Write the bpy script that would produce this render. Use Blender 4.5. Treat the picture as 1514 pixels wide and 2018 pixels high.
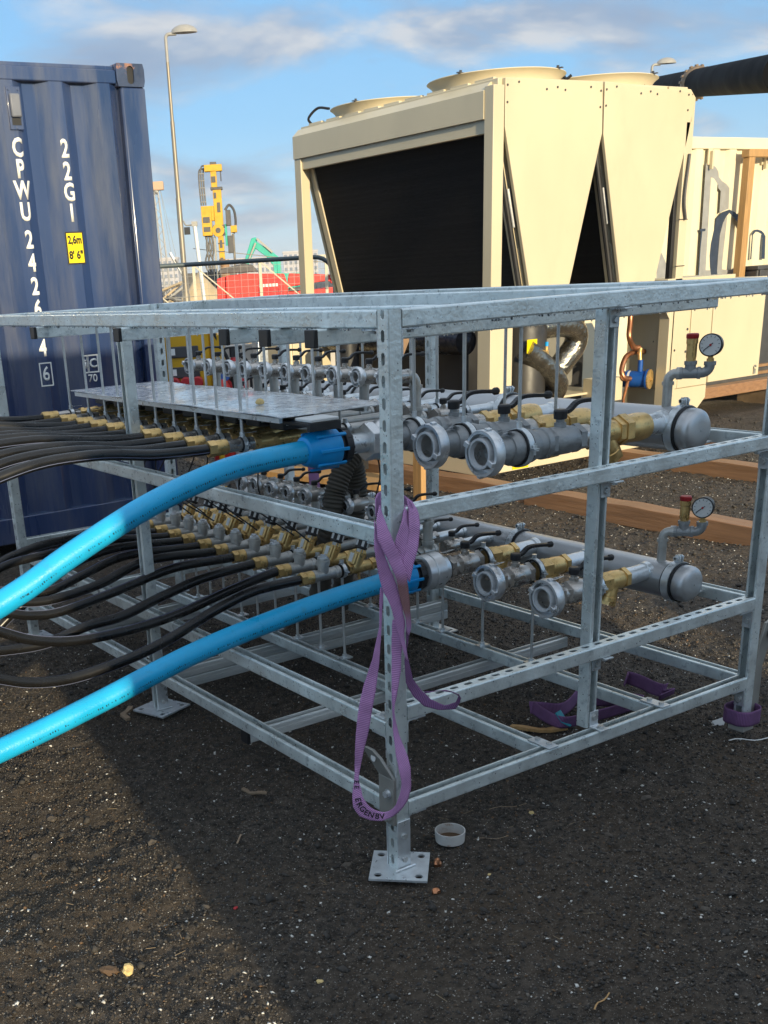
import bpy, bmesh, math, random, json
import numpy as np
from mathutils import Vector, Matrix
random.seed(7); rng = np.random.default_rng(11)
for o in list(bpy.data.objects): bpy.data.objects.remove(o)
SC = bpy.context.scene
COL = SC.collection
R_ = math.radians

# ------------------------------------------------------------------ camera
cam = bpy.data.cameras.new('camera'); camo = bpy.data.objects.new('camera', cam); COL.objects.link(camo)
right = Vector((0.84013427, -0.53940303, -0.05673437))
down = Vector((-0.23908116, -0.27440862, -0.93141833))
fwd = Vector((0.48684147, 0.79608058, -0.35950118))
M = Matrix.Identity(4)
for i in range(3):
    M[i][0] = right[i]; M[i][1] = -down[i]; M[i][2] = -fwd[i]
M[0][3], M[1][3], M[2][3] = -1.61299157, -2.04681936, 1.52008211
camo.matrix_world = M
cam.sensor_fit = 'VERTICAL'; cam.sensor_height = 24.0
cam.lens = 2154.44 / 2018 * 24.0
cam.shift_x = (757 - 538.736) / 2018; cam.shift_y = (1377.857 - 1009) / 2018
cam.clip_start = 0.05; cam.clip_end = 9000
SC.camera = camo

# ------------------------------------------------------------------ world, sun, exposure
SUN_EL = R_(12.7)
TO_SUN = Vector((-0.17, -0.985, 0)).normalized()
W = bpy.data.worlds.new('World'); SC.world = W; W.use_nodes = True
nt = W.node_tree; nt.nodes.clear()
def nn(t, k, **kw):
    n = t.nodes.new(k)
    for a, b in kw.items(): setattr(n, a, b)
    return n
def ln(t, a, b): t.links.new(a, b)
out = nn(nt, 'ShaderNodeOutputWorld'); bg = nn(nt, 'ShaderNodeBackground'); bg.inputs[1].default_value = 0.15
sky = nn(nt, 'ShaderNodeTexSky', sky_type='NISHITA'); sky.sun_disc = False
sky.sun_elevation = SUN_EL; sky.sun_rotation = math.atan2(TO_SUN.x, TO_SUN.y)
sky.altitude = 0; sky.air_density = 1.0; sky.dust_density = 0.6; sky.ozone_density = 2.0
# clouds: flattened noise on the direction, only above the horizon
tc = nn(nt, 'ShaderNodeTexCoord'); sep = nn(nt, 'ShaderNodeSeparateXYZ'); ln(nt, tc.outputs['Generated'], sep.inputs[0])
def mth(t, op, a, b=None, clamp=False):
    n = nn(t, 'ShaderNodeMath', operation=op); n.use_clamp = clamp
    for i, v in enumerate((a, b)):
        if v is None: continue
        if isinstance(v, (int, float)): n.inputs[i].default_value = v
        else: ln(t, v, n.inputs[i])
    return n.outputs[0]
zc = mth(nt, 'ADD', mth(nt, 'MAXIMUM', sep.outputs[2], 0.0), 0.22)
px_ = mth(nt, 'DIVIDE', sep.outputs[0], zc); py_ = mth(nt, 'DIVIDE', sep.outputs[1], zc)
cmb = nn(nt, 'ShaderNodeCombineXYZ'); ln(nt, px_, cmb.inputs[0]); ln(nt, py_, cmb.inputs[1])
mp = nn(nt, 'ShaderNodeMapping'); ln(nt, cmb.outputs[0], mp.inputs[0])
mp.inputs['Location'].default_value = (0.75, 1.15, 0.0)
def rmp(f, stops, interp='LINEAR'):
    r = nn(nt, 'ShaderNodeValToRGB'); ln(nt, f, r.inputs[0]); e = r.color_ramp.elements
    while len(e) < len(stops): e.new(0.5)
    for q, (p, c) in zip(e, stops): q.position = p; q.color = (*c, 1)
    return r.outputs[0]
def nz(loc, sc, det, rough=0.56, dist=0.3):
    m_ = nn(nt, 'ShaderNodeMapping'); ln(nt, cmb.outputs[0], m_.inputs[0]); m_.inputs['Location'].default_value = loc
    n = nn(nt, 'ShaderNodeTexNoise'); ln(nt, m_.outputs[0], n.inputs['Vector']); n.inputs['Scale'].default_value = sc; n.inputs['Detail'].default_value = det
    n.inputs['Roughness'].default_value = rough; n.inputs['Distortion'].default_value = dist; return n.outputs['Fac']
KS = 1 / 0.2196
el = mth(nt, 'MULTIPLY', mth(nt, 'ARCSINE', sep.outputs[2]), 180 / math.pi); az = mth(nt, 'MULTIPLY', mth(nt, 'ARCTAN2', sep.outputs[1], sep.outputs[0]), 180 / math.pi)
grad = rmp(mth(nt, 'DIVIDE', el, 90.0, True), [(p, tuple(KS * q for q in c)) for p, c in ((0.0, (.28, .42, .57)), (.035, (.175, .375, .60)), (.075, (.105, .32, .59)), (.14, (.115, .31, .57)), (.3, (.54, .63, .74)), (1.0, (.70, .75, .80)))])
air = nn(nt, 'ShaderNodeMixRGB'); air.inputs[0].default_value = 0.84; ln(nt, sky.outputs[0], air.inputs[1]); ln(nt, grad, air.inputs[2])
def blob(a0, sa, e0, se, k):
    a = mth(nt, 'DIVIDE', mth(nt, 'SUBTRACT', az, a0), sa); b = mth(nt, 'DIVIDE', mth(nt, 'SUBTRACT', el, e0), se)
    return mth(nt, 'MULTIPLY', mth(nt, 'EXPONENT', mth(nt, 'MULTIPLY', mth(nt, 'ADD', mth(nt, 'MULTIPLY', a, a), mth(nt, 'MULTIPLY', b, b)), -1.0)), k)
bias = None
for bb in ((57.5, 4.6, 9.6, 1.6, .27), (64.5, 4.5, 9.8, 1.5, .25), (59.5, 4.5, 4.6, 1.4, .20), (57.5, 4.0, 2.6, .6, .2), (37, 4.0, 5.0, .8, .22), (44, 5, 9.6, 1.2, .12), (51, 3, 9.5, 1.0, .10), (33, 5, 11, 2, .16)):
    q = blob(*bb); bias = q if bias is None else mth(nt, 'ADD', bias, q)
f1 = nz((0.75, 1.15, 0.0), 1.9, 9); dens = mth(nt, 'ADD', mth(nt, 'ADD', f1, bias), -0.10)
cov = rmp(dens, [(.44, (0, 0, 0)), (.60, (.8, .8, .8)), (.78, (.97, .97, .97))])
# lit from behind the viewer: bright upper edges, grey-blue bodies
sh = rmp(mth(nt, 'ADD', mth(nt, 'SUBTRACT', nz((0.75, 1.15, 0.0), 1.9, 6), nz((0.80, 1.23, 0.0), 1.9, 4)), 0.5), [(.36, tuple(KS * q for q in (.19, .24, .35))), (.5, tuple(KS * q for q in (.26, .31, .40))), (.62, tuple(KS * q for q in (.52, .51, .51)))])
mx = nn(nt, 'ShaderNodeMixRGB'); ln(nt, cov, mx.inputs[0]); ln(nt, air.outputs[0], mx.inputs[1]); ln(nt, sh, mx.inputs[2])
ln(nt, mx.outputs[0], bg.inputs[0]); ln(nt, bg.outputs[0], out.inputs[0])

sun = bpy.data.lights.new('sun', 'SUN'); suno = bpy.data.objects.new('sun', sun); COL.objects.link(suno)
sun.energy = 3.1; sun.angle = R_(0.53); sun.color = (1.0, 0.84, 0.56)
sv = Vector((TO_SUN.x * math.cos(SUN_EL), TO_SUN.y * math.cos(SUN_EL), math.sin(SUN_EL)))
suno.rotation_euler = sv.to_track_quat('Z', 'Y').to_euler(); suno.location = (-4, -12, 8)
VS = SC.view_settings; VS.view_transform = 'Standard'; VS.look = 'None'; VS.exposure = 1.04; VS.gamma = 1.0; VS.use_curve_mapping = False
SC.render.engine = 'CYCLES'
SC.cycles.max_bounces = 6; SC.cycles.diffuse_bounces = 3; SC.cycles.glossy_bounces = 3; SC.cycles.transmission_bounces = 3
SC.cycles.caustics_reflective = False; SC.cycles.caustics_refractive = False

# ------------------------------------------------------------------ materials
MATS = {}
def mat(name, col, rough=0.5, metal=0.0, var=0.12, scale=12.0, bump=0.0, bscale=40.0, rvar=0.1, coat=0.0, col2=None, c2pos=(0.5, 0.7), c2scale=None,
        stretch=None, detail=5, spec=None, alpha=None, trans=0.0):
    if name in MATS: return MATS[name]
    m = bpy.data.materials.new(name); m.use_nodes = True; t = m.node_tree; b = t.nodes['Principled BSDF']
    co = nn(t, 'ShaderNodeTexCoord'); vec = co.outputs['Object']
    if stretch:
        mpn = nn(t, 'ShaderNodeMapping'); ln(t, vec, mpn.inputs[0]); mpn.inputs['Scale'].default_value = stretch; vec = mpn.outputs[0]
    n = nn(t, 'ShaderNodeTexNoise'); ln(t, vec, n.inputs['Vector']); n.inputs['Scale'].default_value = scale; n.inputs['Detail'].default_value = detail
    r = nn(t, 'ShaderNodeMapRange'); ln(t, n.outputs['Fac'], r.inputs[0]); r.inputs[1].default_value = 0.25; r.inputs[2].default_value = 0.75
    r.inputs[3].default_value = 1 - var; r.inputs[4].default_value = 1 + var
    mu = nn(t, 'ShaderNodeMixRGB', blend_type='MULTIPLY'); mu.inputs[0].default_value = 1.0
    mu.inputs[1].default_value = (*col, 1); ln(t, r.outputs[0], mu.inputs[2]); c = mu.outputs[0]
    if col2:
        n3 = nn(t, 'ShaderNodeTexNoise'); ln(t, vec, n3.inputs['Vector']); n3.inputs['Scale'].default_value = c2scale or scale * 2.3; n3.inputs['Detail'].default_value = 6
        n3.inputs['Roughness'].default_value = 0.65
        rr = nn(t, 'ShaderNodeMapRange'); ln(t, n3.outputs['Fac'], rr.inputs[0]); rr.inputs[1].default_value = c2pos[0]; rr.inputs[2].default_value = c2pos[1]
        m2 = nn(t, 'ShaderNodeMixRGB'); ln(t, rr.outputs[0], m2.inputs[0]); ln(t, c, m2.inputs[1]); m2.inputs[2].default_value = (*col2, 1); c = m2.outputs[0]
    ln(t, c, b.inputs['Base Color'])
    r2 = nn(t, 'ShaderNodeMapRange'); ln(t, n.outputs['Fac'], r2.inputs[0]); r2.inputs[1].default_value = 0.3; r2.inputs[2].default_value = 0.7
    r2.inputs[3].default_value = max(0.02, rough - rvar); r2.inputs[4].default_value = min(1, rough + rvar); ln(t, r2.outputs[0], b.inputs['Roughness'])
    b.inputs['Metallic'].default_value = metal
    if coat: b.inputs['Coat Weight'].default_value = coat; b.inputs['Coat Roughness'].default_value = 0.12
    if spec is not None: b.inputs['Specular IOR Level'].default_value = spec
    if trans: b.inputs['Transmission Weight'].default_value = trans; b.inputs['IOR'].default_value = 1.33
    if bump:
        nb = nn(t, 'ShaderNodeTexNoise'); ln(t, vec, nb.inputs['Vector']); nb.inputs['Scale'].default_value = bscale; nb.inputs['Detail'].default_value = 6
        bp_ = nn(t, 'ShaderNodeBump'); bp_.inputs['Strength'].default_value = bump; bp_.inputs['Distance'].default_value = 0.01
        ln(t, nb.outputs['Fac'], bp_.inputs['Height']); ln(t, bp_.outputs[0], b.inputs['Normal'])
    MATS[name] = m; return m
galv = mat('galvanised_steel', (0.74, 0.80, 0.79), 0.36, 0.5, 0.2, 11, 0.16, 90, 0.13, col2=(0.46, 0.52, 0.53), c2pos=(0.54, 0.70), c2scale=34, detail=8)
def spots(m, sc=150, th=.90, rad=.33, dark=.55):
    t = m.node_tree; b = t.nodes['Principled BSDF']; co = nn(t, 'ShaderNodeTexCoord')
    no = nn(t, 'ShaderNodeTexNoise'); ln(t, co.outputs['Object'], no.inputs['Vector']); no.inputs['Scale'].default_value = 5
    vq = nn(t, 'ShaderNodeTexVoronoi'); ln(t, co.outputs['Object'], vq.inputs['Vector']); vq.inputs['Scale'].default_value = sc
    sq = nn(t, 'ShaderNodeSeparateColor'); ln(t, vq.outputs['Color'], sq.inputs[0])
    rad_ = mth(t, 'MULTIPLY', sq.outputs[1], rad)
    k = mth(t, 'MULTIPLY', mth(t, 'GREATER_THAN', mth(t, 'ADD', sq.outputs[0], mth(t, 'MULTIPLY', mth(t, 'SUBTRACT', no.outputs['Fac'], .5), .35)), th), mth(t, 'LESS_THAN', vq.outputs['Distance'], rad_))
    lk = b.inputs['Base Color'].links[0]; src = lk.from_socket
    mu = nn(t, 'ShaderNodeMixRGB', blend_type='MULTIPLY'); ln(t, k, mu.inputs[0]); ln(t, src, mu.inputs[1]); mu.inputs[2].default_value = (dark, dark, dark * 1.05, 1)
    t.links.remove(lk); ln(t, mu.outputs[0], b.inputs['Base Color'])
    r0 = b.inputs['Roughness'].links[0].from_socket; mr = nn(t, 'ShaderNodeMixRGB'); ln(t, k, mr.inputs[0]); ln(t, r0, mr.inputs[1]); mr.inputs[2].default_value = (.08, .08, .08, 1); ln(t, mr.outputs[0], b.inputs['Roughness'])
spots(galv)
galvw = mat('weathered_zinc', (0.70, 0.72, 0.70), 0.45, 0.35, 0.2, 14, 0.15, 80, 0.1, col2=(0.48, 0.52, 0.52), c2pos=(0.5, 0.62), c2scale=7, stretch=(.35, 3, 3))
galv2 = mat('zinc_plate', (0.70, 0.74, 0.76), 0.34, 0.65, 0.18, 30, 0.1, 120)
rodm = mat('zinc_rod', (0.54, 0.55, 0.54), 0.42, 0.6, 0.12, 60, 0.25, 400)
stain = mat('satin_stainless', (0.52, 0.53, 0.54), 0.40, 0.75, 0.08, 6, 0.05, 60, 0.08)
castg = mat('cast_grey', (0.33, 0.34, 0.345), 0.5, 0.55, 0.15, 25, 0.2, 120)
nickel = mat('nickel_plate', (0.52, 0.49, 0.455), 0.30, 0.8, 0.15, 25, 0.12, 90)
malle = mat('malleable_iron', (0.52, 0.51, 0.48), 0.42, 0.6, 0.18, 22, 0.15, 100)
alu = mat('aluminium', (0.74, 0.75, 0.76), 0.34, 0.7, 0.12, 18, 0.1, 90)
brass = mat('brass', (0.74, 0.50, 0.20), 0.33, 0.7, 0.2, 26, 0.1, 90, col2=(0.36, 0.22, 0.08), c2pos=(0.55, 0.75))
blackp = mat('black_plastic', (0.016, 0.016, 0.018), 0.42, 0, 0.2, 20)
rubber = mat('black_rubber', (0.012, 0.012, 0.013), 0.6)
hosem = mat('black_pe_hose', (0.009, 0.009, 0.0095), 0.26, 0, 0.2, 8, 0.04, 30, 0.1, col2=(0.05, 0.036, 0.022), c2pos=(0.66, 0.82), c2scale=14)
bluep = mat('blue_pe_pipe', (0.012, 0.40, 0.72), 0.36, 0, 0.10, 9, 0.10, 160, 0.12, col2=(0.03, 0.30, 0.52), c2pos=(0.58, 0.8), c2scale=22)
bluen = mat('blue_nut', (0.0, 0.32, 0.74), 0.4, 0, 0.08, 20, 0.05, 60)
spots(bluep, 170, .88, .30, .80); spots(hosem, 190, .92, .3, 3.0)
greyw = mat('white_plastic', (0.72, 0.72, 0.70), 0.45, 0, 0.06)
gasket = mat('grey_gasket', (0.55, 0.56, 0.57), 0.5, 0, 0.06)
redp = mat('red_plastic', (0.45, 0.02, 0.025), 0.4, 0, 0.1)
tagw = mat('paper_tag', (0.78, 0.78, 0.76), 0.6, 0, 0.05)
navy = mat('container_blue_paint', (0.017, 0.040, 0.118), 0.30, 0, 0.25, 2.2, 0.03, 14, 0.08, coat=0.9, col2=(0.10, 0.11, 0.15), c2pos=(0.44, 0.72), c2scale=4, stretch=(1.6, 1, 0.2))
rustm = mat('worn_casting', (0.025, 0.045, 0.10), 0.5, 0, 0.25, 8, 0.2, 40, col2=(0.30, 0.15, 0.10), c2pos=(0.54, 0.62), c2scale=11)
whitep = mat('white_lettering', (0.80, 0.79, 0.74), 0.5, 0, 0.05)
yel = mat('yellow_sticker', (0.80, 0.62, 0.0), 0.45, 0, 0.05)
blk = mat('black_print', (0.01, 0.01, 0.012), 0.6)
cream = mat('cream_paint', (0.60, 0.52, 0.36), 0.42, 0, 0.07, 2.2, 0.05, 3.0, 0.08, col2=(0.53, 0.455, 0.31), c2pos=(0.56, 0.9), c2scale=4, stretch=(1, 1, 0.5))
white_c = mat('white_container_paint', (0.70, 0.64, 0.47), 0.45, 0, 0.06, 2)
coilm = mat('black_coil', (0.004, 0.004, 0.005), 0.7, 0, 0.3, 4, 0.5, 90, stretch=(1, 0.1, 14), spec=0.15)
darkm = mat('dark_machine', (0.02, 0.02, 0.022), 0.5, 0, 0.3, 6)
foil = mat('foil_insulation', (0.30, 0.28, 0.235), 0.16, 0.9, 0.35, 14, 1.0, 34, 0.1)
copper = mat('copper', (0.50, 0.22, 0.11), 0.35, 0.85, 0.3, 12)
timber = mat('wet_timber', (0.28, 0.15, 0.075), 0.6, 0, 0.25, 6, 0.3, 30, stretch=(3, 0.4, 9), col2=(0.20, 0.09, 0.035), c2pos=(0.55, 0.75), c2scale=5)
timberx = mat('pale_timber', (0.44, 0.255, 0.10), 0.6, 0, 0.2, 8, 0.2, 30, stretch=(6, 6, 0.6), col2=(0.38, 0.2, 0.07), c2pos=(0.55, 0.75))
oldwood = mat('grey_wood', (0.28, 0.2, 0.13), 0.75, 0, 0.3, 8, 0.3, 30)
lampm = mat('lamp_post_metal', (0.26, 0.225, 0.17), 0.45, 0.5, 0.15, 3)
lamph = mat('lamp_head_grey', (0.30, 0.29, 0.27), 0.45, 0, 0.1)
yelm = mat('machine_yellow', (0.64, 0.35, 0.006), 0.45, 0, 0.15, 5)
rigdark = mat('rig_dark_metal', (0.09, 0.085, 0.08), 0.5, 0.3, 0.3, 6)
rigblue = mat('rig_blue', (0.05, 0.13, 0.42), 0.5, 0, 0.2)
greenm = mat('excavator_green', (0.03, 0.42, 0.31), 0.45, 0, 0.12, 4)
redm = mat('machine_red', (0.70, 0.045, 0.03), 0.45, 0, 0.1, 3)
pilem = mat('rusty_pile', (0.30, 0.17, 0.08), 0.7, 0, 0.25, 5)
fencem = mat('fence_paint', (0.09, 0.115, 0.125), 0.45, 0.2, 0.1)
wirem = mat('fence_wire', (0.22, 0.22, 0.21), 0.5, 0.5)
cityw = mat('city_concrete', (0.52, 0.48, 0.46), 0.8, 0, 0.06, 0.1)
citywin = mat('city_window', (0.16, 0.18, 0.22), 0.3, 0, 0.1, 0.2)
concrete = mat('concrete', (0.42, 0.39, 0.35), 0.8, 0, 0.15, 3, 0.3, 30)
sandm = mat('sand_bank', (0.46, 0.35, 0.21), 0.9, 0, 0.2, 2, 0.4, 12)
greyd = mat('dark_grey_paint', (0.055, 0.055, 0.058), 0.5, 0, 0.15)
steelb = mat('black_steel_pipe', (0.006, 0.0065, 0.008), 0.8, 0.0, 0.3, 4, 0.0, 20, spec=0.08)
weldm = mat('weld_scale', (0.24, 0.17, 0.11), 0.6, 0.3, 0.4, 30, 0.5, 60)
stonem = mat('stone', (0.085, 0.07, 0.055), 0.85, 0, 0.25, 30, 0.3, 80)
ystone = mat('yellow_stone', (0.62, 0.46, 0.2), 0.8, 0, 0.15, 40, 0.2, 60)
dirtring = mat('dirty_white_plastic', (0.58, 0.56, 0.53), 0.55, 0, 0.12, 20, 0, 0, col2=(0.34, 0.2, 0.12), c2pos=(0.55, 0.68), c2scale=26)
lugm = mat('lifting_lug_steel', (0.33, 0.32, 0.29), 0.5, 0.4, 0.15, 18)
sheetm = mat('wet_sheet', (0.90, 0.91, 0.92), 0.12, 0.0, 0.2, 22, 0.35, 40, 0.12, coat=0.5, col2=(0.58, 0.60, 0.63), c2pos=(0.5, 0.56), c2scale=26)
water = mat('water_drop', (0.9, 0.95, 1.0), 0.03, 0, 0.0, trans=0.9)
corrh = mat('ribbed_insulation', (0.075, 0.065, 0.05), 0.6, 0, 0.2, 20)
teal = mat('teal_label', (0.0, 0.25, 0.33), 0.5)
bluerope = mat('blue_strap', (0.02, 0.25, 0.55), 0.6, 0, 0.2, 60)
logogrey = mat('logo_grey_print', (0.30, 0.30, 0.29), 0.5)
logonavy = mat('logo_navy_print', (0.03, 0.045, 0.075), 0.5)
signgreen = mat('sign_olive', (0.16, 0.19, 0.03), 0.5)

# purple webbing: ribs across the strap from the UV along its length
def web_mat(name, c1, c2, stain=None):
    m = bpy.data.materials.new(name); m.use_nodes = True; t = m.node_tree; b = t.nodes['Principled BSDF']
    uv = nn(t, 'ShaderNodeUVMap'); s = nn(t, 'ShaderNodeSeparateXYZ'); ln(t, uv.outputs[0], s.inputs[0])
    w = mth(t, 'SINE', mth(t, 'MULTIPLY', s.outputs[1], 2 * math.pi / 0.0048))
    f = mth(t, 'ADD', mth(t, 'MULTIPLY', w, 0.5), 0.5)
    no = nn(t, 'ShaderNodeTexNoise'); no.inputs['Scale'].default_value = 14; no.inputs['Detail'].default_value = 5
    oc = nn(t, 'ShaderNodeTexCoord'); ln(t, oc.outputs['Object'], no.inputs['Vector'])
    mxx = nn(t, 'ShaderNodeMixRGB'); mxx.inputs[1].default_value = (*c2, 1); mxx.inputs[2].default_value = (*c1, 1); ln(t, f, mxx.inputs[0])
    c = mxx.outputs[0]
    rr = nn(t, 'ShaderNodeMapRange'); ln(t, no.outputs['Fac'], rr.inputs[0]); rr.inputs[1].default_value = 0.3; rr.inputs[2].default_value = 0.7; rr.inputs[3].default_value = 0.75; rr.inputs[4].default_value = 1.2
    mu = nn(t, 'ShaderNodeMixRGB', blend_type='MULTIPLY'); mu.inputs[0].default_value = 1; ln(t, c, mu.inputs[1]); ln(t, rr.outputs[0], mu.inputs[2]); c = mu.outputs[0]
    if stain:
        sx = nn(t, 'ShaderNodeSeparateXYZ'); ln(t, oc.outputs['Object'], sx.inputs[0])
        d = mth(t, 'ABSOLUTE', mth(t, 'SUBTRACT', sx.outputs[2], stain[0]))
        k = nn(t, 'ShaderNodeMapRange'); ln(t, mth(t, 'ADD', d, mth(t, 'MULTIPLY', no.outputs['Fac'], 0.04)), k.inputs[0]); k.inputs[1].default_value = stain[1]; k.inputs[2].default_value = stain[1] + 0.04; k.inputs[3].default_value = 0.85; k.inputs[4].default_value = 0
        m2 = nn(t, 'ShaderNodeMixRGB'); ln(t, k.outputs[0], m2.inputs[0]); ln(t, c, m2.inputs[1]); m2.inputs[2].default_value = (0.23, 0.11, 0.075, 1); c = m2.outputs[0]
    ln(t, c, b.inputs['Base Color']); b.inputs['Roughness'].default_value = 0.75
    bu = nn(t, 'ShaderNodeBump'); bu.inputs['Strength'].default_value = 0.8; bu.inputs['Distance'].default_value = 0.0012; ln(t, f, bu.inputs['Height']); ln(t, bu.outputs[0], b.inputs['Normal'])
    return m
purple = web_mat('purple_webbing', (0.66, 0.35, 0.65), (0.32, 0.14, 0.33))
purples = web_mat('purple_webbing_stained', (0.66, 0.35, 0.65), (0.32, 0.14, 0.33), (0.775, 0.05))
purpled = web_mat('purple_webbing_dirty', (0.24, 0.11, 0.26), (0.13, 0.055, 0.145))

# soil
def soil_mat():
    m = bpy.data.materials.new('soil'); m.use_nodes = True; t = m.node_tree; b = t.nodes['Principled BSDF']
    co = nn(t, 'ShaderNodeTexCoord'); v = co.outputs['Object']
    def noise(s, d=6, r=0.6):
        n = nn(t, 'ShaderNodeTexNoise'); ln(t, v, n.inputs['Vector']); n.inputs['Scale'].default_value = s; n.inputs['Detail'].default_value = d; n.inputs['Roughness'].default_value = r; return n.outputs['Fac']
    def ramp(f, a, b_, c0, c1):
        r = nn(t, 'ShaderNodeValToRGB'); ln(t, f, r.inputs[0]); r.color_ramp.elements[0].position = a; r.color_ramp.elements[1].position = b_
        r.color_ramp.elements[0].color = (*c0, 1); r.color_ramp.elements[1].color = (*c1, 1); return r.outputs[0]
    def mix(f, a, c):
        x = nn(t, 'ShaderNodeMixRGB'); ln(t, f, x.inputs[0])
        ln(t, a, x.inputs[1])
        if isinstance(c, tuple): x.inputs[2].default_value = (*c, 1)
        else: ln(t, c, x.inputs[2])
        return x.outputs[0]
    base = ramp(noise(38, 8, 0.7), 0.33, 0.68, (0.010, 0.009, 0.008), (0.118, 0.096, 0.075))
    c = mix(ramp(noise(1.1, 4), 0.45, 0.7, (0, 0, 0), (0.6, 0.6, 0.6)), base, (0.085, 0.058, 0.034))
    c = mix(ramp(noise(150, 3, 0.6), 0.66, 0.72, (0, 0, 0), (0.55, 0.55, 0.55)), c, (0.22, 0.19, 0.16))
    vo = nn(t, 'ShaderNodeTexVoronoi'); ln(t, v, vo.inputs['Vector']); vo.inputs['Scale'].default_value = 95; vo.inputs['Randomness'].default_value = 1
    c = mix(ramp(vo.outputs['Distance'], 0.05, 0.09, (0.75, 0.75, 0.75), (0, 0, 0)), c, (0.45, 0.42, 0.38))
    for sc_, th_, rad_, colr in ((170, .955, .34, (0.40, 0.38, 0.34)), (330, .93, .38, (0.26, 0.23, 0.19)), (90, .975, .30, (0.16, 0.10, 0.055))):
        vq = nn(t, 'ShaderNodeTexVoronoi'); ln(t, v, vq.inputs['Vector']); vq.inputs['Scale'].default_value = sc_
        sq = nn(t, 'ShaderNodeSeparateColor'); ln(t, vq.outputs['Color'], sq.inputs[0])
        k_ = mth(t, 'MULTIPLY', mth(t, 'GREATER_THAN', sq.outputs[0], th_), mth(t, 'LESS_THAN', vq.outputs['Distance'], rad_))
        c = mix(k_, c, colr)
    ln(t, c, b.inputs['Base Color']); b.inputs['Roughness'].default_value = 0.82; b.inputs['Specular IOR Level'].default_value = 0.3
    bu = nn(t, 'ShaderNodeBump'); bu.inputs['Strength'].default_value = 1.0; bu.inputs['Distance'].default_value = 0.012
    ln(t, mth(t, 'ADD', noise(70, 8, 0.75), mth(t, 'MULTIPLY', noise(220, 4), 0.4)), bu.inputs['Height']); ln(t, bu.outputs[0], b.inputs['Normal'])
    return m
soil = soil_mat()

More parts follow.
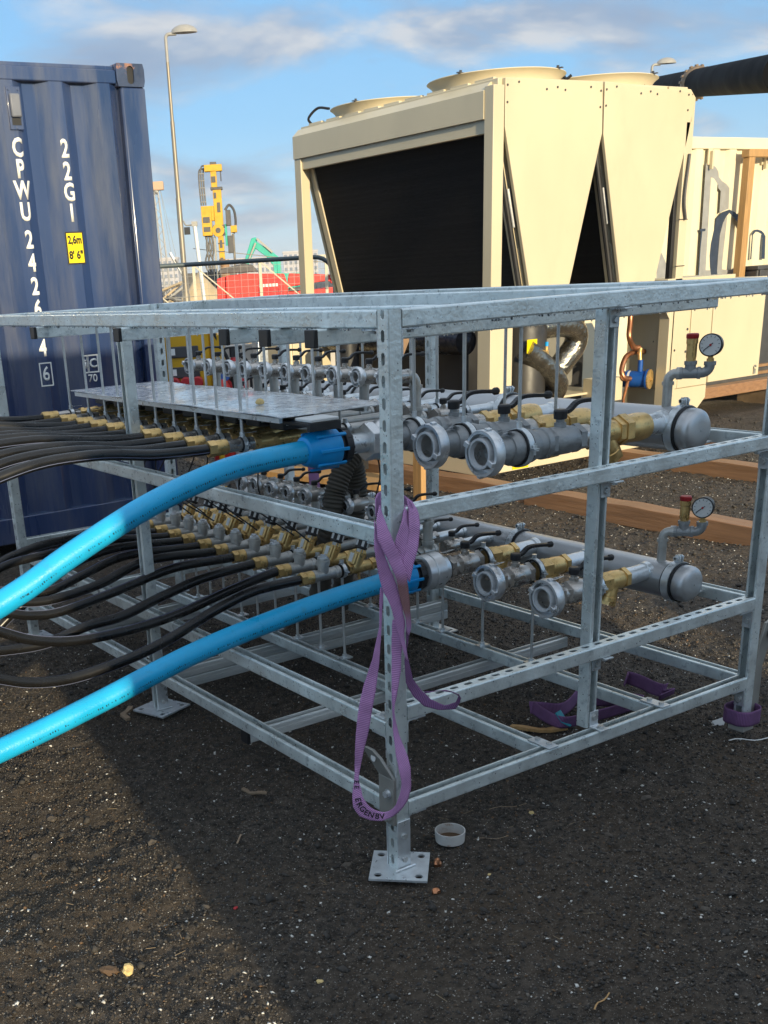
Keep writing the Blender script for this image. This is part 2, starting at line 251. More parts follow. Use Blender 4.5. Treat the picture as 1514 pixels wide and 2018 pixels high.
# ------------------------------------------------------------------ mesh helpers
def V3(p): return Vector(p)
class MB:
    def __init__(s): s.v = []; s.f = []; s.uv = None
    def add(s, vs, fs):
        k = len(s.v); s.v += [tuple(p) for p in vs]; s.f += [tuple(i + k for i in f) for f in fs]; return s
    def box(s, x0, x1, y0, y1, z0, z1):
        return s.add([(x0, y0, z0), (x1, y0, z0), (x1, y1, z0), (x0, y1, z0), (x0, y0, z1), (x1, y0, z1), (x1, y1, z1), (x0, y1, z1)],
                     [(0, 3, 2, 1), (4, 5, 6, 7), (0, 1, 5, 4), (1, 2, 6, 5), (2, 3, 7, 6), (3, 0, 4, 7)])
    def obox(s, c, ax, ay, az, hx, hy, hz):
        c, ax, ay, az = V3(c), V3(ax).normalized(), V3(ay).normalized(), V3(az).normalized()
        P = [c + ax * (i * hx) + ay * (j * hy) + az * (k * hz) for k in (-1, 1) for i, j in ((-1, -1), (1, -1), (1, 1), (-1, 1))]
        return s.add(P, [(0, 3, 2, 1), (4, 5, 6, 7), (0, 1, 5, 4), (1, 2, 6, 5), (2, 3, 7, 6), (3, 0, 4, 7)])
    def beam(s, a, b, w, h, up=(0, 0, 1)):
        a, b = V3(a), V3(b); d = (b - a).normalized(); u = V3(up); x = d.cross(u).normalized(); u = x.cross(d).normalized()
        return s.obox((a + b) / 2, d, x, u, (b - a).length / 2, w / 2, h / 2)
    def lathe(s, o, d, prof, n=20, cap=True, rot=0.0):
        o, d = V3(o), V3(d).normalized(); a = d.orthogonal().normalized() if abs(d.z) < .99 else Vector((1, 0, 0))
        if abs(d.z) < .99: a = Vector((0, 0, 1)) - d * d.z; a.normalize()
        b = d.cross(a); vs = []; fs = []
        for t, r in prof:
            for i in range(n):
                th = 2 * math.pi * i / n + rot; vs.append(o + d * t + (a * math.cos(th) + b * math.sin(th)) * r)
        for j in range(len(prof) - 1):
            for i in range(n):
                k = (i + 1) % n; fs.append((j * n + i, j * n + k, (j + 1) * n + k, (j + 1) * n + i))
        if cap:
            fs.append(tuple(range(n - 1, -1, -1))); fs.append(tuple((len(prof) - 1) * n + i for i in range(n)))
        return s.add(vs, fs)
    def cyl(s, a, b, r, n=16, r2=None):
        a, b = V3(a), V3(b); return s.lathe(a, b - a, [(0, r), ((b - a).length, r if r2 is None else r2)], n)
    def hexn(s, a, b, r): return s.cyl(a, b, r, 6)
    def tube(s, path, r, n=12, cap=True, wob=None):
        P = [V3(p) for p in path]; m = len(P)
        T = [(P[min(i + 1, m - 1)] - P[max(i - 1, 0)]).normalized() for i in range(m)]
        a = T[0].orthogonal().normalized(); vs = []; fs = []
        for i in range(m):
            a = (a - T[i] * a.dot(T[i])).normalized(); b = T[i].cross(a)
            rr = r[i] if hasattr(r, '__len__') else r
            for k in range(n):
                th = 2 * math.pi * k / n; vs.append(P[i] + (a * math.cos(th) + b * math.sin(th)) * rr)
        for i in range(m - 1):
            for k in range(n):
                q = (k + 1) % n; fs.append((i * n + k, i * n + q, (i + 1) * n + q, (i + 1) * n + k))
        if cap: fs.append(tuple(range(n - 1, -1, -1))); fs.append(tuple((m - 1) * n + k for k in range(n)))
        return s.add(vs, fs)
    def prism(s, poly, o, u, v, w, depth):
        o, u, v, w = V3(o), V3(u), V3(v), V3(w); n = len(poly)
        A = [o + u * p[0] + v * p[1] for p in poly]; B = [q + w * depth for q in A]
        return s.add(A + B, [tuple(range(n - 1, -1, -1)), tuple(range(n, 2 * n))] + [(i, (i + 1) % n, n + (i + 1) % n, n + i) for i in range(n)])
    def build(s, name, m, parent=None, flat=False, bevel=0.0, ang=35):
        me = bpy.data.meshes.new(name); me.from_pydata(s.v, [], s.f)
        bm = bmesh.new(); bm.from_mesh(me); bmesh.ops.recalc_face_normals(bm, faces=bm.faces); bm.to_mesh(me); bm.free()
        if s.uv:
            l = me.uv_layers.new(name='UVMap')
            for lp in me.loops: l.data[lp.index].uv = s.uv[lp.vertex_index]
        me.materials.append(m)
        if not flat:
            me.shade_smooth(); me.set_sharp_from_angle(angle=R_(ang))
        o = bpy.data.objects.new(name, me); COL.objects.link(o)
        if bevel:
            b = o.modifiers.new('bevel', 'BEVEL'); b.width = bevel; b.segments = 2; b.limit_method = 'ANGLE'; b.angle_limit = R_(40)
        if parent is not None: attach(o, parent)
        return o
def wpos(o):
    p = Vector((0, 0, 0))
    while o is not None: p += Vector(o.location); o = o.parent
    return p
def attach(o, parent):       # parts are modelled in world coordinates; nothing is rotated
    o.parent = parent; o.location = -wpos(parent)
def tag(o, label, cat, group=None, kind=None):
    if label: o['label'] = label
    if cat: o['category'] = cat
    if group: o['group'] = group
    if kind: o['kind'] = kind
    return o
def thing(name, loc, label, cat, group=None):
    o = bpy.data.objects.new(name, None); COL.objects.link(o); o.location = loc; o.empty_display_size = 0.1
    return tag(o, label, cat, group)
def struct(o): o['kind'] = 'structure'; return o
def copy_tree(root, loc, label=None):
    def cp(o, par):
        kids = list(o.children); c = o.copy(); COL.objects.link(c)
        if par is not None: c.parent = par
        for ch in kids: cp(ch, c)
        return c
    r = cp(root, None); r.location = loc
    if label: r['label'] = label
    return r
def catmull(P, k=6):
    P = [V3(p) for p in P]; Q = [P[0] * 2 - P[1]] + P + [P[-1] * 2 - P[-2]]; out = []
    for i in range(1, len(Q) - 2):
        for j in range(k):
            t = j / k; a, b, c, d = Q[i - 1], Q[i], Q[i + 1], Q[i + 2]
            out.append(0.5 * ((2 * b) + (c - a) * t + (2 * a - 5 * b + 4 * c - d) * t * t + (3 * b - a - 3 * c + d) * t ** 3))
    out.append(P[-1]); return out
def elbow(c, d1, d2, R, n=7):   # quarter bend from direction d1 into d2, corner at c
    c, d1, d2 = V3(c), V3(d1).normalized(), V3(d2).normalized(); o = c - d1 * R + d2 * R
    return [o + d1 * (R * math.sin(a)) - d2 * (R * math.cos(a)) for a in [math.pi / 2 * i / (n - 1) for i in range(n)]]
def text_mesh(body, size, name, m, o, u, v, parent=None, depth=0.0012, center=True, sx=1.0, bold=0.0, wrap=None):
    cu = bpy.data.curves.new('t', 'FONT'); cu.body = body; cu.size = size; cu.extrude = 0.0; cu.resolution_u = 3; cu.offset = bold
    if center: cu.align_x = 'CENTER'; cu.align_y = 'CENTER'
    to = bpy.data.objects.new('t', cu); COL.objects.link(to)
    dg = bpy.context.evaluated_depsgraph_get(); dg.update()
    me = bpy.data.meshes.new_from_object(to.evaluated_get(dg)); bpy.data.objects.remove(to)
    u, v, o = V3(u).normalized(), V3(v).normalized(), V3(o); w = u.cross(v)
    bm = bmesh.new(); bm.from_mesh(me)
    r = bmesh.ops.extrude_face_region(bm, geom=list(bm.faces))
    for e in r['geom']:
        if isinstance(e, bmesh.types.BMVert): e.co.z += depth
    if wrap:
        for bx in wrap[0]:
            g_ = list(bm.verts) + list(bm.edges) + list(bm.faces)
            bmesh.ops.bisect_plane(bm, geom=g_, plane_co=((bx - o.x) / sx, 0, 0), plane_no=(1, 0, 0))
    for q in bm.verts: q.co = o + u * (q.co.x * sx) + v * q.co.y + w * q.co.z
    if wrap:
        for q in bm.verts: q.co.y += wrap[1](q.co.x)
    bmesh.ops.recalc_face_normals(bm, faces=bm.faces); bm.to_mesh(me); bm.free()
    me.name = name; me.materials.clear(); me.materials.append(m)
    ob = bpy.data.objects.new(name, me); COL.objects.link(ob)
    if parent is not None: attach(ob, parent)
    return ob
ORD = ['first', 'second', 'third', 'fourth', 'fifth', 'sixth', 'seventh', 'eighth', 'ninth', 'tenth', 'eleventh', 'twelfth']
PATHS = json.loads(r'''{"sling":[[[[-0.023,0.014,1.001],[-0.028,0.012,0.992],[-0.033,0.01,0.984],[-0.038,0.007,0.975],[-0.042,0.005,0.966],[-0.044,0.001,0.957],[-0.047,-0.003,0.947],[-0.049,-0.007,0.938],[-0.051,-0.01,0.929],[-0.049,-0.012,0.919],[-0.045,-0.015,0.91],[-0.042,-0.018,0.9],[-0.039,-0.02,0.891],[-0.035,-0.023,0.882],[-0.032,-0.026,0.872],[-0.029,-0.029,0.863],[-0.025,-0.031,0.853],[-0.021,-0.033,0.843],[-0.017,-0.034,0.833],[-0.015,-0.035,0.823],[-0.013,-0.035,0.812],[-0.011,-0.036,0.801],[-0.009,-0.036,0.79],[-0.007,-0.037,0.78],[-0.005,-0.037,0.769],[-0.002,-0.038,0.758],[0.0,-0.039,0.748],[0.003,-0.04,0.737],[0.006,-0.041,0.726],[0.007,-0.041,0.715],[0.008,-0.041,0.704],[0.008,-0.04,0.693]],[[-0.019,0.011,0.977],[-0.018,0.006,0.969],[-0.018,0.001,0.961],[-0.018,-0.005,0.952],[-0.018,-0.01,0.944],[-0.017,-0.016,0.936],[-0.017,-0.021,0.928],[-0.017,-0.027,0.919],[-0.016,-0.032,0.911],[-0.013,-0.034,0.902],[-0.01,-0.037,0.893],[-0.007,-0.039,0.884],[-0.004,-0.041,0.875],[-0.002,-0.044,0.865],[0.0,-0.046,0.856],[0.003,-0.048,0.846],[0.005,-0.049,0.837],[0.006,-0.049,0.826],[0.007,-0.049,0.816],[0.009,-0.049,0.806],[0.01,-0.049,0.795],[0.011,-0.049,0.785],[0.012,-0.049,0.775],[0.013,-0.049,0.764],[0.014,-0.049,0.754],[0.015,-0.049,0.743],[0.016,-0.049,0.733],[0.017,-0.048,0.722],[0.018,-0.048,0.712],[0.018,-0.047,0.701],[0.016,-0.046,0.691],[0.014,-0.044,0.681]]],[[[-0.041,0.013,0.967],[-0.043,0.011,0.956],[-0.044,0.009,0.946],[-0.046,0.008,0.935],[-0.048,0.006,0.924],[-0.05,0.004,0.914],[-0.052,0.002,0.903],[-0.052,-0.001,0.892],[-0.052,-0.003,0.881],[-0.051,-0.004,0.87],[-0.049,-0.004,0.859],[-0.048,-0.005,0.847],[-0.046,-0.006,0.836],[-0.044,-0.007,0.824],[-0.041,-0.008,0.813],[-0.039,-0.009,0.801],[-0.035,-0.011,0.79],[-0.03,-0.014,0.78],[-0.026,-0.016,0.769],[-0.022,-0.018,0.758],[-0.019,-0.02,0.746],[-0.017,-0.021,0.734],[-0.014,-0.022,0.723],[-0.012,-0.023,0.711],[-0.01,-0.025,0.699],[-0.007,-0.027,0.688],[-0.005,-0.029,0.676],[-0.003,-0.031,0.665],[-0.0,-0.033,0.653],[0.002,-0.035,0.641],[0.004,-0.037,0.63],[0.007,-0.039,0.618]],[[-0.03,0.007,0.923],[-0.03,0.004,0.914],[-0.03,0.001,0.905],[-0.029,-0.003,0.895],[-0.029,-0.006,0.886],[-0.028,-0.01,0.877],[-0.026,-0.014,0.868],[-0.025,-0.018,0.859],[-0.023,-0.021,0.85],[-0.019,-0.023,0.84],[-0.016,-0.025,0.831],[-0.013,-0.026,0.821],[-0.009,-0.028,0.811],[-0.007,-0.029,0.801],[-0.005,-0.03,0.791],[-0.003,-0.031,0.78],[-0.001,-0.032,0.77],[0.001,-0.033,0.759],[0.003,-0.034,0.749],[0.004,-0.034,0.738],[0.006,-0.035,0.728],[0.008,-0.036,0.717],[0.008,-0.036,0.707],[0.007,-0.035,0.696],[0.006,-0.035,0.686],[0.006,-0.035,0.675],[0.007,-0.036,0.665],[0.008,-0.038,0.654],[0.009,-0.039,0.644],[0.01,-0.04,0.633],[0.011,-0.041,0.622],[0.013,-0.043,0.612]]],[[[0.062,0.021,1.006],[0.059,0.015,1.0],[0.056,0.009,0.993],[0.053,0.003,0.986],[0.05,-0.003,0.98],[0.046,-0.008,0.973],[0.042,-0.013,0.967],[0.038,-0.018,0.96],[0.035,-0.022,0.954],[0.033,-0.024,0.946],[0.031,-0.026,0.939],[0.028,-0.027,0.932],[0.025,-0.029,0.925],[0.022,-0.03,0.918],[0.019,-0.031,0.911],[0.016,-0.032,0.903],[0.014,-0.033,0.896],[0.012,-0.033,0.889],[0.01,-0.033,0.881],[0.008,-0.034,0.874],[0.005,-0.034,0.866],[0.003,-0.034,0.859],[0.001,-0.034,0.851],[-0.001,-0.034,0.844]],[[0.074,0.013,0.995],[0.074,0.006,0.988],[0.074,-0.002,0.981],[0.073,-0.009,0.975],[0.071,-0.016,0.968],[0.068,-0.021,0.96],[0.064,-0.027,0.953],[0.061,-0.032,0.946],[0.057,-0.036,0.938],[0.055,-0.038,0.93],[0.053,-0.039,0.922],[0.05,-0.041,0.913],[0.048,-0.042,0.905],[0.045,-0.044,0.897],[0.042,-0.045,0.889],[0.038,-0.046,0.881],[0.035,-0.046,0.873],[0.032,-0.045,0.865],[0.029,-0.045,0.857],[0.027,-0.045,0.849],[0.024,-0.045,0.84],[0.022,-0.045,0.832],[0.019,-0.045,0.824],[0.017,-0.045,0.815]]],[[[0.047,0.006,0.992],[0.042,0.002,0.986],[0.037,-0.002,0.981],[0.031,-0.006,0.975],[0.026,-0.011,0.97],[0.021,-0.015,0.964],[0.016,-0.019,0.959],[0.012,-0.02,0.953],[0.008,-0.021,0.947],[0.005,-0.021,0.941],[0.002,-0.021,0.935],[-0.001,-0.021,0.929],[-0.004,-0.022,0.923],[-0.007,-0.022,0.916],[-0.008,-0.022,0.909],[-0.009,-0.022,0.903],[-0.01,-0.022,0.896],[-0.008,-0.024,0.889],[-0.006,-0.026,0.883],[-0.005,-0.027,0.876]],[[0.057,0.0,0.964],[0.053,-0.004,0.959],[0.048,-0.009,0.953],[0.044,-0.014,0.948],[0.04,-0.019,0.943],[0.036,-0.024,0.938],[0.031,-0.028,0.933],[0.028,-0.03,0.927],[0.025,-0.031,0.921],[0.023,-0.032,0.915],[0.021,-0.033,0.909],[0.019,-0.033,0.903],[0.016,-0.034,0.897],[0.015,-0.035,0.891],[0.013,-0.035,0.885],[0.012,-0.034,0.878],[0.01,-0.034,0.872],[0.008,-0.034,0.866],[0.007,-0.034,0.86],[0.004,-0.033,0.854]]],[[[-0.014,-0.015,0.72],[-0.015,-0.014,0.708],[-0.015,-0.013,0.696],[-0.015,-0.013,0.684],[-0.016,-0.012,0.672],[-0.016,-0.012,0.66],[-0.016,-0.011,0.648],[-0.016,-0.011,0.636],[-0.016,-0.012,0.624],[-0.017,-0.012,0.612],[-0.017,-0.012,0.599],[-0.018,-0.012,0.587],[-0.018,-0.012,0.575],[-0.018,-0.012,0.563],[-0.019,-0.013,0.551],[-0.02,-0.013,0.539],[-0.02,-0.014,0.527],[-0.021,-0.015,0.514],[-0.021,-0.015,0.502],[-0.021,-0.016,0.49]],[[0.004,-0.026,0.719],[0.004,-0.026,0.706],[0.005,-0.026,0.694],[0.005,-0.026,0.682],[0.006,-0.026,0.669],[0.006,-0.025,0.657],[0.006,-0.025,0.644],[0.005,-0.024,0.632],[0.004,-0.024,0.619],[0.004,-0.024,0.607],[0.003,-0.024,0.595],[0.002,-0.024,0.582],[-0.0,-0.023,0.57],[-0.002,-0.022,0.558],[-0.004,-0.022,0.546],[-0.007,-0.021,0.533],[-0.009,-0.021,0.521],[-0.012,-0.02,0.509],[-0.015,-0.019,0.497],[-0.018,-0.018,0.485]]],[[[-0.025,0.015,0.8],[-0.028,0.014,0.788],[-0.03,0.013,0.776],[-0.032,0.012,0.763],[-0.033,0.011,0.751],[-0.035,0.009,0.738],[-0.036,0.008,0.725],[-0.038,0.006,0.713],[-0.04,0.005,0.7],[-0.044,0.005,0.688],[-0.048,0.005,0.676],[-0.051,0.006,0.663],[-0.054,0.007,0.651],[-0.057,0.008,0.638],[-0.06,0.008,0.626],[-0.064,0.01,0.613],[-0.069,0.011,0.601],[-0.073,0.013,0.589],[-0.077,0.014,0.576],[-0.082,0.016,0.564],[-0.086,0.017,0.551],[-0.088,0.019,0.538],[-0.091,0.021,0.525],[-0.094,0.022,0.511],[-0.096,0.024,0.498],[-0.098,0.025,0.484],[-0.1,0.026,0.47],[-0.101,0.027,0.456],[-0.102,0.028,0.442],[-0.104,0.029,0.428],[-0.105,0.029,0.414],[-0.106,0.03,0.4],[-0.107,0.03,0.386],[-0.108,0.031,0.371],[-0.108,0.031,0.357],[-0.109,0.032,0.342],[-0.109,0.032,0.328],[-0.11,0.032,0.313],[-0.108,0.031,0.298],[-0.107,0.03,0.284]],[[-0.02,0.012,0.786],[-0.022,0.011,0.774],[-0.024,0.01,0.762],[-0.026,0.009,0.75],[-0.028,0.008,0.738],[-0.03,0.006,0.726],[-0.032,0.005,0.714],[-0.034,0.004,0.701],[-0.036,0.003,0.689],[-0.038,0.002,0.677],[-0.04,0.001,0.665],[-0.042,0.001,0.652],[-0.043,0.0,0.64],[-0.045,0.0,0.627],[-0.046,-0.0,0.614],[-0.048,-0.0,0.602],[-0.051,0.0,0.589],[-0.053,0.0,0.576],[-0.055,0.0,0.564],[-0.057,0.001,0.551],[-0.059,0.001,0.538],[-0.061,0.003,0.525],[-0.064,0.004,0.512],[-0.066,0.005,0.499],[-0.068,0.007,0.486],[-0.07,0.008,0.473],[-0.072,0.009,0.459],[-0.074,0.01,0.446],[-0.076,0.012,0.433],[-0.079,0.013,0.419],[-0.082,0.015,0.406],[-0.085,0.017,0.393],[-0.088,0.019,0.38],[-0.091,0.02,0.366],[-0.093,0.022,0.353],[-0.096,0.023,0.339],[-0.098,0.025,0.325],[-0.1,0.026,0.312],[-0.102,0.027,0.298],[-0.103,0.028,0.283]]],[[[-0.108,0.031,0.333],[-0.111,0.03,0.319],[-0.114,0.029,0.304],[-0.117,0.028,0.289],[-0.121,0.027,0.274],[-0.124,0.026,0.259],[-0.125,0.024,0.244],[-0.126,0.021,0.229],[-0.121,0.016,0.216],[-0.114,0.01,0.203],[-0.104,0.002,0.197],[-0.093,-0.006,0.191],[-0.081,-0.015,0.189],[-0.069,-0.024,0.188],[-0.058,-0.032,0.193],[-0.047,-0.04,0.199],[-0.037,-0.047,0.208],[-0.027,-0.052,0.218],[-0.018,-0.055,0.229],[-0.01,-0.059,0.242],[-0.006,-0.06,0.256],[-0.001,-0.061,0.271],[0.001,-0.061,0.286],[0.001,-0.06,0.302],[0.002,-0.058,0.317],[0.003,-0.056,0.332],[0.002,-0.052,0.346],[0.001,-0.048,0.361],[-0.002,-0.043,0.375],[-0.005,-0.038,0.389],[-0.008,-0.034,0.403],[-0.011,-0.029,0.417],[-0.013,-0.027,0.432],[-0.015,-0.024,0.447],[-0.017,-0.023,0.462],[-0.018,-0.021,0.477],[-0.017,-0.021,0.492],[-0.016,-0.021,0.507],[-0.013,-0.022,0.522],[-0.011,-0.023,0.537]],[[-0.104,0.028,0.333],[-0.104,0.026,0.32],[-0.104,0.023,0.308],[-0.105,0.02,0.295],[-0.104,0.017,0.283],[-0.103,0.013,0.271],[-0.103,0.01,0.258],[-0.1,0.005,0.247],[-0.096,-0.0,0.236],[-0.089,-0.006,0.226],[-0.081,-0.012,0.219],[-0.071,-0.019,0.214],[-0.062,-0.027,0.212],[-0.052,-0.034,0.215],[-0.044,-0.041,0.223],[-0.038,-0.046,0.234],[-0.034,-0.049,0.247],[-0.029,-0.05,0.259],[-0.026,-0.051,0.271],[-0.023,-0.051,0.284],[-0.022,-0.05,0.297],[-0.024,-0.048,0.31],[-0.025,-0.045,0.323],[-0.026,-0.043,0.336],[-0.026,-0.04,0.348],[-0.027,-0.037,0.361],[-0.027,-0.034,0.373],[-0.026,-0.032,0.385],[-0.026,-0.029,0.398],[-0.025,-0.026,0.41],[-0.025,-0.024,0.422],[-0.024,-0.021,0.434],[-0.023,-0.02,0.447],[-0.023,-0.02,0.46],[-0.023,-0.019,0.473],[-0.023,-0.018,0.486],[-0.022,-0.018,0.499],[-0.021,-0.018,0.512],[-0.019,-0.018,0.525],[-0.018,-0.018,0.537]]],[[[0.009,-0.04,0.707],[0.009,-0.039,0.696],[0.01,-0.038,0.686],[0.01,-0.037,0.676],[0.011,-0.036,0.665],[0.012,-0.035,0.655],[0.013,-0.034,0.644],[0.015,-0.034,0.634],[0.017,-0.034,0.623],[0.019,-0.035,0.613],[0.02,-0.036,0.603],[0.022,-0.037,0.593],[0.024,-0.038,0.583],[0.026,-0.039,0.573],[0.027,-0.04,0.563],[0.032,-0.043,0.554],[0.036,-0.047,0.546],[0.038,-0.053,0.539],[0.041,-0.059,0.532],[0.045,-0.066,0.526],[0.048,-0.072,0.52],[0.051,-0.079,0.513],[0.056,-0.086,0.51],[0.061,-0.094,0.506],[0.066,-0.101,0.503],[0.071,-0.109,0.5],[0.076,-0.117,0.503],[0.082,-0.124,0.507],[0.087,-0.132,0.511],[0.088,-0.137,0.521],[0.088,-0.142,0.531],[0.079,-0.141,0.538],[0.073,-0.135,0.543],[0.068,-0.127,0.543],[0.062,-0.119,0.543],[0.057,-0.111,0.543],[0.051,-0.103,0.542],[0.045,-0.095,0.539],[0.04,-0.087,0.536],[0.034,-0.079,0.534]],[[0.017,-0.045,0.706],[0.016,-0.044,0.695],[0.016,-0.042,0.683],[0.015,-0.04,0.671],[0.015,-0.038,0.659],[0.013,-0.036,0.648],[0.012,-0.033,0.636],[0.011,-0.031,0.625],[0.01,-0.029,0.613],[0.01,-0.03,0.601],[0.011,-0.03,0.589],[0.011,-0.03,0.578],[0.012,-0.03,0.566],[0.012,-0.031,0.554],[0.015,-0.033,0.543],[0.02,-0.036,0.532],[0.024,-0.04,0.522],[0.027,-0.046,0.514],[0.032,-0.054,0.507],[0.036,-0.061,0.5],[0.041,-0.068,0.493],[0.048,-0.077,0.491],[0.055,-0.086,0.489],[0.061,-0.094,0.487],[0.068,-0.103,0.487],[0.075,-0.112,0.489],[0.082,-0.12,0.49],[0.089,-0.129,0.492],[0.092,-0.135,0.501],[0.094,-0.141,0.513],[0.093,-0.145,0.524],[0.086,-0.145,0.536],[0.079,-0.138,0.54],[0.073,-0.13,0.543],[0.066,-0.121,0.546],[0.059,-0.113,0.544],[0.053,-0.104,0.542],[0.046,-0.095,0.541],[0.039,-0.087,0.539],[0.032,-0.078,0.538]]]],"gsl":[[[1.519,0.535,0.0],[1.54,0.555,0.03],[1.548,0.53,0.05],[1.543,0.479,0.05],[1.529,0.421,0.04],[1.533,0.383,0.02],[1.553,0.383,0.03]],[[1.551,0.384,0.05],[1.596,0.372,0.01],[1.501,0.362,0.01]],[[1.063,0.567,0.02],[1.091,0.535,0.03],[1.137,0.482,0.03],[1.243,0.521,0.03],[1.384,0.614,0.02]],[[1.071,0.574,0.0],[1.041,0.461,0.01],[1.052,0.401,0.02],[1.133,0.383,0.01],[1.244,0.367,0.01],[1.393,0.36,0.01],[1.39,0.402,0.0]],[[1.288,0.502,0.03],[1.31,0.45,0.03],[1.397,0.409,0.01]]],"lowh":[[[0.385,1.05,0.539],[0.229,1.05,0.529],[0.066,1.05,0.491],[-0.112,1.05,0.43],[-0.263,1.05,0.398],[-0.442,1.05,0.381],[-0.575,1.05,0.396],[-0.683,1.05,0.435]],[[0.408,1.2,0.544],[0.215,1.2,0.502],[0.009,1.2,0.461],[-0.186,1.2,0.444],[-0.368,1.2,0.45],[-0.504,1.2,0.481],[-0.614,1.2,0.534]],[[0.378,1.36,0.547],[0.203,1.36,0.519],[0.035,1.36,0.486],[-0.129,1.36,0.446],[-0.264,1.36,0.438],[-0.416,1.36,0.411],[-0.575,1.36,0.421]],[[0.381,1.51,0.575],[0.16,1.51,0.537],[-0.072,1.51,0.496],[-0.292,1.51,0.465],[-0.404,1.51,0.474],[-0.51,1.51,0.501]],[[0.315,1.65,0.573],[0.126,1.65,0.547],[-0.069,1.65,0.496],[-0.253,1.65,0.474],[-0.368,1.65,0.484],[-0.458,1.65,0.516]],[[0.306,1.78,0.58],[0.103,1.78,0.549],[-0.072,1.78,0.511],[-0.2,1.78,0.476],[-0.3,1.78,0.476],[-0.413,1.78,0.508]],[[0.309,1.92,0.571],[0.126,1.92,0.551],[-0.052,1.92,0.522],[-0.165,1.92,0.472],[-0.255,1.92,0.418],[-0.39,1.92,0.335]],[[0.323,2.04,0.565],[0.138,2.04,0.561],[-0.041,2.04,0.55],[-0.191,2.04,0.546],[-0.318,2.04,0.529]],[[0.333,2.16,0.552],[0.124,2.16,0.565],[-0.078,2.16,0.563],[-0.188,2.16,0.545],[-0.277,2.16,0.52]],[[0.351,2.3,0.538],[0.112,2.3,0.538],[-0.098,2.3,0.505],[-0.233,2.3,0.486]]],"bup":[[0.302,0.7,1.033],[0.191,0.7,1.031],[-0.037,0.7,1.014],[-0.288,0.7,0.953],[-0.528,0.7,0.86],[-0.667,0.7,0.795],[-0.757,0.7,0.758]],"blow":[[0.699,0.8,0.523],[0.556,0.8,0.513],[0.267,0.8,0.513],[-0.115,0.8,0.462],[-0.467,0.8,0.381],[-0.632,0.8,0.344],[-0.79,0.8,0.312]],"corr":[[[0.942,1.4,0.894],[0.881,1.4,0.825],[0.835,1.4,0.743],[0.814,1.4,0.658]],[[0.976,1.5,0.861],[1.003,1.5,0.778],[1.01,1.5,0.685],[0.997,1.5,0.615]]],"uph":[[[0.06,2.39,1.03],[-0.1,2.39,1.035],[-0.3,2.216,1.082],[-0.231,2.042,1.091]],[[0.06,2.2,1.03],[-0.1,2.2,1.035],[-0.3,2.05,1.082],[-0.282,1.9,1.092]],[[0.06,2.04,1.03],[-0.1,2.04,1.035],[-0.3,1.91,1.082],[-0.324,1.78,1.092]],[[0.06,1.91,1.03],[-0.1,1.91,1.035],[-0.3,1.796,1.08],[-0.36,1.682,1.086]],[[0.06,1.76,1.03],[-0.1,1.76,1.035],[-0.3,1.665,1.074],[-0.402,1.57,1.067]],[[0.06,1.6,1.03],[-0.1,1.6,1.035],[-0.3,1.525,1.071],[-0.447,1.45,1.055]],[[0.06,1.46,1.03],[-0.1,1.46,1.035],[-0.3,1.402,1.068],[-0.485,1.345,1.046]],[[0.06,1.3,1.03],[-0.1,1.3,1.035],[-0.3,1.263,1.067],[-0.528,1.225,1.043]],[[0.06,1.15,1.03],[-0.1,1.15,1.035],[-0.3,1.131,1.067],[-0.568,1.112,1.041]],[[0.06,1.0,1.03],[-0.1,1.0,1.035],[-0.3,1.0,1.066],[-0.608,1.0,1.038]]]}''')
# ================================================================== SETTING
def vnoise(x, y, seed):
    r = np.random.default_rng(seed); T = r.random((256, 256))
    xi = np.floor(x).astype(int); yi = np.floor(y).astype(int); fx = x - xi; fy = y - yi
    fx = fx * fx * (3 - 2 * fx); fy = fy * fy * (3 - 2 * fy); a = xi % 256; b = yi % 256; a1 = (a + 1) % 256; b1 = (b + 1) % 256
    return (T[a, b] * (1 - fx) + T[a1, b] * fx) * (1 - fy) + (T[a, b1] * (1 - fx) + T[a1, b1] * fx) * fy - 0.5
def gz(x, y):
    x = np.asarray(x, float); y = np.asarray(y, float)
    near = np.clip(1 - (np.hypot(x - 1, y - 1.5) - 9) / 10, 0, 1) * np.where(np.hypot(x - 1, y - 1.5) > 5.5, 1.3, 1)
    h = 0.04 * vnoise(x * 1.3 + 31, y * 1.3 + 7, 1) + 0.018 * vnoise(x * 4.1 + 3, y * 4.1 + 17, 2) + 0.012 * vnoise(x * 11, y * 11, 3) \
        + 0.012 * np.maximum(vnoise(x * 27, y * 27, 4), -.15) + 0.010 * vnoise(x * 55, y * 55, 5)
    for (cx, cy) in ((0.02, 0.02), (0.06, 1.52), (1.5, 0.02), (.02, 2.74), (1.455, 1.56), (1.5, 2.74), (.79, 2.7)):
        d = np.hypot(x - cx, y - cy); h = h * np.clip((d - 0.09) / 0.2, 0.0, 1) - 0.004 * (d < .3)
    lump = np.clip((-0.25 - x) / 0.5, 0, 1) * np.clip((y + .2) / .5, 0, 1)
    h = h + lump * 0.05 * vnoise(x * 3.1 + 9, y * 3.1, 9)
    return h * near - 0.012
def axis(lo, hi, st, far):
    c = np.arange(lo, hi + 1e-6, st); a = []; s = st; v = hi
    while v < far:
        s = 0.032 if v < hi + 3.6 else s * 1.17
        v += s; a.append(v)
    b = []; s = st; v = lo
    while v > -far: s *= 1.16; v -= s; b.append(v)
    return np.r_[b[::-1], c, a]
gx = axis(-1.5, 3.6, 0.0125, 3500); gy = axis(-1.1, 4.2, 0.0125, 3500)
GX, GY = np.meshgrid(gx, gy, indexing='ij'); GZ = gz(GX, GY); nx, ny = GX.shape
idx = np.arange(nx * ny).reshape(nx, ny)
quads = np.stack([idx[:-1, :-1], idx[1:, :-1], idx[1:, 1:], idx[:-1, 1:]], -1).reshape(-1, 4)
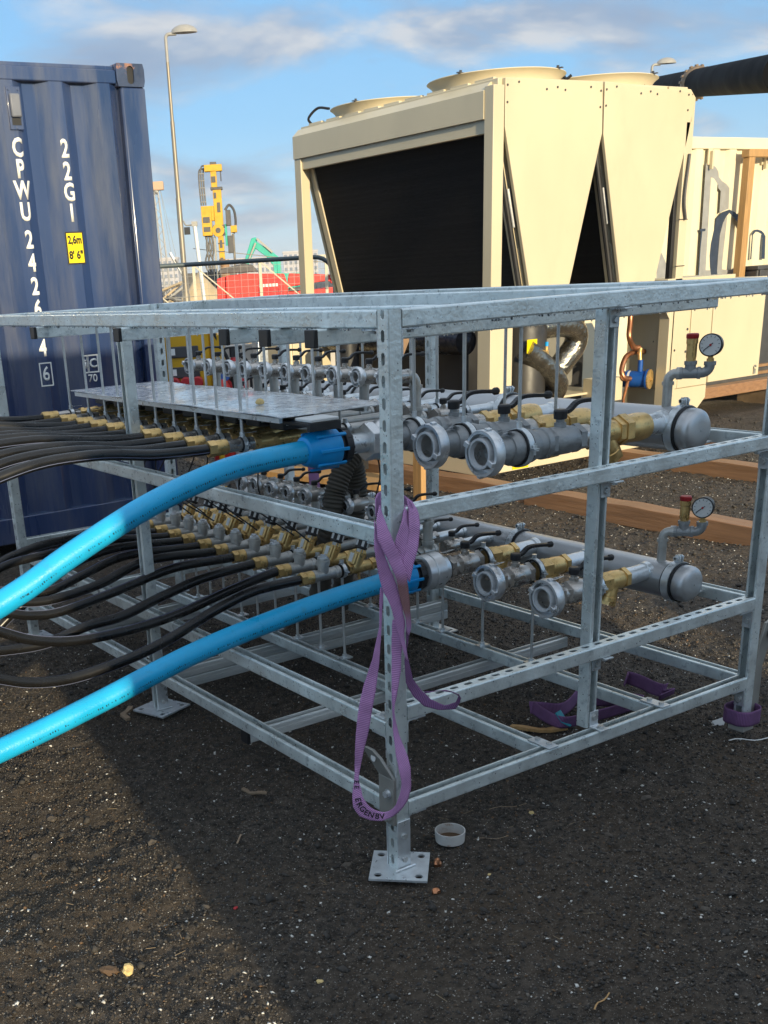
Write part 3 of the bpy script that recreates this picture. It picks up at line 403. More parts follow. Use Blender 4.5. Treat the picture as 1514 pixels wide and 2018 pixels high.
me = bpy.data.meshes.new('ground'); me.vertices.add(nx * ny); me.vertices.foreach_set('co', np.stack([GX, GY, GZ], -1).ravel())
me.loops.add(quads.size); me.loops.foreach_set('vertex_index', quads.ravel())
me.polygons.add(len(quads)); me.polygons.foreach_set('loop_start', np.arange(len(quads)) * 4); me.polygons.foreach_set('loop_total', np.full(len(quads), 4))
me.update(); me.materials.append(soil); me.shade_smooth()
struct(bpy.data.objects.new('ground', me)); COL.objects.link(bpy.data.objects['ground'])

# clods and pale fragments lying in the soil (uncountable)
def scatter(name, N, m, rfun, flat, seed, region, kindlab):
    r = np.random.default_rng(seed); base = np.array([(1, 0, 0), (-1, 0, 0), (0, 1, 0), (0, -1, 0), (0, 0, 1), (0, 0, -1)], float)
    fc = np.array([(0, 2, 4), (2, 1, 4), (1, 3, 4), (3, 0, 4), (2, 0, 5), (1, 2, 5), (3, 1, 5), (0, 3, 5)])
    x = r.uniform(region[0], region[1], N); y = r.uniform(region[2], region[3], N); sz = rfun(r, N)
    P = base[None] * (sz[:, None, None]) * r.uniform(.55, 1.35, (N, 6, 3)); P[:, :, 2] *= flat
    a = r.uniform(0, 2 * math.pi, N); c, s = np.cos(a)[:, None], np.sin(a)[:, None]
    tl = r.normal(0, .35, (N, 2)); P[:, :, 2] += P[:, :, 0] * tl[:, :1] + P[:, :, 1] * tl[:, 1:]
    X = P[:, :, 0] * c - P[:, :, 1] * s + x[:, None]; Y = P[:, :, 0] * s + P[:, :, 1] * c + y[:, None]; Z = P[:, :, 2] + gz(x, y)[:, None] + (sz * flat * .45)[:, None]
    v = np.stack([X, Y, Z], -1).reshape(-1, 3); f = (fc[None] + (np.arange(N) * 6)[:, None, None]).reshape(-1, 3)
    me = bpy.data.meshes.new(name); me.vertices.add(len(v)); me.vertices.foreach_set('co', v.ravel()); me.loops.add(f.size); me.loops.foreach_set('vertex_index', f.ravel())
    me.polygons.add(len(f)); me.polygons.foreach_set('loop_start', np.arange(len(f)) * 3); me.polygons.foreach_set('loop_total', np.full(len(f), 3)); me.update(); me.materials.append(m)
    o = bpy.data.objects.new(name, me); COL.objects.link(o); tag(o, kindlab, 'gravel', None, 'stuff')
clodm = mat('soil_clod', (0.046, 0.041, 0.036), 0.85, 0, 0.4, 9, 0.4, 90)
clodb = mat('brown_chip', (0.13, 0.078, 0.042), 0.85, 0, 0.4, 9)
shellm = mat('shell_fragment', (0.62, 0.60, 0.55), 0.6, 0, 0.2, 9)
near_ = (-1.35, 2.4, -1.0, 3.2)
scatter('soil_clods', 110000, clodm, lambda r, n: 0.0016 + 0.0052 * r.random(n) ** 3 + 0.009 * (r.random(n) > .996), 0.8, 3, near_, 'dark crumbly clods lying on the soil')
scatter('soil_crumbs', 60000, mat('soil_crumb', (0.15, 0.128, 0.105), 0.85, 0, 0.4, 9), lambda r, n: 0.0014 + 0.0036 * r.random(n) ** 3, 0.75, 13, near_, 'paler brown crumbs lying on the soil')
scatter('bark_chips', 26000, clodb, lambda r, n: 0.0022 + 0.005 * r.random(n) ** 3, 0.5, 5, (-1.4, 5.8, -1.0, 6.5), 'small brown chips mixed in the dark soil')
scatter('soil_lumps', 24000, clodm, lambda r, n: 0.004 + 0.014 * r.random(n) ** 4, 0.7, 6, (2.4, 8.0, -1.0, 8.0), 'dark lumps on the soil behind the rack')
scatter('shell_fragments', 26000, shellm, lambda r, n: 0.0012 + 0.0056 * r.random(n) ** 3.4, 0.45, 4, (-1.4, 6.5, -1.0, 7.0), 'tiny pale shell fragments strewn over the dark soil')
# paved strip behind the yard
pv = MB().box(-60, 90, 12, 22, -0.5, 0.02); struct(pv.build('road', concrete, flat=True))
sb = MB().prism([(-60, 0), (-60, .25), (-20, .55), (4, .62), (20, .5), (60, .6), (90, .3), (90, 0)], (0, 22.5, 0), (1, 0, 0), (0, 0, 1), (0, 1, 0), 3.0)
struct(sb.build('sand_bank', sandm, flat=True))

# ================================================================== STEEL RACK
PW = 0.041
def csec(open_web_gap=None):
    w = PW / 2; r = 0.004; th = 0.0026; lip = 0.0095; ret = 0.007
    arc = [(w - r + r * math.cos(a), w - r + r * math.sin(a)) for a in (math.pi / 2, math.pi / 4, 0)]
    arcb = [(w - r + r * math.cos(a), -w + r - r * math.sin(a)) for a in (0, math.pi / 4, math.pi / 2)]
    g = open_web_gap or 0.0
    half = [(g, w)] + arc + arcb + [(w - lip, -w), (w - lip, -w + ret), (w - lip + th, -w + ret), (w - lip + th, -w + th), (w - th, -w + th), (w - th, w - th), (g, w - th)]
    return half
def channel(mb, p0, axis_, L, side, web, slots=False, pitch=0.05, start=0.025):
    p0, a, s, w = V3(p0), V3(axis_), V3(side), V3(web)
    h = csec(0.0068 if slots else None)
    mb.prism(h, p0, s, w, a, L); mb.prism(h, p0, -s, w, a, L)
    if slots:
        r = 0.0068; hl = 0.014 - r; t = 0.0; c = start; segs = []
        o = p0 + w * (PW / 2 - 0.0026)
        cs = [x for x in np.arange(start, L, pitch)]
        edges = [0.0] + sum([[x - hl, x + hl] for x in cs], []) + [L]
        arc = [math.pi / 2 * k / 3 for k in range(-2, 3)]
        for k in range(0, len(edges), 2):
            lo, hi = max(edges[k], 0), min(edges[k + 1], L)
            if hi - lo < .016: continue
            left = [(lo, -r), (lo, r)] if k == 0 else [(lo - 0 , -r)] + [(lo + r * math.cos(q), r * math.sin(q)) for q in arc] + [(lo, r)]
            rightp = [(hi, r), (hi, -r)] if k == len(edges) - 2 else [(hi, r)] + [(hi - r * math.cos(q), -r * math.sin(q)) for q in arc] + [(hi, -r)]
            mb.prism(left + rightp, o, a, s, w, 0.0026)
X_, Y_, Z_ = Vector((1, 0, 0)), Vector((0, 1, 0)), Vector((0, 0, 1))
ZB, Z2R, Z3R, ZT, Z2L, Z3L = 0.201, 0.474, 0.987, 1.4377, 0.426, 0.935
LX, LY = 1.516, 2.76; h_ = PW / 2
rack = thing('steel_rack', (0.02, 0.02, 0), 'galvanised steel strut frame carrying two tiers of pipe manifolds on dark soil', 'rack')
def chan(name, p0, ax, L, side, web, slots=False, **k):
    m = MB(); channel(m, p0, ax, L, side, web, slots, **k); return m.build(name, galv, rack, flat=True)
# posts: centre, web direction, slots
posts = [((h_, h_), -X_, Y_, 1), ((LX - h_, h_), X_, Y_, 0), ((0.78, PW + h_), Y_, X_, 0), ((PW + h_ + .002, 1.523), X_, Y_, 0),
         ((h_, LY - h_), -X_, Y_, 1), ((LX - h_, LY - h_), -X_, Y_, 1), ((1.475 - h_, 1.56), -X_, Y_, 1), ((0.79, LY - PW - h_), -Y_, X_, 1)]
POST = []
for k, ((x, y), web, side, sl) in enumerate(posts):
    inner = k in (2,)
    z0 = 0.006 if k not in (2,) else ZB
    z1 = ZT if k in (0, 1, 4, 5, 6, 7) else ZT - PW
    POST.append(chan('post', (x, y, z0), Z_, z1 - z0, side, web, bool(sl)))
def railY(x, z, y0, y1, web=-Z_, slots=False): return chan('rail', (x, y0, z - h_), Y_, y1 - y0, X_, web, slots)
def railX(y, z, x0, x1, web=-Z_, slots=False): return chan('rail', (x0, y, z - h_), X_, x1 - x0, Y_, web, slots)
e = 0.001
for z in (ZB, Z3L, Z2L): railY(h_, z, PW + e, LY - PW - e)
railY(h_, ZT, PW + e, LY - PW - e)
railX(h_, ZB, PW + e, LX - PW - e); railX(h_, Z2R, PW + e, LX - PW - e, Z_, True); railX(h_, Z3R, PW + e, LX - PW - e, Z_, True)
railX(h_, ZT, PW + e, LX - PW - e, Z_)
for z in (ZB, Z2R, Z3R, ZT): railY(LX - h_, z, PW + e, LY - PW - e)
for z in (ZB, Z2R, Z3R, ZT): railX(LY - h_, z, PW + e, LX - PW - e)
for x in (0.58, 1.07): railY(x, ZB, PW + e, LY - PW - e)
railY(1.07, ZT, PW + e, LY - PW - e)
railY(0.20, ZT, PW + e, LY - PW - e)
railY(0.60, ZT - PW - .001, .5, LY - PW - e)
XCH = (0.254, 0.465, 0.673, 1.357, 2.1)
for k, y in enumerate(XCH):
    railX(y, ZT - PW - .0005, -0.03, 1.475, Z_)
    c = MB().box(-0.042, -0.03, y - .0215, y + .0215, ZT - 2 * PW - .002, ZT - PW - .0003); c.build('channel_cap', blackp, rack, bevel=.002)
# double struts lying under the frame
for (y, zt, n, x0) in ((0.80, 0.155, 1, 0.02), (1.50, 0.155, 2, 0.12), (2.30, 0.155, 2, 0.13)):
    for q in range(n):
        railX(y, zt - q * PW * 1.0 - q * .001, x0, 1.47, Z_ if q else -Z_).data.materials[0] = galvw
        MB().box(x0 + .002, 1.468, y - h_ - .0022, y - h_ - .0003, zt - q * (PW + .001) - h_ - .004, zt - q * (PW + .001) - h_ + .004).build('rail_ridge', galvw, rack)
    c = MB().box(x0 - .012, x0, y - .022, y + .022, zt - n * PW - .002, zt + .002); c.build('channel_cap', blackp, rack, bevel=.002)
# base plates, turned 45 degrees to the frame
def base_plate(cx, cy, rot):
    m = MB(); hs = 0.078; th = 0.006; pts = []
    # plate with four holes: ring of quads round each hole
    cells = []
    def cell(x0, x1, y0, y1, hole):
        if not hole: m.prism([(x0, y0), (x1, y0), (x1, y1), (x0, y1)], (cx, cy, 0.0), ca, sa, Z_, th); return
        n = 12; hx, hy = (x0 + x1) / 2, (y0 + y1) / 2; r = .0105
        outer = []; inner = []
        for i in range(n):
            a = 2 * math.pi * (i + .5) / n; c_, s_ = math.cos(a), math.sin(a); k = 1 / max(abs(c_), abs(s_))
            outer.append((hx + c_ * k * (x1 - x0) / 2, hy + s_ * k * (y1 - y0) / 2)); inner.append((hx + c_ * r, hy + s_ * r))
        for i in range(n):
            j = (i + 1) % n; q = [outer[i], outer[j], inner[j], inner[i]]
            a0, a1 = 2 * math.pi * (i + .5) / n, 2 * math.pi * (i + 1.5) / n
            for ck in range(4):
                ac = math.pi / 4 + ck * math.pi / 2
                if a0 < ac < a1 - 1e-6 or a0 < ac - 0 < a1: q = [outer[i], (hx + math.copysign((x1 - x0) / 2, math.cos(ac)), hy + math.copysign((y1 - y0) / 2, math.sin(ac))), outer[j], inner[j], inner[i]]
            m.prism(q, (cx, cy, 0.0), ca, sa, Z_, th)
    ca = Vector((math.cos(rot), math.sin(rot), 0)); sa = Vector((-math.sin(rot), math.cos(rot), 0)); g = .032
    for sx in (-1, 1):
        for sy in (-1, 1): cell(*sorted((sx * hs, sx * g)), *sorted((sy * hs, sy * g)), True)
    cell(-g, g, -hs, -g, False); cell(-g, g, g, hs, False); cell(-hs, -g, -g, g, False); cell(g, hs, -g, g, False); cell(-g, g, -g, g, False)
    pl = m.build('base_plate', galv2, rack, flat=True)
    return pl
def shoe(cx, cy, web, side, H=.145):
    m = MB(); t = .004; w = h_ + .0006
    for s in (1, -1):
        o = Vector((cx, cy, .006)) + side * (s * w)
        m.prism([(-h_ - .001, 0), (h_ + .001, 0), (h_ + .001, H), (-h_ - .001, H)], o, web, Z_, side * s, t)
    b = m.build('post_shoe', galv2, rack, bevel=.0012)
    for s in (1, -1):
        for z in (.035, .105):
            q = MB().hexn(Vector((cx, cy, z)) + side * (s * (w + t)), Vector((cx, cy, z)) + side * (s * (w + t + .006)), .0085); q.build('bolt', rodm, b)
    wl = MB().box(cx - h_ - .014, cx + h_ + .014, cy - h_ - .012, cy - h_ - .0055, .006, .013); wl.build('weld_bead', galv2, rack, bevel=.003)
for (x, y), rot in (((.021, .017), R_(47)), ((.066, 1.523), R_(20)), ((h_, LY - h_), R_(3)), ((1.455, 1.56), R_(0)), ((LX - h_, LY - h_), R_(0)), ((.79, LY - .06), 0)):
    base_plate(x, y, rot)
shoe(h_, h_, -X_, Y_); shoe(PW + h_ + .002, 1.523, X_, Y_)
# angle brackets with bolts
def bracket(c, along, upd, L=.062, wd=.034, bolts=True):
    """corner at c; one leg along `along`, one leg along `upd`; width across both"""
    c, a, u = V3(c), V3(along), V3(upd); s = a.cross(u); t = .0045
    prof = [(0, 0), (L, 0), (L, t), (t * 2.4, t), (t * 1.3, t * 1.3), (t, t * 2.4), (t, L), (0, L)]
    b = MB().prism(prof, c - s * wd / 2, a, u, s, wd).build('bracket', galv2, rack, bevel=.0008)
    if bolts:
        for p, n_ in ((c + a * L * .62 + u * t, u), (c + u * L * .62 + a * t, a)):
            MB().hexn(p, p + n_ * .007, .0092).lathe(p, n_, [(0, .0115), (.0012, .0115)], 16).build('bolt', rodm, b)
    return b
# under the right-hand face rails at the front, middle and right posts
for z in (ZB, Z2R, Z3R, ZT):
    bracket((PW + .0015, h_, z - PW - .0008), X_, -Z_)
    bracket((LX - PW - .0015, h_, z - PW - .0008), -X_, -Z_)
for z in (Z2R, Z3R, ZT): bracket((.787, PW - .0006, z - PW - .0008), -Y_, -Z_, .05)
bracket((.787, PW - .0006, ZB + .0008), -Y_, Z_, .05)
for z in (Z2L, Z3L, ZT, ZB): bracket((h_, PW + .0015, z - PW - .0008), Y_, -Z_)
bracket((h_, PW + .0015, Z2L + .0008), Y_, Z_, .05)
for z in (Z2L, ZB): bracket((PW + h_, 1.545 + .0006, z + .0008), Y_, Z_)
bracket((PW + h_, 1.545 + .0006, Z3L + .0008), Y_, Z_); bracket((PW + h_, 1.545 + .0006, ZT - PW - .0008), Y_, -Z_)
for x in (.58, 1.07):      # flat joint plates with two bolts
    b = MB().box(x - .019, x + .019, -.002, .086, ZB + .0008, ZB + .0055).build('joint_plate', galv2, rack, bevel=.0008)
    for y in (.018, .064): MB().hexn((x, y, ZB + .0055), (x, y, ZB + .0125), .0085).build('bolt', rodm, b)
# threaded rods with feet
def rod(x, y, z0, z1, foot=None):
    o = MB().cyl((x, y, z0), (x, y, z1), .0052, 10).build('threaded_rod', rodm, rack)
    if foot is not None:
        MB().box(x - .024, x + .024, y - .016, y + .016, foot + .0006, foot + .006).hexn((x, y, foot + .006), (x, y, foot + .016), .010).build('rod_foot', galv2, o)
    return o
UY = [2.39, 2.2, 2.04, 1.91, 1.76, 1.6, 1.46, 1.3, 1.15, 1.0]
LYs = [2.30, 2.16, 2.04, 1.92, 1.78, 1.65, 1.51, 1.36, 1.20, 1.05]
for y in UY:
    rod(.195, y, 1.058, ZT - PW, None); rod(.60, y + .03, 1.06, ZT - 2 * PW, None); rod(1.13, y, 1.05, ZT - PW, None)
for y in LYs: rod(.60, y, ZB, .505, ZB); rod(1.07, y, ZB, .505, ZB)
BY = (0.245, 0.475, 0.705)
for y in BY: rod(.655, y, 1.076, ZT - 2 * PW); rod(1.06, y + .02, 1.075, ZT - 2 * PW)
LBY = (0.31, 0.57, 0.82)
for y in LBY: rod(1.062, y, ZB, .49, ZB)
# lifting lugs bolted to two posts
def lug(pts, o, u, v, w, th, hole, bolts):
    m = MB(); n = 14; hx, hy, r = hole
    m.prism(pts, o, u, v, w, th); b = m.build('lifting_lug', lugm, rack, bevel=.0015)
    p = V3(o) + V3(u) * hx + V3(v) * hy
    MB().cyl(p - V3(w) * .0006, p + V3(w) * (th + .0006), r, 16).build('lug_hole', darkm, b)
    for q in bolts:
        p = V3(o) + V3(u) * q[0] + V3(v) * q[1] + V3(w) * th
        MB().lathe(p, w, [(0, .012), (.002, .012)], 16).hexn(p, p + V3(w) * .010, .0095).build('bolt', galv2, b)
lugv = Vector((0, 0, 1))
ly0 = -.001
b_ = MB().prism([(0, 0), (.062, 0), (.062, .135), (0, .135)], (-.011, ly0, .142), Y_, Z_, -X_ * -1, .010)
lower = b_.build('lifting_lug', lugm, rack, bevel=.0015)
tilt = Vector((-.34, .35, .87)).normalized()
MB().prism([(0, 0), (.062, 0), (.062, .075), (.047, .092), (.015, .092), (0, .070)], (-.011, ly0, .277), Y_, tilt, X_, .010).build('lug_tongue', lugm, lower, bevel=.0015)
pc = Vector((-.011, ly0 + .031, .277)) + tilt * .062
nr = Y_.cross(tilt).normalized()
MB().cyl(pc - nr * .001 * 0 - Vector((.0015, 0, 0)), pc - Vector((.0025, 0, 0)), .010, 16).build('lug_hole', greyw, lower)
for z in (.165, .232): MB().lathe((-.011, .021, z), -X_, [(0, .013), (.002, .013)], 16).hexn((-.011, .021, z), (-.023, .021, z), .010).build('bolt', galv2, lower)
MB().prism([(0, 0), (.06, 0), (.062, .17), (.10, .24), (.10, .30), (.085, .315), (.055, .315), (.02, .25), (0, .17)], (LX + .002, .005, .05), Y_ * .2 + X_ * 0.0 + Y_ * .0 + X_ * .98, Z_, Y_, .010).build('lifting_lug', lugm, rack, bevel=.0015)
MB().cyl((LX + .085, .0035, .325), (LX + .085, .0165, .325), .016, 16).build('lug_hole', darkm, rack)
# water drops hanging under the upper rails
wm = MB()
for _ in range(420):
    k = random.random()
    if k < .4: p = (random.uniform(.0, .006) + (PW - .006) * (random.random() < .5) * 0, random.uniform(.05, 2.6), ZT - PW)
    elif k < .75: p = (random.uniform(.05, 1.8), random.uniform(0, .006), ZT - PW)
    else: p = (random.uniform(.05, 1.47), random.choice(XCH[:4]) - h_ + random.uniform(0, .005), ZT - 2 * PW)
    r = random.uniform(.0012, .0030); wm.lathe(p, (0, 0, -1), [(-.0003, r * .8), (r * .8, r), (r * 1.6, r * .7), (r * 2.0, r * .15)], 7)
o = wm.build('water_drops', water, rack); o['kind'] = 'stuff'
# ================================================================== HEADERS
def header(name, x, z, r, y0, y1, label, clamps):
    t = thing(name, (x, y0, z), label, 'pipe manifold')
    MB().lathe((x, y0, z), Y_, [(0.05, r), (y1 - y0, r), (y1 - y0 + .03, r * .92), (y1 - y0 + .05, r * .5), (y1 - y0 + .055, 0.002)], 40, cap=False).build('header_pipe', stain, t)
    MB().lathe((x, y0, z), Y_, [(.001, .002), (.0012, r * .42), (.0035, r * .68), (.008, r * .84), (.015, r * .945), (.023, r * .985), (.031, r), (.0495, r)], 40, cap=False).build('end_cap', stain, t)
    for y in clamps:
        c = MB().lathe((x, y, z), Y_, [(-.004, r + .001), (-.002, r + .0048), (.038, r + .0048), (.042, r + .001)], 40, cap=False).build('pipe_clamp', rubber, t)
        MB().lathe((x, y + .006, z), Y_, [(0, r + .0045), (0, r + .008), (.027, r + .008), (.027, r + .0045)], 40, cap=False).build('clamp_band', galv2, c)
        e_ = MB()
        for s in (-1, 1):
            e_.prism([(-.012, 0), (.012, 0), (.012, .018), (.008, .025), (-.008, .025), (-.012, .018)], (x + s * .006 - .0015, y + .018, z + r + .005), Y_, Z_, X_, .003)
        e_.hexn((x - .02, y + .018, z + r + .020), (x - .0075, y + .018, z + r + .020), .008).cyl((x - .02, y + .018, z + r + .020), (x + .022, y + .018, z + r + .020), .004).hexn((x + .0075, y + .018, z + r + .020), (x + .016, y + .018, z + r + .020), .008)
        e_.build('clamp_ear', galv2, c)
        MB().box(x + r + .004, x + r + .0085, y - .004, y + .04, z - .052, z + .02).box(x + r + .0086, x + r + .055, y - .004, y + .04, z - .0525, z - .048).hexn((x + r + .0085, y + .018, z + .0), (x + r + .018, y + .018, z), .009).build('clamp_bracket', galv2, c)
    return t
HX, HZ, HR = 1.318, 1.006, .067
LHX, LHZ, LHR = 1.36, .508, .060
H1 = header('header', HX, HZ, HR, .140, 2.62, 'upper stainless header pipe with a domed end cap, running along the top tier', (.19, .95, 1.85))
H2 = header('header', LHX, LHZ, LHR, .148, 2.62, 'lower stainless header pipe with a domed end cap, running along the bottom tier', (.198, .92, 1.85))

def gauge_group(t, x, y, z, r):
    """riser from the header, elbow, tee with safety valve, elbow and pressure gauge"""
    dr = Vector((.62, -.78, 0)).normalized(); face = Vector((-.86, -.45, .06)).normalized(); zt = z + r + .098
    p = V3((x, y, z + r - .004)); top = V3((x, y, zt))
    R = .022
    path = [p, p + Z_ * .035] + elbow(top, Z_, dr, R) + [top + dr * .035]
    g = MB().tube(path, .0145, 14); g.lathe(top - Z_ * .034, Z_, [(0, .0185), (.010, .0185)], 16).lathe(top + dr * .022, dr, [(0, .0185), (.010, .0185)], 16)
    g.build('riser_pipe', malle, t)
    te = top + dr * .062
    m = MB().lathe(te - dr * .032, dr, [(0, .0185), (.009, .0185), (.011, .0165), (.052, .0165), (.054, .0185), (.063, .0185)], 18)
    m.lathe(te, Z_, [(0, .0155), (.024, .0165), (.026, .0190), (.036, .0190)], 18)
    el = te + dr * .056
    m.tube([te + dr * .028] + elbow(el, dr, Z_, .022) + [el + Z_ * .026], .0150, 16).lathe(el + Z_ * .022, Z_, [(0, .018), (.011, .018)], 18)
    m.build('gauge_tee', castg, t)
    s0 = te + Z_ * .036
    sv_ = MB().hexn(s0, s0 + Z_ * .010, .0145).lathe(s0 + Z_ * .010, Z_, [(0, .0155), (.040, .0155), (.041, .0172), (.056, .0172)], 20).build('safety_valve', brass, t)
    MB().lathe(s0 + Z_ * .066, Z_, [(0, .0172), (.003, .0185), (.012, .0185), (.015, .016)], 20).build('valve_cap', redp, sv_)
    g0 = el + Z_ * .033
    MB().hexn(g0, g0 + Z_ * .009, .011).lathe(g0 + Z_ * .009, Z_, [(0, .008), (.012, .008)], 14).build('gauge_stem', brass, t)
    c = g0 + Z_ * .048
    ga = MB().lathe(c - face * .022, face, [(0, .024), (.002, .0325), (.034, .034), (.040, .034), (.041, .0305)], 32).build('pressure_gauge', blackp, t)
    MB().lathe(c + face * .0193, face, [(0, .0300), (.0008, .0300)], 32).build('gauge_dial', greyw, ga)
    u = Z_.cross(face).normalized(); v = face.cross(u)
    tk = MB()
    for i in range(11):
        a = R_(-135 + 27 * i); d = u * math.sin(a) + v * math.cos(a)
        tk.obox(c + face * .0208 + d * .025, d, d.cross(face), face, .0026, .0006, .0003)
    tk.build('dial_marks', blk, ga)
    nd = (u * -.75 - v * .62).normalized()
    MB().obox(c + face * .0218 + nd * .008, nd, nd.cross(face), face, .017, .0011, .0005).build('needle', blk, ga)
    MB().lathe(c + face * .021, face, [(0, .0035), (.0022, .0035)], 12).build('needle_hub', redp, ga)
gauge_group(H1, HX, .275, HZ, HR)
gauge_group(H2, LHX, .285, LHZ, LHR)

# ================================================================== PIPE PIECES
def storz(t, x, y, z, R, s, name='coupling'):
    """claw coupling, open face toward -X at x"""
    prof = [(.062 * s, .030 * s), (.062 * s, .045 * s), (.048 * s, .047 * s), (.046 * s, R * .95), (.040 * s, R), (.012 * s, R), (.006 * s, R * .97), (.006 * s, R * .84), (.034 * s, R * .83), (.034 * s, R * .67)]
    cm_ = MB().lathe((x, y, z), X_, prof, 36, cap=False)
    if R < .05:
        for a in (R_(205), R_(25)):
            d = Vector((0, math.cos(a), math.sin(a))); cm_.obox(Vector((x + .004 * s, y, z)) + d * R * .82, d, X_.cross(d), X_, R * .17, R * .2, .016 * s)
    c = cm_.build(name, alu, t)
    MB().lathe((x, y, z), X_, [(.034 * s, R * .67), (.000 * s, R * .66), (-.002 * s, R * .64), (-.002 * s, R * .56), (.001 * s, R * .54), (.012 * s, R * .485)], 36, cap=False).build('gasket', gasket, c)
    MB().lathe((x, y, z), X_, [(.012 * s, R * .485), (.060 * s, R * .40)], 28, cap=False).lathe((x, y, z), X_, [(.060 * s, R * .40), (.061 * s, .001)], 28, cap=False).build('bore', nickel, c)
    for a in (R_(205), R_(25)):
        d = Vector((0, math.cos(a), math.sin(a))); tv = X_.cross(d); d2 = Vector((0, math.cos(a + 1.35), math.sin(a + 1.35)))
        P = [(Vector((x + .006 * s, y, z)) + d * R * .80, d, tv, R * .15, R * .12, .013 * s), (Vector((x + .022 * s, y, z)) + d2 * R * 1.02, d2, X_.cross(d2), R * .07, R * .10, .010 * s)]
        if R > .05:
            for o_, u_, v_, a_, b_, c_ in P: MB().obox(o_, u_, v_, X_, a_, b_, c_).build('coupling_lug', alu, c, bevel=.002 * s)
    return c
def clampx(t, x, y, z, r, s=1.0, side=True):
    c = MB().lathe((x - .014 * s, y, z), X_, [(0, r), (0, r + .004 * s), (.028 * s, r + .004 * s), (.028 * s, r)], 28, cap=False).build('pipe_clamp', rubber, t)
    m = MB().lathe((x - .009 * s, y, z), X_, [(0, r + .0035 * s), (0, r + .0062 * s), (.018 * s, r + .0062 * s), (.018 * s, r + .0035 * s)], 28, cap=False)
    for sg in (-1, 1):
        m.box(x - .009 * s, x + .009 * s, y + sg * (r + .012 * s) - .009 * s, y + sg * (r + .012 * s) + .009 * s, z - .0035 * s, z - .001 * s)
        m.box(x - .009 * s, x + .009 * s, y + sg * (r + .012 * s) - .009 * s, y + sg * (r + .012 * s) + .009 * s, z + .001 * s, z + .0035 * s)
        m.cyl((x, y + sg * (r + .013 * s), z - .014 * s), (x, y + sg * (r + .013 * s), z + .016 * s), .0032 * s, 8).hexn((x, y + sg * (r + .013 * s), z + .0036 * s), (x, y + sg * (r + .013 * s), z + .010 * s), .0062 * s)
    m.cyl((x, y, z + r + .005 * s), (x, y, z + r + .022 * s), .0082, 10)
    m.build('clamp_band', galv2, c)
    return c
def handle(t, x, y, z0, s, ang=0.0, name='lever_handle'):
    """black lever on a stem at (x,y,z0)"""
    d = Vector((math.cos(ang), math.sin(ang), 0)); p = V3((x, y, z0)); w = Z_.cross(d)
    m = MB().lathe(p, Z_, [(0, .017 * s), (.020 * s, .018 * s), (.024 * s, .014 * s)], 12)
    path = catmull([p + Z_ * .014 * s - d * .01 * s, p + Z_ * .018 * s + d * .022 * s, p + Z_ * .036 * s + d * .045 * s, p + Z_ * .040 * s + d * .075 * s, p + Z_ * .037 * s + d * .128 * s], 4)
    for a, b in zip(path[:-1], path[1:]): m.beam(a, b + (b - a) * .12, .020 * s, .010 * s, Z_)
    m.lathe(path[-1] - d * .006 * s, d, [(0, .006 * s), (.004 * s, .0105 * s), (.016 * s, .0105 * s), (.021 * s, .006 * s)], 10)
    h = m.build(name, blackp, t, bevel=.0015 * s); return h
def ball_valve(t, x0, x1, y, z, r, m_, hdir=0.0, s=1.0):
    L = x1 - x0
    v = MB().hexn((x0, y, z), (x0 + L * .16, y, z), r * 1.02).lathe((x0 + L * .16, y, z), X_, [(0, r * .86), (L * .05, r * .9), (L * .10, r), (L * .5, r), (L * .56, r * .93), (L * .68, r * .9)], 24).hexn((x1 - L * .17, y, z), (x1, y, z), r * 1.02)
    v.lathe((x0 + L * .45, y, z + r * .9), Z_, [(0, r * .42), (r * .35, r * .42), (r * .37, r * .30), (r * .75, r * .30)], 14)
    b = v.build('ball_valve', m_, t); handle(t, x0 + L * .45, y, z + r * 1.5, s, hdir); return b
def tagp(t, x, y, z, rot, tilt, w=.034, h=.022):
    a = Vector((math.cos(rot), math.sin(rot), 0)); b = (Z_ * math.sin(tilt) + a.cross(Z_) * math.cos(tilt)).normalized(); n = a.cross(b)
    o = MB().obox((x, y, z), a, b, n, w / 2, h / 2, .0004).build('paper_tag', tagw, t)
    pr_ = MB()
    for k in (-1, 0, 1):
        pr_.obox(V3((x, y, z)) + b * k * h * .26 - n * .0006 , a, b, n, w * random.uniform(.22, .36), h * .05, .0003); pr_.obox(V3((x, y, z)) + b * k * h * .26 + n * .0006, a, b, n, w * random.uniform(.22, .36), h * .05, .0003)
    pr_.build('tag_print', blk, o)
def strainer(t, x, y, z, r, L, d):
    d = V3(d).normalized(); p = V3((x + L * .45, y, z))
    b = MB().hexn((x, y, z), (x + L * .2, y, z), r * 1.05).lathe((x + L * .2, y, z), X_, [(0, r * .88), (L * .25, r * .98), (L * .55, r * .9), (L * .62, r * .86)], 20).hexn((x + L * .82, y, z), (x + L, y, z), r * 1.05)
    b.lathe(p, d, [(0, r * .8), (r * 1.55, r * .84), (r * 1.6, r * .92), (r * 2.0, r * .92)], 20).hexn(p + d * r * 2.0, p + d * r * 2.35, r * .95)
    q = b.build('strainer', brass, t)
    MB().cyl(p + d * r * 1.2 + Vector((r * .9, 0, 0)), p + d * r * 1.2 + Vector((r * .9, 0, 0)) + Vector((0.2, 0, -1)).normalized() * r * .9, r * .14, 8).build('drain_cock', brass, q)

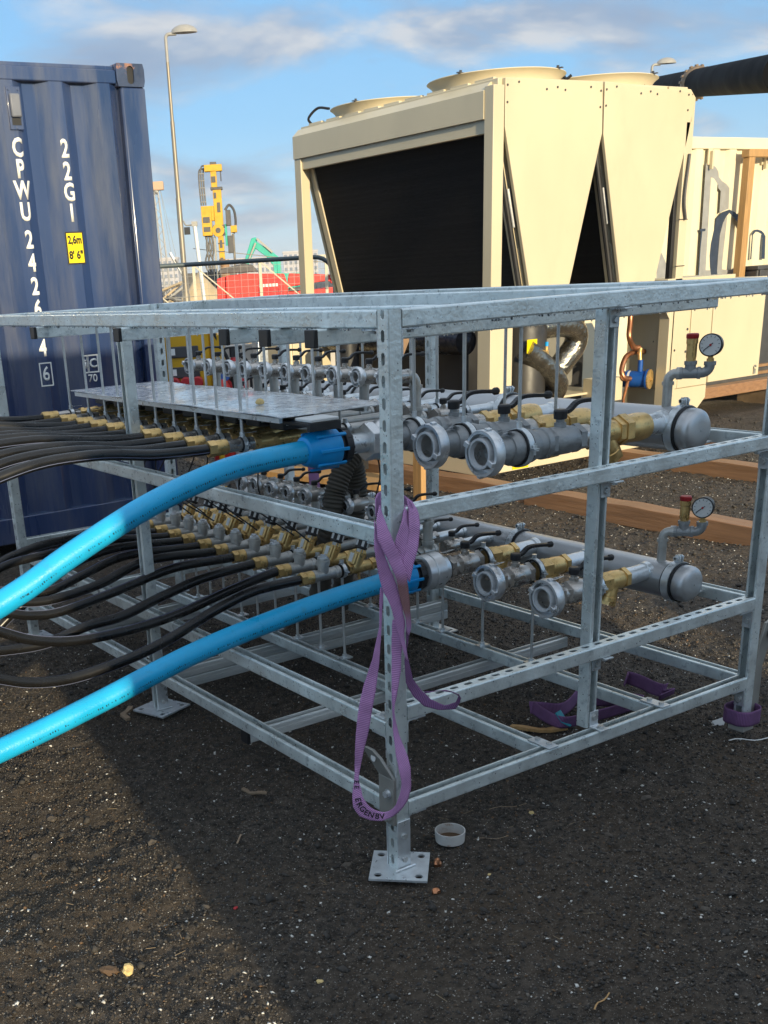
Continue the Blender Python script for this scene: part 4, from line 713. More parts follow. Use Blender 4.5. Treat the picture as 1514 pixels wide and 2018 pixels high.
# ================================================================== LARGE BRANCHES
def branch_up(y, k, blue, label):
    z = 1.03; t = thing('valve_branch', (.62, y, z), label, 'pipe valve', 'large valve branches on the upper tier')
    if not blue: storz(t, .505, y, z, .066, .88)
    else:
        MB().hexn((.455, y, z), (.49, y, z), .059).lathe((.49, y, z), X_, [(0, .050), (.012, .060), (.05, .066), (.058, .066), (.06, .044)], 30).build('coupling', alu, t, bevel=.002)
        MB().cyl((.375, y, z), (.456, y, z), .031, 24).build('nipple', galv2, t)
    MB().lathe((.55, y, z), X_, [(0, .039), (.055, .039), (.057, .043)], 28).build('coupling_neck', castg, t)
    MB().lathe((.606, y, z), X_, [(0, .043), (.01, .047), (.055, .048), (.085, .048), (.10, .043)], 30).build('reducer', castg, t)
    clampx(t, .655, y, z, .0485, 1.1)
    MB().lathe((.705, y, z), X_, [(0, .041), (.03, .041), (.032, .045), (.05, .045)], 26).build('union', castg, t)
    ball_valve(t, .755, .895, y, z, .041, castg, R_(-14), 1.15)
    MB().lathe((.893, y, z), X_, [(0, .036), (.06, .034)], 24).build('pipe_spigot', nickel, t)
    strainer(t, .935, y, z, .040, .13, (.5, 0, -.85))
    MB().hexn((1.066, y, z), (1.095, y, z), .047).lathe((1.095, y, z), X_, [(0, .041), (.06, .043), (.085, .040)], 24).build('union_nut', brass, t)
    MB().lathe((1.178, y, z), X_, [(0, .032), (.065, .032), (.068, .036), (.085, .038)], 24).build('nipple', galv2, t)
    tagp(t, .60, y - .012, z + .055, R_(8), R_(12), .05, .034)
    return t
def branch_low(y, k, blue, label):
    z = .532; t = thing('valve_branch', (.95, y, z), label, 'pipe valve', 'large valve branches on the lower tier')
    if not blue: storz(t, .835, y, z, .0625, .85)
    else: MB().lathe((.765, y, z), X_, [(0, .040), (.004, .062), (.03, .064), (.034, .060), (.037, .064), (.075, .066), (.08, .058), (.105, .05)], 32).build('coupling', alu, t)
    MB().hexn((.885, y, z), (.905, y, z), .043).lathe((.905, y, z), X_, [(0, .034), (.02, .034)], 20).build('union', nickel, t)
    ball_valve(t, .922, 1.038, y, z, .037, nickel, R_(-14), 1.0)
    clampx(t, 1.062, y, z, .040, .9)
    MB().hexn((1.08, y, z), (1.105, y, z), .038).build('union_nut', brass, t)
    strainer(t, 1.107, y, z, .034, .105, (-.35, 0, -.92))
    MB().lathe((1.21, y, z), X_, [(0, .029), (.09, .029), (.093, .033), (.11, .035)], 22).build('nipple', galv2, t)
    tagp(t, .885, y - .006, z + .060, R_(12), R_(14), .05, .03)
    return t
branch_up(BY[0], 0, False, 'upper tier valve with open claw coupling, the one nearest the domed end cap')
branch_up(BY[1], 1, False, 'upper tier valve with open claw coupling, beside the slotted front post')
branch_up(BY[2], 2, True, 'upper tier valve that feeds the blue pipe behind the slotted front post')
branch_low(LBY[0], 0, False, 'lower tier valve with open claw coupling, the one nearest the middle post')
branch_low(LBY[1], 1, False, 'lower tier valve with open claw coupling, next to the valve holding the blue pipe')
branch_low(LBY[2], 2, True, 'lower tier valve that feeds the blue pipe behind the purple sling')

# ================================================================== SMALL CIRCUITS
def small_top(t, rx, y, z, H=.148):
    """tee, riser, elbow, valve and small claw coupling pointing to -X, then a valve and a pipe into the header"""
    zs = z + H; tee = MB().lathe((rx - .032, y, z), X_, [(0, .0235), (.012, .0235), (.014, .021), (.050, .021), (.052, .0235), (.064, .0235)], 18)
    tee.lathe((rx, y, z), Z_, [(0, .019), (.026, .020), (.028, .0235), (.040, .0235)], 18).build('tee', malle, t)
    top = Vector((rx, y, zs))
    MB().tube([(rx, y, z + .03), (rx, y, z + .06)] + elbow(top, Z_, -X_, .034) + [top - X_ * .045], .0185, 16).lathe(top - Z_ * .045, Z_, [(0, .0235), (.012, .0235)], 18).lathe(top - X_ * .044, X_, [(0, .0235), (.012, .0235)], 18).build('riser_pipe', malle, t)
    b = MB().lathe((rx - .118, y, zs), X_, [(0, .020), (.004, .024), (.012, .025), (.022, .027), (.044, .027), (.052, .024), (.074, .0225)], 22)
    b.lathe((rx - .088, y, zs + .022), Z_, [(0, .011), (.014, .011), (.015, .007), (.026, .007)], 12).build('ball_valve', nickel, t)
    handle(t, rx - .088, y, zs + .040, .78, R_(-14))
    storz(t, rx - .150, y, zs, .034, .52)
def circuit_up(y):
    z = 1.03; t = thing('manifold_circuit', (.10, y, z), '', 'pipe fitting', 'brass and grey pipe circuits on the upper tier')
    MB().hexn((.066, y, z), (.092, y, z), .0255).lathe((.092, y, z), X_, [(0, .023), (.003, .0245), (.040, .0245), (.043, .021)], 18).build('hose_fitting', brass, t)
    MB().lathe((.134, y, z), X_, [(0, .0205), (.10, .0205)], 18).build('nipple', nickel, t)
    clampx(t, .195, y, z, .021, .8)
    tagp(t, .225, y - .002, z + .034, R_(random.uniform(-10, 25)), R_(random.uniform(5, 40)))
    MB().hexn((.232, y, z), (.252, y, z), .025).lathe((.252, y, z), X_, [(0, .0225), (.045, .0235)], 18).hexn((.297, y, z), (.315, y, z), .025).build('union_nut', brass, t)
    MB().lathe((.314, y, z), X_, [(0, .018), (.03, .024), (.09, .024), (.12, .018), (.15, .017)], 18).hexn((.46, y, z), (.482, y, z), .024).build('control_valve', brass, t)
    ac = MB().box(.325, .445, y - .043, y + .043, z + .030, z + .082).build('actuator', blackp, t, bevel=.004)
    MB().box(.335, .36, y - .0436, y - .043, z + .045, z + .07).build('actuator_label', greyw, ac)
    MB().lathe((.48, y, z), X_, [(0, .0175), (.41, .0175)], 18).build('link_pipe', malle, t)
    clampx(t, .60, y + .0, z, .0178, .8)
    small_top(t, .905, y, z)
    ball_valve(t, .985, 1.085, y, z, .0255, nickel, R_(-14), .8)
    MB().lathe((1.083, y, z), X_, [(0, .0185), (.165, .0185), (.168, .022), (.18, .023)], 18).build('link_pipe', galv2, t)
    clampx(t, 1.13, y, z, .0188, .8)
    return t
def circuit_low(y):
    z = .532; t = thing('manifold_circuit', (.42, y, z), '', 'pipe fitting', 'brass and grey pipe circuits on the lower tier')
    MB().hexn((.418, y, z), (.440, y, z), .0245).lathe((.440, y, z), X_, [(0, .022), (.003, .0235), (.030, .0235), (.033, .0205)], 18).build('hose_fitting', brass, t)
    te = MB().lathe((.472, y, z), X_, [(0, .0225), (.012, .0225), (.014, .0205), (.095, .0205), (.097, .0225), (.112, .0225)], 18)
    te.lathe((.520, y, z), Z_, [(0, .0195), (.036, .021), (.037, .0245), (.052, .0245), (.053, .021), (.060, .021)], 20).build('tee', malle, t)
    MB().lathe((.520, y, z + .060), Z_, [(0, .017), (.006, .017)], 16).box(.511, .529, y - .0035, y + .0035, z + .066, z + .073).box(.5165, .5235, y - .009, y + .009, z + .0662, z + .0728).build('vent_plug', alu, t)
    clampx(t, .600, y, z, .0215, .8)
    d = Vector((.42, 0, .91)).normalized(); p = Vector((.655, y, z))
    v = MB().hexn((.622, y, z), (.640, y, z), .0235).lathe((.640, y, z), X_, [(0, .018), (.02, .023), (.06, .021), (.085, .018)], 18).hexn((.722, y, z), (.742, y, z), .0235)
    v.lathe(p, d, [(0, .022), (.058, .023)], 18)
    v.lathe(p + Vector((.01, -.012, -.01)), (0.05, 0, -1), [(0, .005), (.034, .005)], 8).lathe(p + Vector((.025, .01, -.01)), (0.05, 0, -1), [(0, .005), (.034, .005)], 8)
    b = v.build('balancing_valve', brass, t)
    fx = Vector((-.91, 0, .42)); MB().obox(p + d * .033 - fx * -.0235, Y_, d, fx, .024, .024, .005).build('valve_body_block', brass, b, bevel=.003)
    MB().obox(p + d * .033 + fx * .0290, Y_, d, fx, .010, .016, .0006).build('valve_label', tagw, b)
    for s in (-1, 1): MB().lathe(p + d * .058 + Y_ * .016 * s - X_ * .006, d, [(0, .0035), (.012, .0035)], 8).build('test_port', brass, b)
    MB().lathe(p + d * .058, d, [(0, .012), (.012, .012)], 14).build('valve_collar', greyw, t)
    k = MB().lathe(p + d * .070, d, [(0, .020), (.004, .0235), (.034, .0225), (.040, .018)], 12).build('valve_knob', blackp, t)
    for a in range(0, 360, 60):
        r = fx * math.cos(R_(a)) + Y_ * math.sin(R_(a)); MB().obox(p + d * .090 + r * .0226, r.cross(d), d, r, .0046, .010, .0010).build('knob_stripe', greyw, k)
    MB().lathe((.742, y, z), X_, [(0, .016), (.018, .016)], 16).build('nipple', galv2, t)
    MB().hexn((.758, y, z), (.776, y, z), .0245).lathe((.776, y, z), X_, [(0, .0225), (.030, .0235), (.033, .02)], 18).build('union_nut', brass, t)
    MB().lathe((.808, y, z), X_, [(0, .0175), (.17, .0175)], 18).build('link_pipe', malle, t)
    small_top(t, .998, y, z)
    ball_valve(t, 1.075, 1.165, y, z, .0255, nickel, R_(-14), .8)
    MB().lathe((1.163, y, z), X_, [(0, .0185), (.13, .0185), (.133, .022), (.145, .023)], 18).build('link_pipe', galv2, t)
    return t
cu = circuit_up(UY[9]); cu['label'] = 'upper tier pipe circuit nearest the blue pipe, first of the row from the front'
for k, y in enumerate(UY[:9]):
    c_ = copy_tree(cu, (.10, y, 1.03), 'upper tier pipe circuit beneath the wet sheet, %s counted from blue pipe' % ORD[9 - k]); c_.rotation_euler[0] = R_(random.uniform(-3.5, 3.5))
cl = circuit_low(LYs[9]); cl['label'] = 'lower tier pipe circuit with black knob, first of the row from the lower blue pipe'
for k, y in enumerate(LYs[:9]):
    c_ = copy_tree(cl, (.42, y, .532), 'lower tier pipe circuit with black knob, %s counted from lower blue pipe' % ORD[9 - k]); c_.rotation_euler[0] = R_(random.uniform(-4, 4))

# ================================================================== HOSES AND PIPES
def hose(path, r, m, name, label, cat, group=None, stripe=None):
    P = catmull(path, 8); o = MB().tube(P, r, 14).build(name, m, None, ang=60)
    tag(o, label, cat, group)
    if stripe:
        for off in stripe:
            sm = MB(); T = [(P[min(i + 1, len(P) - 1)] - P[max(i - 1, 0)]).normalized() for i in range(len(P))]
            Q = []
            for p, t in zip(P, T):
                s_ = t.cross(Z_).normalized(); u_ = s_.cross(t); Q.append(p + (s_ * math.cos(off) + u_ * math.sin(off)) * (r - .0006))
            sm.tube(Q, .0014, 6); c = sm.build('print_stripe', hosest, None); c.parent = o
    return o
hosest = mat('hose_blue_stripe', (0.13, 0.15, 0.24), 0.5)
g0 = lambda x, y: float(gz(x, y))
for k, y in enumerate(UY):
    r_ = random.Random(k); dz = r_.uniform(-.006, .006); dy = r_.uniform(-.012, .012)
    P = [(.08, y, 1.03), (.02, y, 1.03), (-.12, y, 1.037 + dz), (-.33, y + dy, 1.062 + dz), (-.56, y + dy, 1.048 + dz), (-.85, y + dy * 2, .95), (-1.2, y - .05, .70), (-1.5, y - .06, .36), (-1.85, y - .08, .10), (-2.4, y - .1, .03)]
    hose(P, .0172, hosem, 'hose', 'black hose on the upper tier, %s counted from the far end of the row' % ORD[k], 'hose', 'black hoses on the upper tier', stripe=(R_(205), R_(335)) if k % 3 != 1 else (R_(225),))
for k, P in enumerate(PATHS['lowh']):
    P = [V3(p) for p in P]; y = P[0].y; P[0] = Vector((.425, y, .532)); d = P[-1]
    t = (P[-1] - P[-2]).normalized(); e1 = d + t * .25; e1.z = max(e1.z, .05) + (.02 if k < 3 else -.05)
    e2 = e1 + Vector((-.3, .05, -.05)); e2.z = max(.04, e2.z); e3 = Vector((e2.x - .5, y + .12, .035))
    for p in P[1:]: p.z = max(p.z, g0(p.x, p.y) + .02)
    hose([P[0] + Vector((.02, 0, 0)), P[0] - Vector((.03, 0, 0))] + P[1:] + [e1, e2, e3], .0168, hosem, 'hose', 'black hose drooping from the lower tier, %s counted from the blue pipe' % ORD[k], 'hose', 'black hoses drooping from the lower tier', stripe=(R_(60), R_(240)) if k % 2 == 0 else (R_(100),))
def blue_pipe(P, nut_x0, y, z, s, label):
    t = thing('blue_pipe', (nut_x0, y, z), label, 'pipe')
    P = [V3(p) for p in P]; P[0] = Vector((nut_x0 + .04, y, z)); d = P[-1]; tt = (P[-1] - P[-2]).normalized()
    e1 = d + tt * .45; e1.z = max(.06, e1.z); e2 = e1 + Vector((-.5, 0, -.2)); e2.z = .045; e3 = e2 + Vector((-.8, 0, 0)); e3.z = .04
    P = [P[0], P[0] - Vector((.09, 0, .002))] + P[2:] + [e1, e2, e3]
    PP = catmull(P, 9); MB().tube(PP, .0335, 28).build('pipe_wall', bluep, t, ang=60)
    # line of print along the side: small dark marks
    pm = MB(); T = [(PP[min(i + 1, len(PP) - 1)] - PP[max(i - 1, 0)]).normalized() for i in range(len(PP))]
    rr = random.Random(3)
    for i in range(8, len(PP) - 30):
        L = (PP[i + 1] - PP[i]).length; n = max(2, int(L / .0062))
        for q in range(n):
            if rr.random() < .22: continue
            f = q / n; p = PP[i].lerp(PP[i + 1], f); tq = T[i]; sd = tq.cross(Z_).normalized(); up = sd.cross(tq)
            if sd.y > 0: sd = -sd
            dv = (sd * math.cos(R_(8)) - up * math.sin(R_(-8)) * -1).normalized(); wv = tq.cross(dv)
            hh = rr.choice([.0026, .0030, .0014]); pm.obox(p + dv * .03352 + wv * rr.choice([0, .0008, -.0008]), tq, wv, dv, rr.choice([.0006, .0016, .0010]), hh, .00015)
    o = pm.build('pipe_print', blk, t, flat=True); o['kind'] = 'stuff'
    x = nut_x0
    n = MB().lathe((x - .030 * s, y, z), X_, [(0, .036), (.004 * s, .043), (.045 * s, .056 * s), (.060 * s, .059 * s), (.108 * s, .060 * s), (.112 * s, .058 * s)], 32)
    for k in range(8):
        a = 2 * math.pi * k / 8; r = Vector((0, math.cos(a), math.sin(a))); n.obox(Vector((x + .048 * s, y, z)) + r * .0595 * s, X_, X_.cross(r), r, .052 * s, .005, .0035)
    n.build('compression_nut', bluen, t, bevel=.0015)
    b = MB().lathe((x + .082 * s, y, z), X_, [(0, .052 * s), (.006, .052 * s), (.008, .046 * s), (.016, .046 * s), (.018, .055 * s), (.042 * s, .054 * s), (.046 * s, .045 * s)], 28)
    for k in range(10):
        a = 2 * math.pi * k / 10; r = Vector((0, math.cos(a), math.sin(a))); b.obox(Vector((x + .112 * s, y, z)) + r * .053 * s, X_, X_.cross(r), r, .012, .004, .003)
    b.build('clamp_ring', blackp, t)
    return t
blue_pipe(PATHS['bup'], .255, BY[2], 1.03, 1.0, 'bright blue plastic pipe with large nut on the upper tier')
blue_pipe(PATHS['blow'], .635, LBY[2], .532, 1.0, 'bright blue plastic pipe running below, its nut behind the purple sling')
# two ribbed insulated pipes dropping behind the front post
for k, P in enumerate(PATHS['corr']):
    P = [V3(p) for p in P]; P = [P[0] + Vector((.03, 0, .06))] + P + [P[-1] + Vector((0, .05, -.14)), P[-1] + Vector((-.01, .12, -.42))]
    PP = catmull(P, 26); rad = [.041 + .0028 * math.sin(i * 2 * math.pi / 4.0) for i in range(len(PP))]
    tag(MB().tube(PP, rad, 18).build('ribbed_pipe', corrh, None, ang=80), ['ribbed dark insulated pipe dropping in front of its twin behind the front post', 'ribbed dark insulated pipe half hidden behind its twin'][k], 'pipe', 'ribbed insulated pipes')
# wet sheet lying on the actuators
st = thing('cover_sheet', (.2, .74, 1.128), 'wet shiny metal sheet laid flat over the upper tier fittings', 'sheet')
m = MB(); N = 24
for j in range(2):
    for i in range(N + 1):
        yy = .735 + (2.32 - .735) * i / N; zz = 1.131 + .004 * math.sin(i * .9) * 0.5 + j * 0.0
        for x in (.175, .575): m.v.append((x, yy, zz + j * .003))
o0 = 2 * (N + 1)
for i in range(N):
    a = 2 * i; m.f += [(a, a + 1, a + 3, a + 2), (o0 + a, o0 + a + 2, o0 + a + 3, o0 + a + 1), (a, a + 2, o0 + a + 2, o0 + a), (a + 1, o0 + a + 1, o0 + a + 3, o0 + a + 3 - 0 if False else a + 3)]
m.f += [(0, o0, o0 + 1, 1), (2 * N, 2 * N + 1, o0 + 2 * N + 1, o0 + 2 * N)]
m.build('sheet_panel', sheetm, st, ang=60)
MB().box(.183, .195, .76, 2.30, 1.113, 1.128).box(.50, .512, .76, 2.30, 1.113, 1.128).build('sheet_edge_strip', galv2, st)
tr = thing('terminal_strip', (.26, .68, 1.09), 'black terminal tray with a white lid end under the wet sheet', 'terminal box')
MB().box(.215, .325, .66, 2.28, 1.104, 1.117).build('tray', blackp, tr, bevel=.003)
MB().box(.22, .32, .645, .733, 1.1175, 1.1275).build('tray_lid', greyw, tr, bevel=.003)
MB().box(.213, .327, .645, .6595, 1.092, 1.117).build('tray_end', blackp, tr, bevel=.002)
# loose chip lying on the sheet
tag(MB().lathe((.33, 1.10, 1.1345), Z_, [(0, .012), (.006, .016), (.014, .012), (.018, .004)], 7).build('wood_chip', ystone), 'small yellow chip lying on the wet metal sheet', 'debris')
# black cable ties / thin leads hanging below the upper tier
for k, (x, y) in enumerate([(.30, 1.95), (.34, 1.9), (.30, 1.76), (.36, 1.62), (.33, 1.48), (.38, 1.30), (.36, 1.17), (.52, .74)]):
    P = catmull([(x, y, 1.02), (x + .02 * random.uniform(-1, 1), y - .01, .92), (x + .05 * random.uniform(-1, 1), y, .8), (x + .20, y + .02, .62)], 6)
    tag(MB().tube(P, .0027, 6).build('sensor_lead', rubber), 'thin black sensor lead hanging from the upper tier, %s counted from the far end' % ORD[k], 'cable', 'sensor leads between the tiers')
# ================================================================== PURPLE SLING
def ribbon(name, L, Rr, m, parent, th=.0026):
    L = [V3(p) for p in L]; Rr = [V3(p) for p in Rr]; n = len(L); d = 0; mb = MB(); uv = []; mb.v = []
    ds = [0]
    for i in range(1, n): d += ((L[i] + Rr[i]) / 2 - (L[i - 1] + Rr[i - 1]) / 2).length; ds.append(d)
    K = 6
    for i in range(n):
        for k in range(K + 1):
            f = k / K; mb.v.append(tuple(L[i].lerp(Rr[i], f))); uv.append((f, ds[i]))
    for i in range(n - 1):
        for k in range(K): a = i * (K + 1) + k; mb.f.append((a, a + 1, a + K + 2, a + K + 1))
    mb.uv = uv; o = mb.build(name, m, parent, ang=80)
    s = o.modifiers.new('thickness', 'SOLIDIFY'); s.thickness = th; s.offset = 0
    return o
sl = thing('lifting_sling', (.0, -.03, .25), 'purple webbing sling looped and hanging on the slotted front post', 'sling')
for k, (A, B) in enumerate(PATHS['sling']):
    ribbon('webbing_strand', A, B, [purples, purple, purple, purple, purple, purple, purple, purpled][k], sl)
# behind the post: the sling goes round it
wr = [(-.004, .055, .985), (.02, .072, .995), (.05, .066, .995), (.066, .03, .985), (.062, -.004, .97)]
wr = catmull(wr, 5); ribbon('webbing_strand', [p + Z_ * .022 for p in wr], [p - Z_ * .022 for p in wr], purple, sl)
# printed letters along the bottom loop
A, B = [[V3(p) for p in q] for q in PATHS['sling'][6]]
mid = [(a + b) / 2 for a, b in zip(A, B)]; acc = [0]
for i in range(1, len(mid)): acc.append(acc[-1] + (mid[i] - mid[i - 1]).length)
def at(s):
    for i in range(1, len(acc)):
        if acc[i] >= s or i == len(acc) - 1:
            f = (s - acc[i - 1]) / (acc[i] - acc[i - 1] + 1e-9); p = mid[i - 1].lerp(mid[i], f); t = (mid[i] - mid[i - 1]).normalized(); w = (A[i - 1].lerp(A[i], f) - B[i - 1].lerp(B[i], f)); return p, t, w
toc = V3((-1.613, -2.047, 1.52))
for s, ch in ((.038, 'E'), (.052, 'E'), (.086, 'E'), (.100, 'R'), (.114, 'G'), (.128, 'E'), (.142, 'N'), (.159, 'B'), (.172, 'V')):
    p, t, w = at(s); w = -w.normalized(); nrm = t.cross(w)
    wd = (A[0] - B[0]).length
    v_ = w if True else w
    if nrm.dot(toc - p) < 0: nrm = -nrm
    u_ = t; vv = nrm.cross(u_)
    text_mesh(ch, .021 if s > .08 else .017, 'strap_letter', blk, p + nrm * .0022, u_, vv, sl, depth=.0004, bold=.0004)
# second sling: round the foot of the right-hand post and lying on the soil
s2 = thing('lifting_sling', (1.49, .02, .03), 'dirty purple sling wrapped round the foot of the right corner post', 'sling')
ring = [(1.495 + .052 * math.cos(a) * (1 + .12 * abs(math.sin(2 * a))), .02 + .050 * math.sin(a) * (1 + .12 * abs(math.sin(2 * a)))) for a in [2 * math.pi * i / 28 for i in range(29)]]
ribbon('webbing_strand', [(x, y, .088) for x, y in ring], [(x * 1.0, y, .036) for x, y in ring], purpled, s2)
MB().box(1.466, 1.524, -.009, .05, .0065, .04).build('packing_block', concrete, s2, bevel=.004)
s3 = thing('lifting_sling', (1.3, .6, .0), 'dirty purple sling lying in loops on the soil inside the rack', 'sling')
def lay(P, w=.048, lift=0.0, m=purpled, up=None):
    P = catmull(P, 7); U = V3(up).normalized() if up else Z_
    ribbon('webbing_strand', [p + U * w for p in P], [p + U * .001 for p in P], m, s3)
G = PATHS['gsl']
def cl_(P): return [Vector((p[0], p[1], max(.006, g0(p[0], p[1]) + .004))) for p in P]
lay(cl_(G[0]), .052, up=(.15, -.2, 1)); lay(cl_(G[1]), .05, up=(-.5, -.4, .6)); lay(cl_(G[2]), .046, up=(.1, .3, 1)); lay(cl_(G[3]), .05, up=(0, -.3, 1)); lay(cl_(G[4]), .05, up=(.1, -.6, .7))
tp = V3(G[3][2]); tp.z = .012
ribbon('strap_label', [tp + Vector((-.02, .02, .05)), tp + Vector((-.01, .0, .02)), tp + Vector((.0, -.03, .01))], [tp + Vector((.015, .03, .05)), tp + Vector((.025, .01, .02)), tp + Vector((.02, -.02, .005))], teal, s3)
# blue strap end tied behind the front post, two purple strands behind the upper tier
bs = MB()
for k in range(9):
    a = random.uniform(-.012, .012); bs.tube(catmull([(.062 + a * .5, .06, .415), (.060 + a, .05, .37), (.050 + a * 1.8, .045 - a, .325 + random.uniform(-.02, .02))], 4), .0022, 5)
tag(bs.build('strap_end', bluerope), 'frayed blue strap end hanging behind the slotted front post', 'strap')
s4 = thing('lifting_sling', (1.40, 2.45, .3), 'purple sling strands hanging straight down behind the upper tier', 'sling')
for x, y in ((1.42, 2.42), (1.44, 2.25)):
    P = [(x, y, .99), (x, y, .85), (x + .01, y, .6), (x + .02, y - .03, .1)]; P = catmull(P, 6)
    d = Vector((.84, -.54, 0)) * .026; ribbon('webbing_strand', [p - d for p in P], [p + d for p in P], purple, s4)
# ================================================================== BLUE CONTAINER
CX1, CY0, CZ0 = 1.655, 4.286, 0.10; CX0 = CX1 - 2.438; CZ1 = CZ0 + 2.591; CLEN = 6.058
ct = thing('shipping_container', ((CX0 + CX1) / 2, CY0, CZ0), 'dark blue steel shipping container with white code letters on its end wall', 'container')
def corrugated(x0, x1, z0, z1, yo, dep, ph, flat1, sl, flat2, th=.002):
    pts = []; x = x0; s = 0
    seq = [(flat1, 0), (sl, 1), (flat2, 1), (sl, 0)]; per = flat1 + flat2 + 2 * sl
    P = []; c = ph
    # profile: outer flat [c, c+flat1], +X slant back to depth, inner flat, -X slant out
    k = math.floor((x0 - ph) / per) - 1
    while True:
        b = ph + k * per
        P += [(b, 0), (b + flat1, 0), (b + flat1 + sl, dep), (b + flat1 + sl + flat2, dep)]
        if b > x1 + per: break
        k += 1
    xs = [p[0] for p in P]; ys = [p[1] for p in P]
    Q = [(x0, float(np.interp(x0, xs, ys)))] + [p for p in P if x0 < p[0] < x1] + [(x1, float(np.interp(x1, xs, ys)))]
    m = MB()
    for x, d in Q: m.v += [(x, yo + d, z0), (x, yo + d, z1)]
    for i in range(len(Q) - 1): m.f.append((2 * i, 2 * i + 2, 2 * i + 3, 2 * i + 1))
    return m
cw = corrugated(CX0 + .10, CX1 - .135, CZ0 + .16, CZ1 - .10, CY0 + .012, .045, 1.071, .074, .068, .076).build('end_wall', navy, ct, flat=True)
s_ = cw.modifiers.new('t', 'SOLIDIFY'); s_.thickness = .003
for x0, x1 in ((CX0, CX0 + .16), (CX1 - .155, CX1)):
    MB().box(x0, x1, CY0 + .004, CY0 + .16, CZ0 + .118, CZ1 - .118).build('corner_post', navy, ct, bevel=.012)
for x0, x1 in ((CX0, CX0 + .178), (CX1 - .178, CX1)):
    for z in (CZ0, CZ1 - .118):
        m = MB(); sx, sz = .089, .059; cx_, cz_ = (x0 + x1) / 2, z + .059; n = 20; outer = []; inner = []
        c = MB().box(x0, x1, CY0 + .012, CY0 + .162, z, z + .118).build('corner_casting', rustm, ct, bevel=.012)
        for i in range(n):
            a = 2 * math.pi * i / n; c_, s__ = math.cos(a), math.sin(a); k = min(sx * .985 / max(abs(c_), 1e-6), sz * .985 / max(abs(s__), 1e-6))
            outer.append((c_ * k, s__ * k)); inner.append((.022 * c_, (.024 if s__ > 0 else -.024) + .022 * s__))
        for i in range(n):
            j = (i + 1) % n; m.prism([outer[i], outer[j], inner[j], inner[i]], (cx_, CY0 + .012, cz_), X_, Z_, -Y_, .012)
        m.build('casting_face', rustm, c, flat=True)
        MB().prism([(.021 * math.cos(a), (.024 if math.sin(a) >= 0 else -.024) + .021 * math.sin(a)) for a in [2 * math.pi * i / 20 for i in range(20)]], (cx_, CY0 + .011, cz_), X_, Z_, -Y_, .0008).build('casting_hole', rubber, c)
tr_ = MB().box(CX0 + .178, CX1 - .178, CY0 + .006, CY0 + .07, CZ1 - .105, CZ1 - .035).build('top_rail', navy, ct, bevel=.006)
MB().box(CX0 + .178, CX1 - .178, CY0 + .03, CY0 + .09, CZ1 - .036, CZ1 - .012).build('header_plate', navy, ct, bevel=.006)
MB().box(CX0 + .178, CX1 - .178, CY0 + .006, CY0 + .12, CZ0 + .012, CZ0 + .165).build('bottom_rail', navy, ct, bevel=.006)
lw = MB()
for x in (CX0 + .012, CX1 - .012):
    n = 22
    for i in range(n):
        y0 = CY0 + .16 + i * .262; lw.box(x - .002, x + .002, y0, y0 + .11, CZ0 + .15, CZ1 - .10).box(x - .014, x - .010, y0 + .13, y0 + .24, CZ0 + .15, CZ1 - .10)
        lw.obox((x - .006, y0 + .12, (CZ0 + CZ1) / 2), (1, -1.6, 0), Z_, (1.6, 1, 0), .011, 1.17, .002).obox((x - .006, y0 + .25, (CZ0 + CZ1) / 2), (1, 1.6, 0), Z_, (1.6, -1, 0), .011, 1.17, .002)
lw.build('side_wall', navy, ct, flat=True)
for x in (CX0 + .02, CX1 - .02):
    MB().box(x - .02, x + .02, CY0 + .16, CY0 + CLEN - .16, CZ1 - .08, CZ1 - .02).build('side_rail', navy, ct); MB().box(x - .02, x + .02, CY0 + .16, CY0 + CLEN - .16, CZ0, CZ0 + .16).build('side_rail', navy, ct)
rf = MB()
for i in range(26): rf.box(CX0 + .05, CX1 - .05, CY0 + .1 + i * .228, CY0 + .22 + i * .228, CZ1 - .03, CZ1 - .004)
rf.box(CX0 + .04, CX1 - .04, CY0 + .08, CY0 + CLEN - .05, CZ1 - .05, CZ1 - .029).build('roof', navy, ct, bevel=.004)
MB().box(CX0 + .02, CX1 - .02, CY0 + CLEN - .06, CY0 + CLEN, CZ0, CZ1).build('door_end', navy, ct)
MB().box(CX0 + .02, CX1 - .02, CY0 + .1, CY0 + CLEN - .05, CZ0 + .02, CZ0 + .05).build('floor', greyd, ct)
for x in (CX0 + .1, CX1 - .1): tag(MB().box(x - .09, x + .09, CY0 + .01, CY0 + .35, -.04, .1005).build('support_block', concrete, bevel=.006), 'concrete block under the %s front corner of the blue container' % ('left' if x < 0 else 'right'), 'block', 'blocks under the blue container')
# ventilator
vt = MB().box(.815, .895, CY0 + .0, CY0 + .012, 2.345, 2.555).build('ventilator', navy, ct, bevel=.004)
MB().box(.826, .884, CY0 - .020, CY0 - .0005, 2.405, 2.520).build('vent_cover', mat('vent_grey', (.16, .17, .2), .4), vt, bevel=.008)
MB().box(.830, .880, CY0 - .003, CY0 - .0004, 2.368, 2.402).build('vent_slot', rubber, vt)
for x, z in ((.828, 2.54), (.882, 2.54), (.855, 2.355)): MB().cyl((x, CY0 - .005, z), (x, CY0 + .0, z), .006, 8).build('rivet', navy, vt)
yl = CY0 + .0085
WPER = .074 + .076 + 2 * .068
def wdep(x):
    u = (x - 1.071) % WPER; return float(np.interp(u, [0, .074, .142, .218, WPER], [0, 0, .045, .045, 0]))
WRAP = ([1.071 + WPER * k + q for k in (-2, -1, 0, 1) for q in (0, .074, .142, .218)], wdep)
for ch, z in zip('CPWU', (2.256, 2.150, 2.043, 1.934)): text_mesh(ch, .128, 'letter', whitep, (.846, yl, z), X_, Z_, ct, bold=.0045, sx=.74, wrap=WRAP)
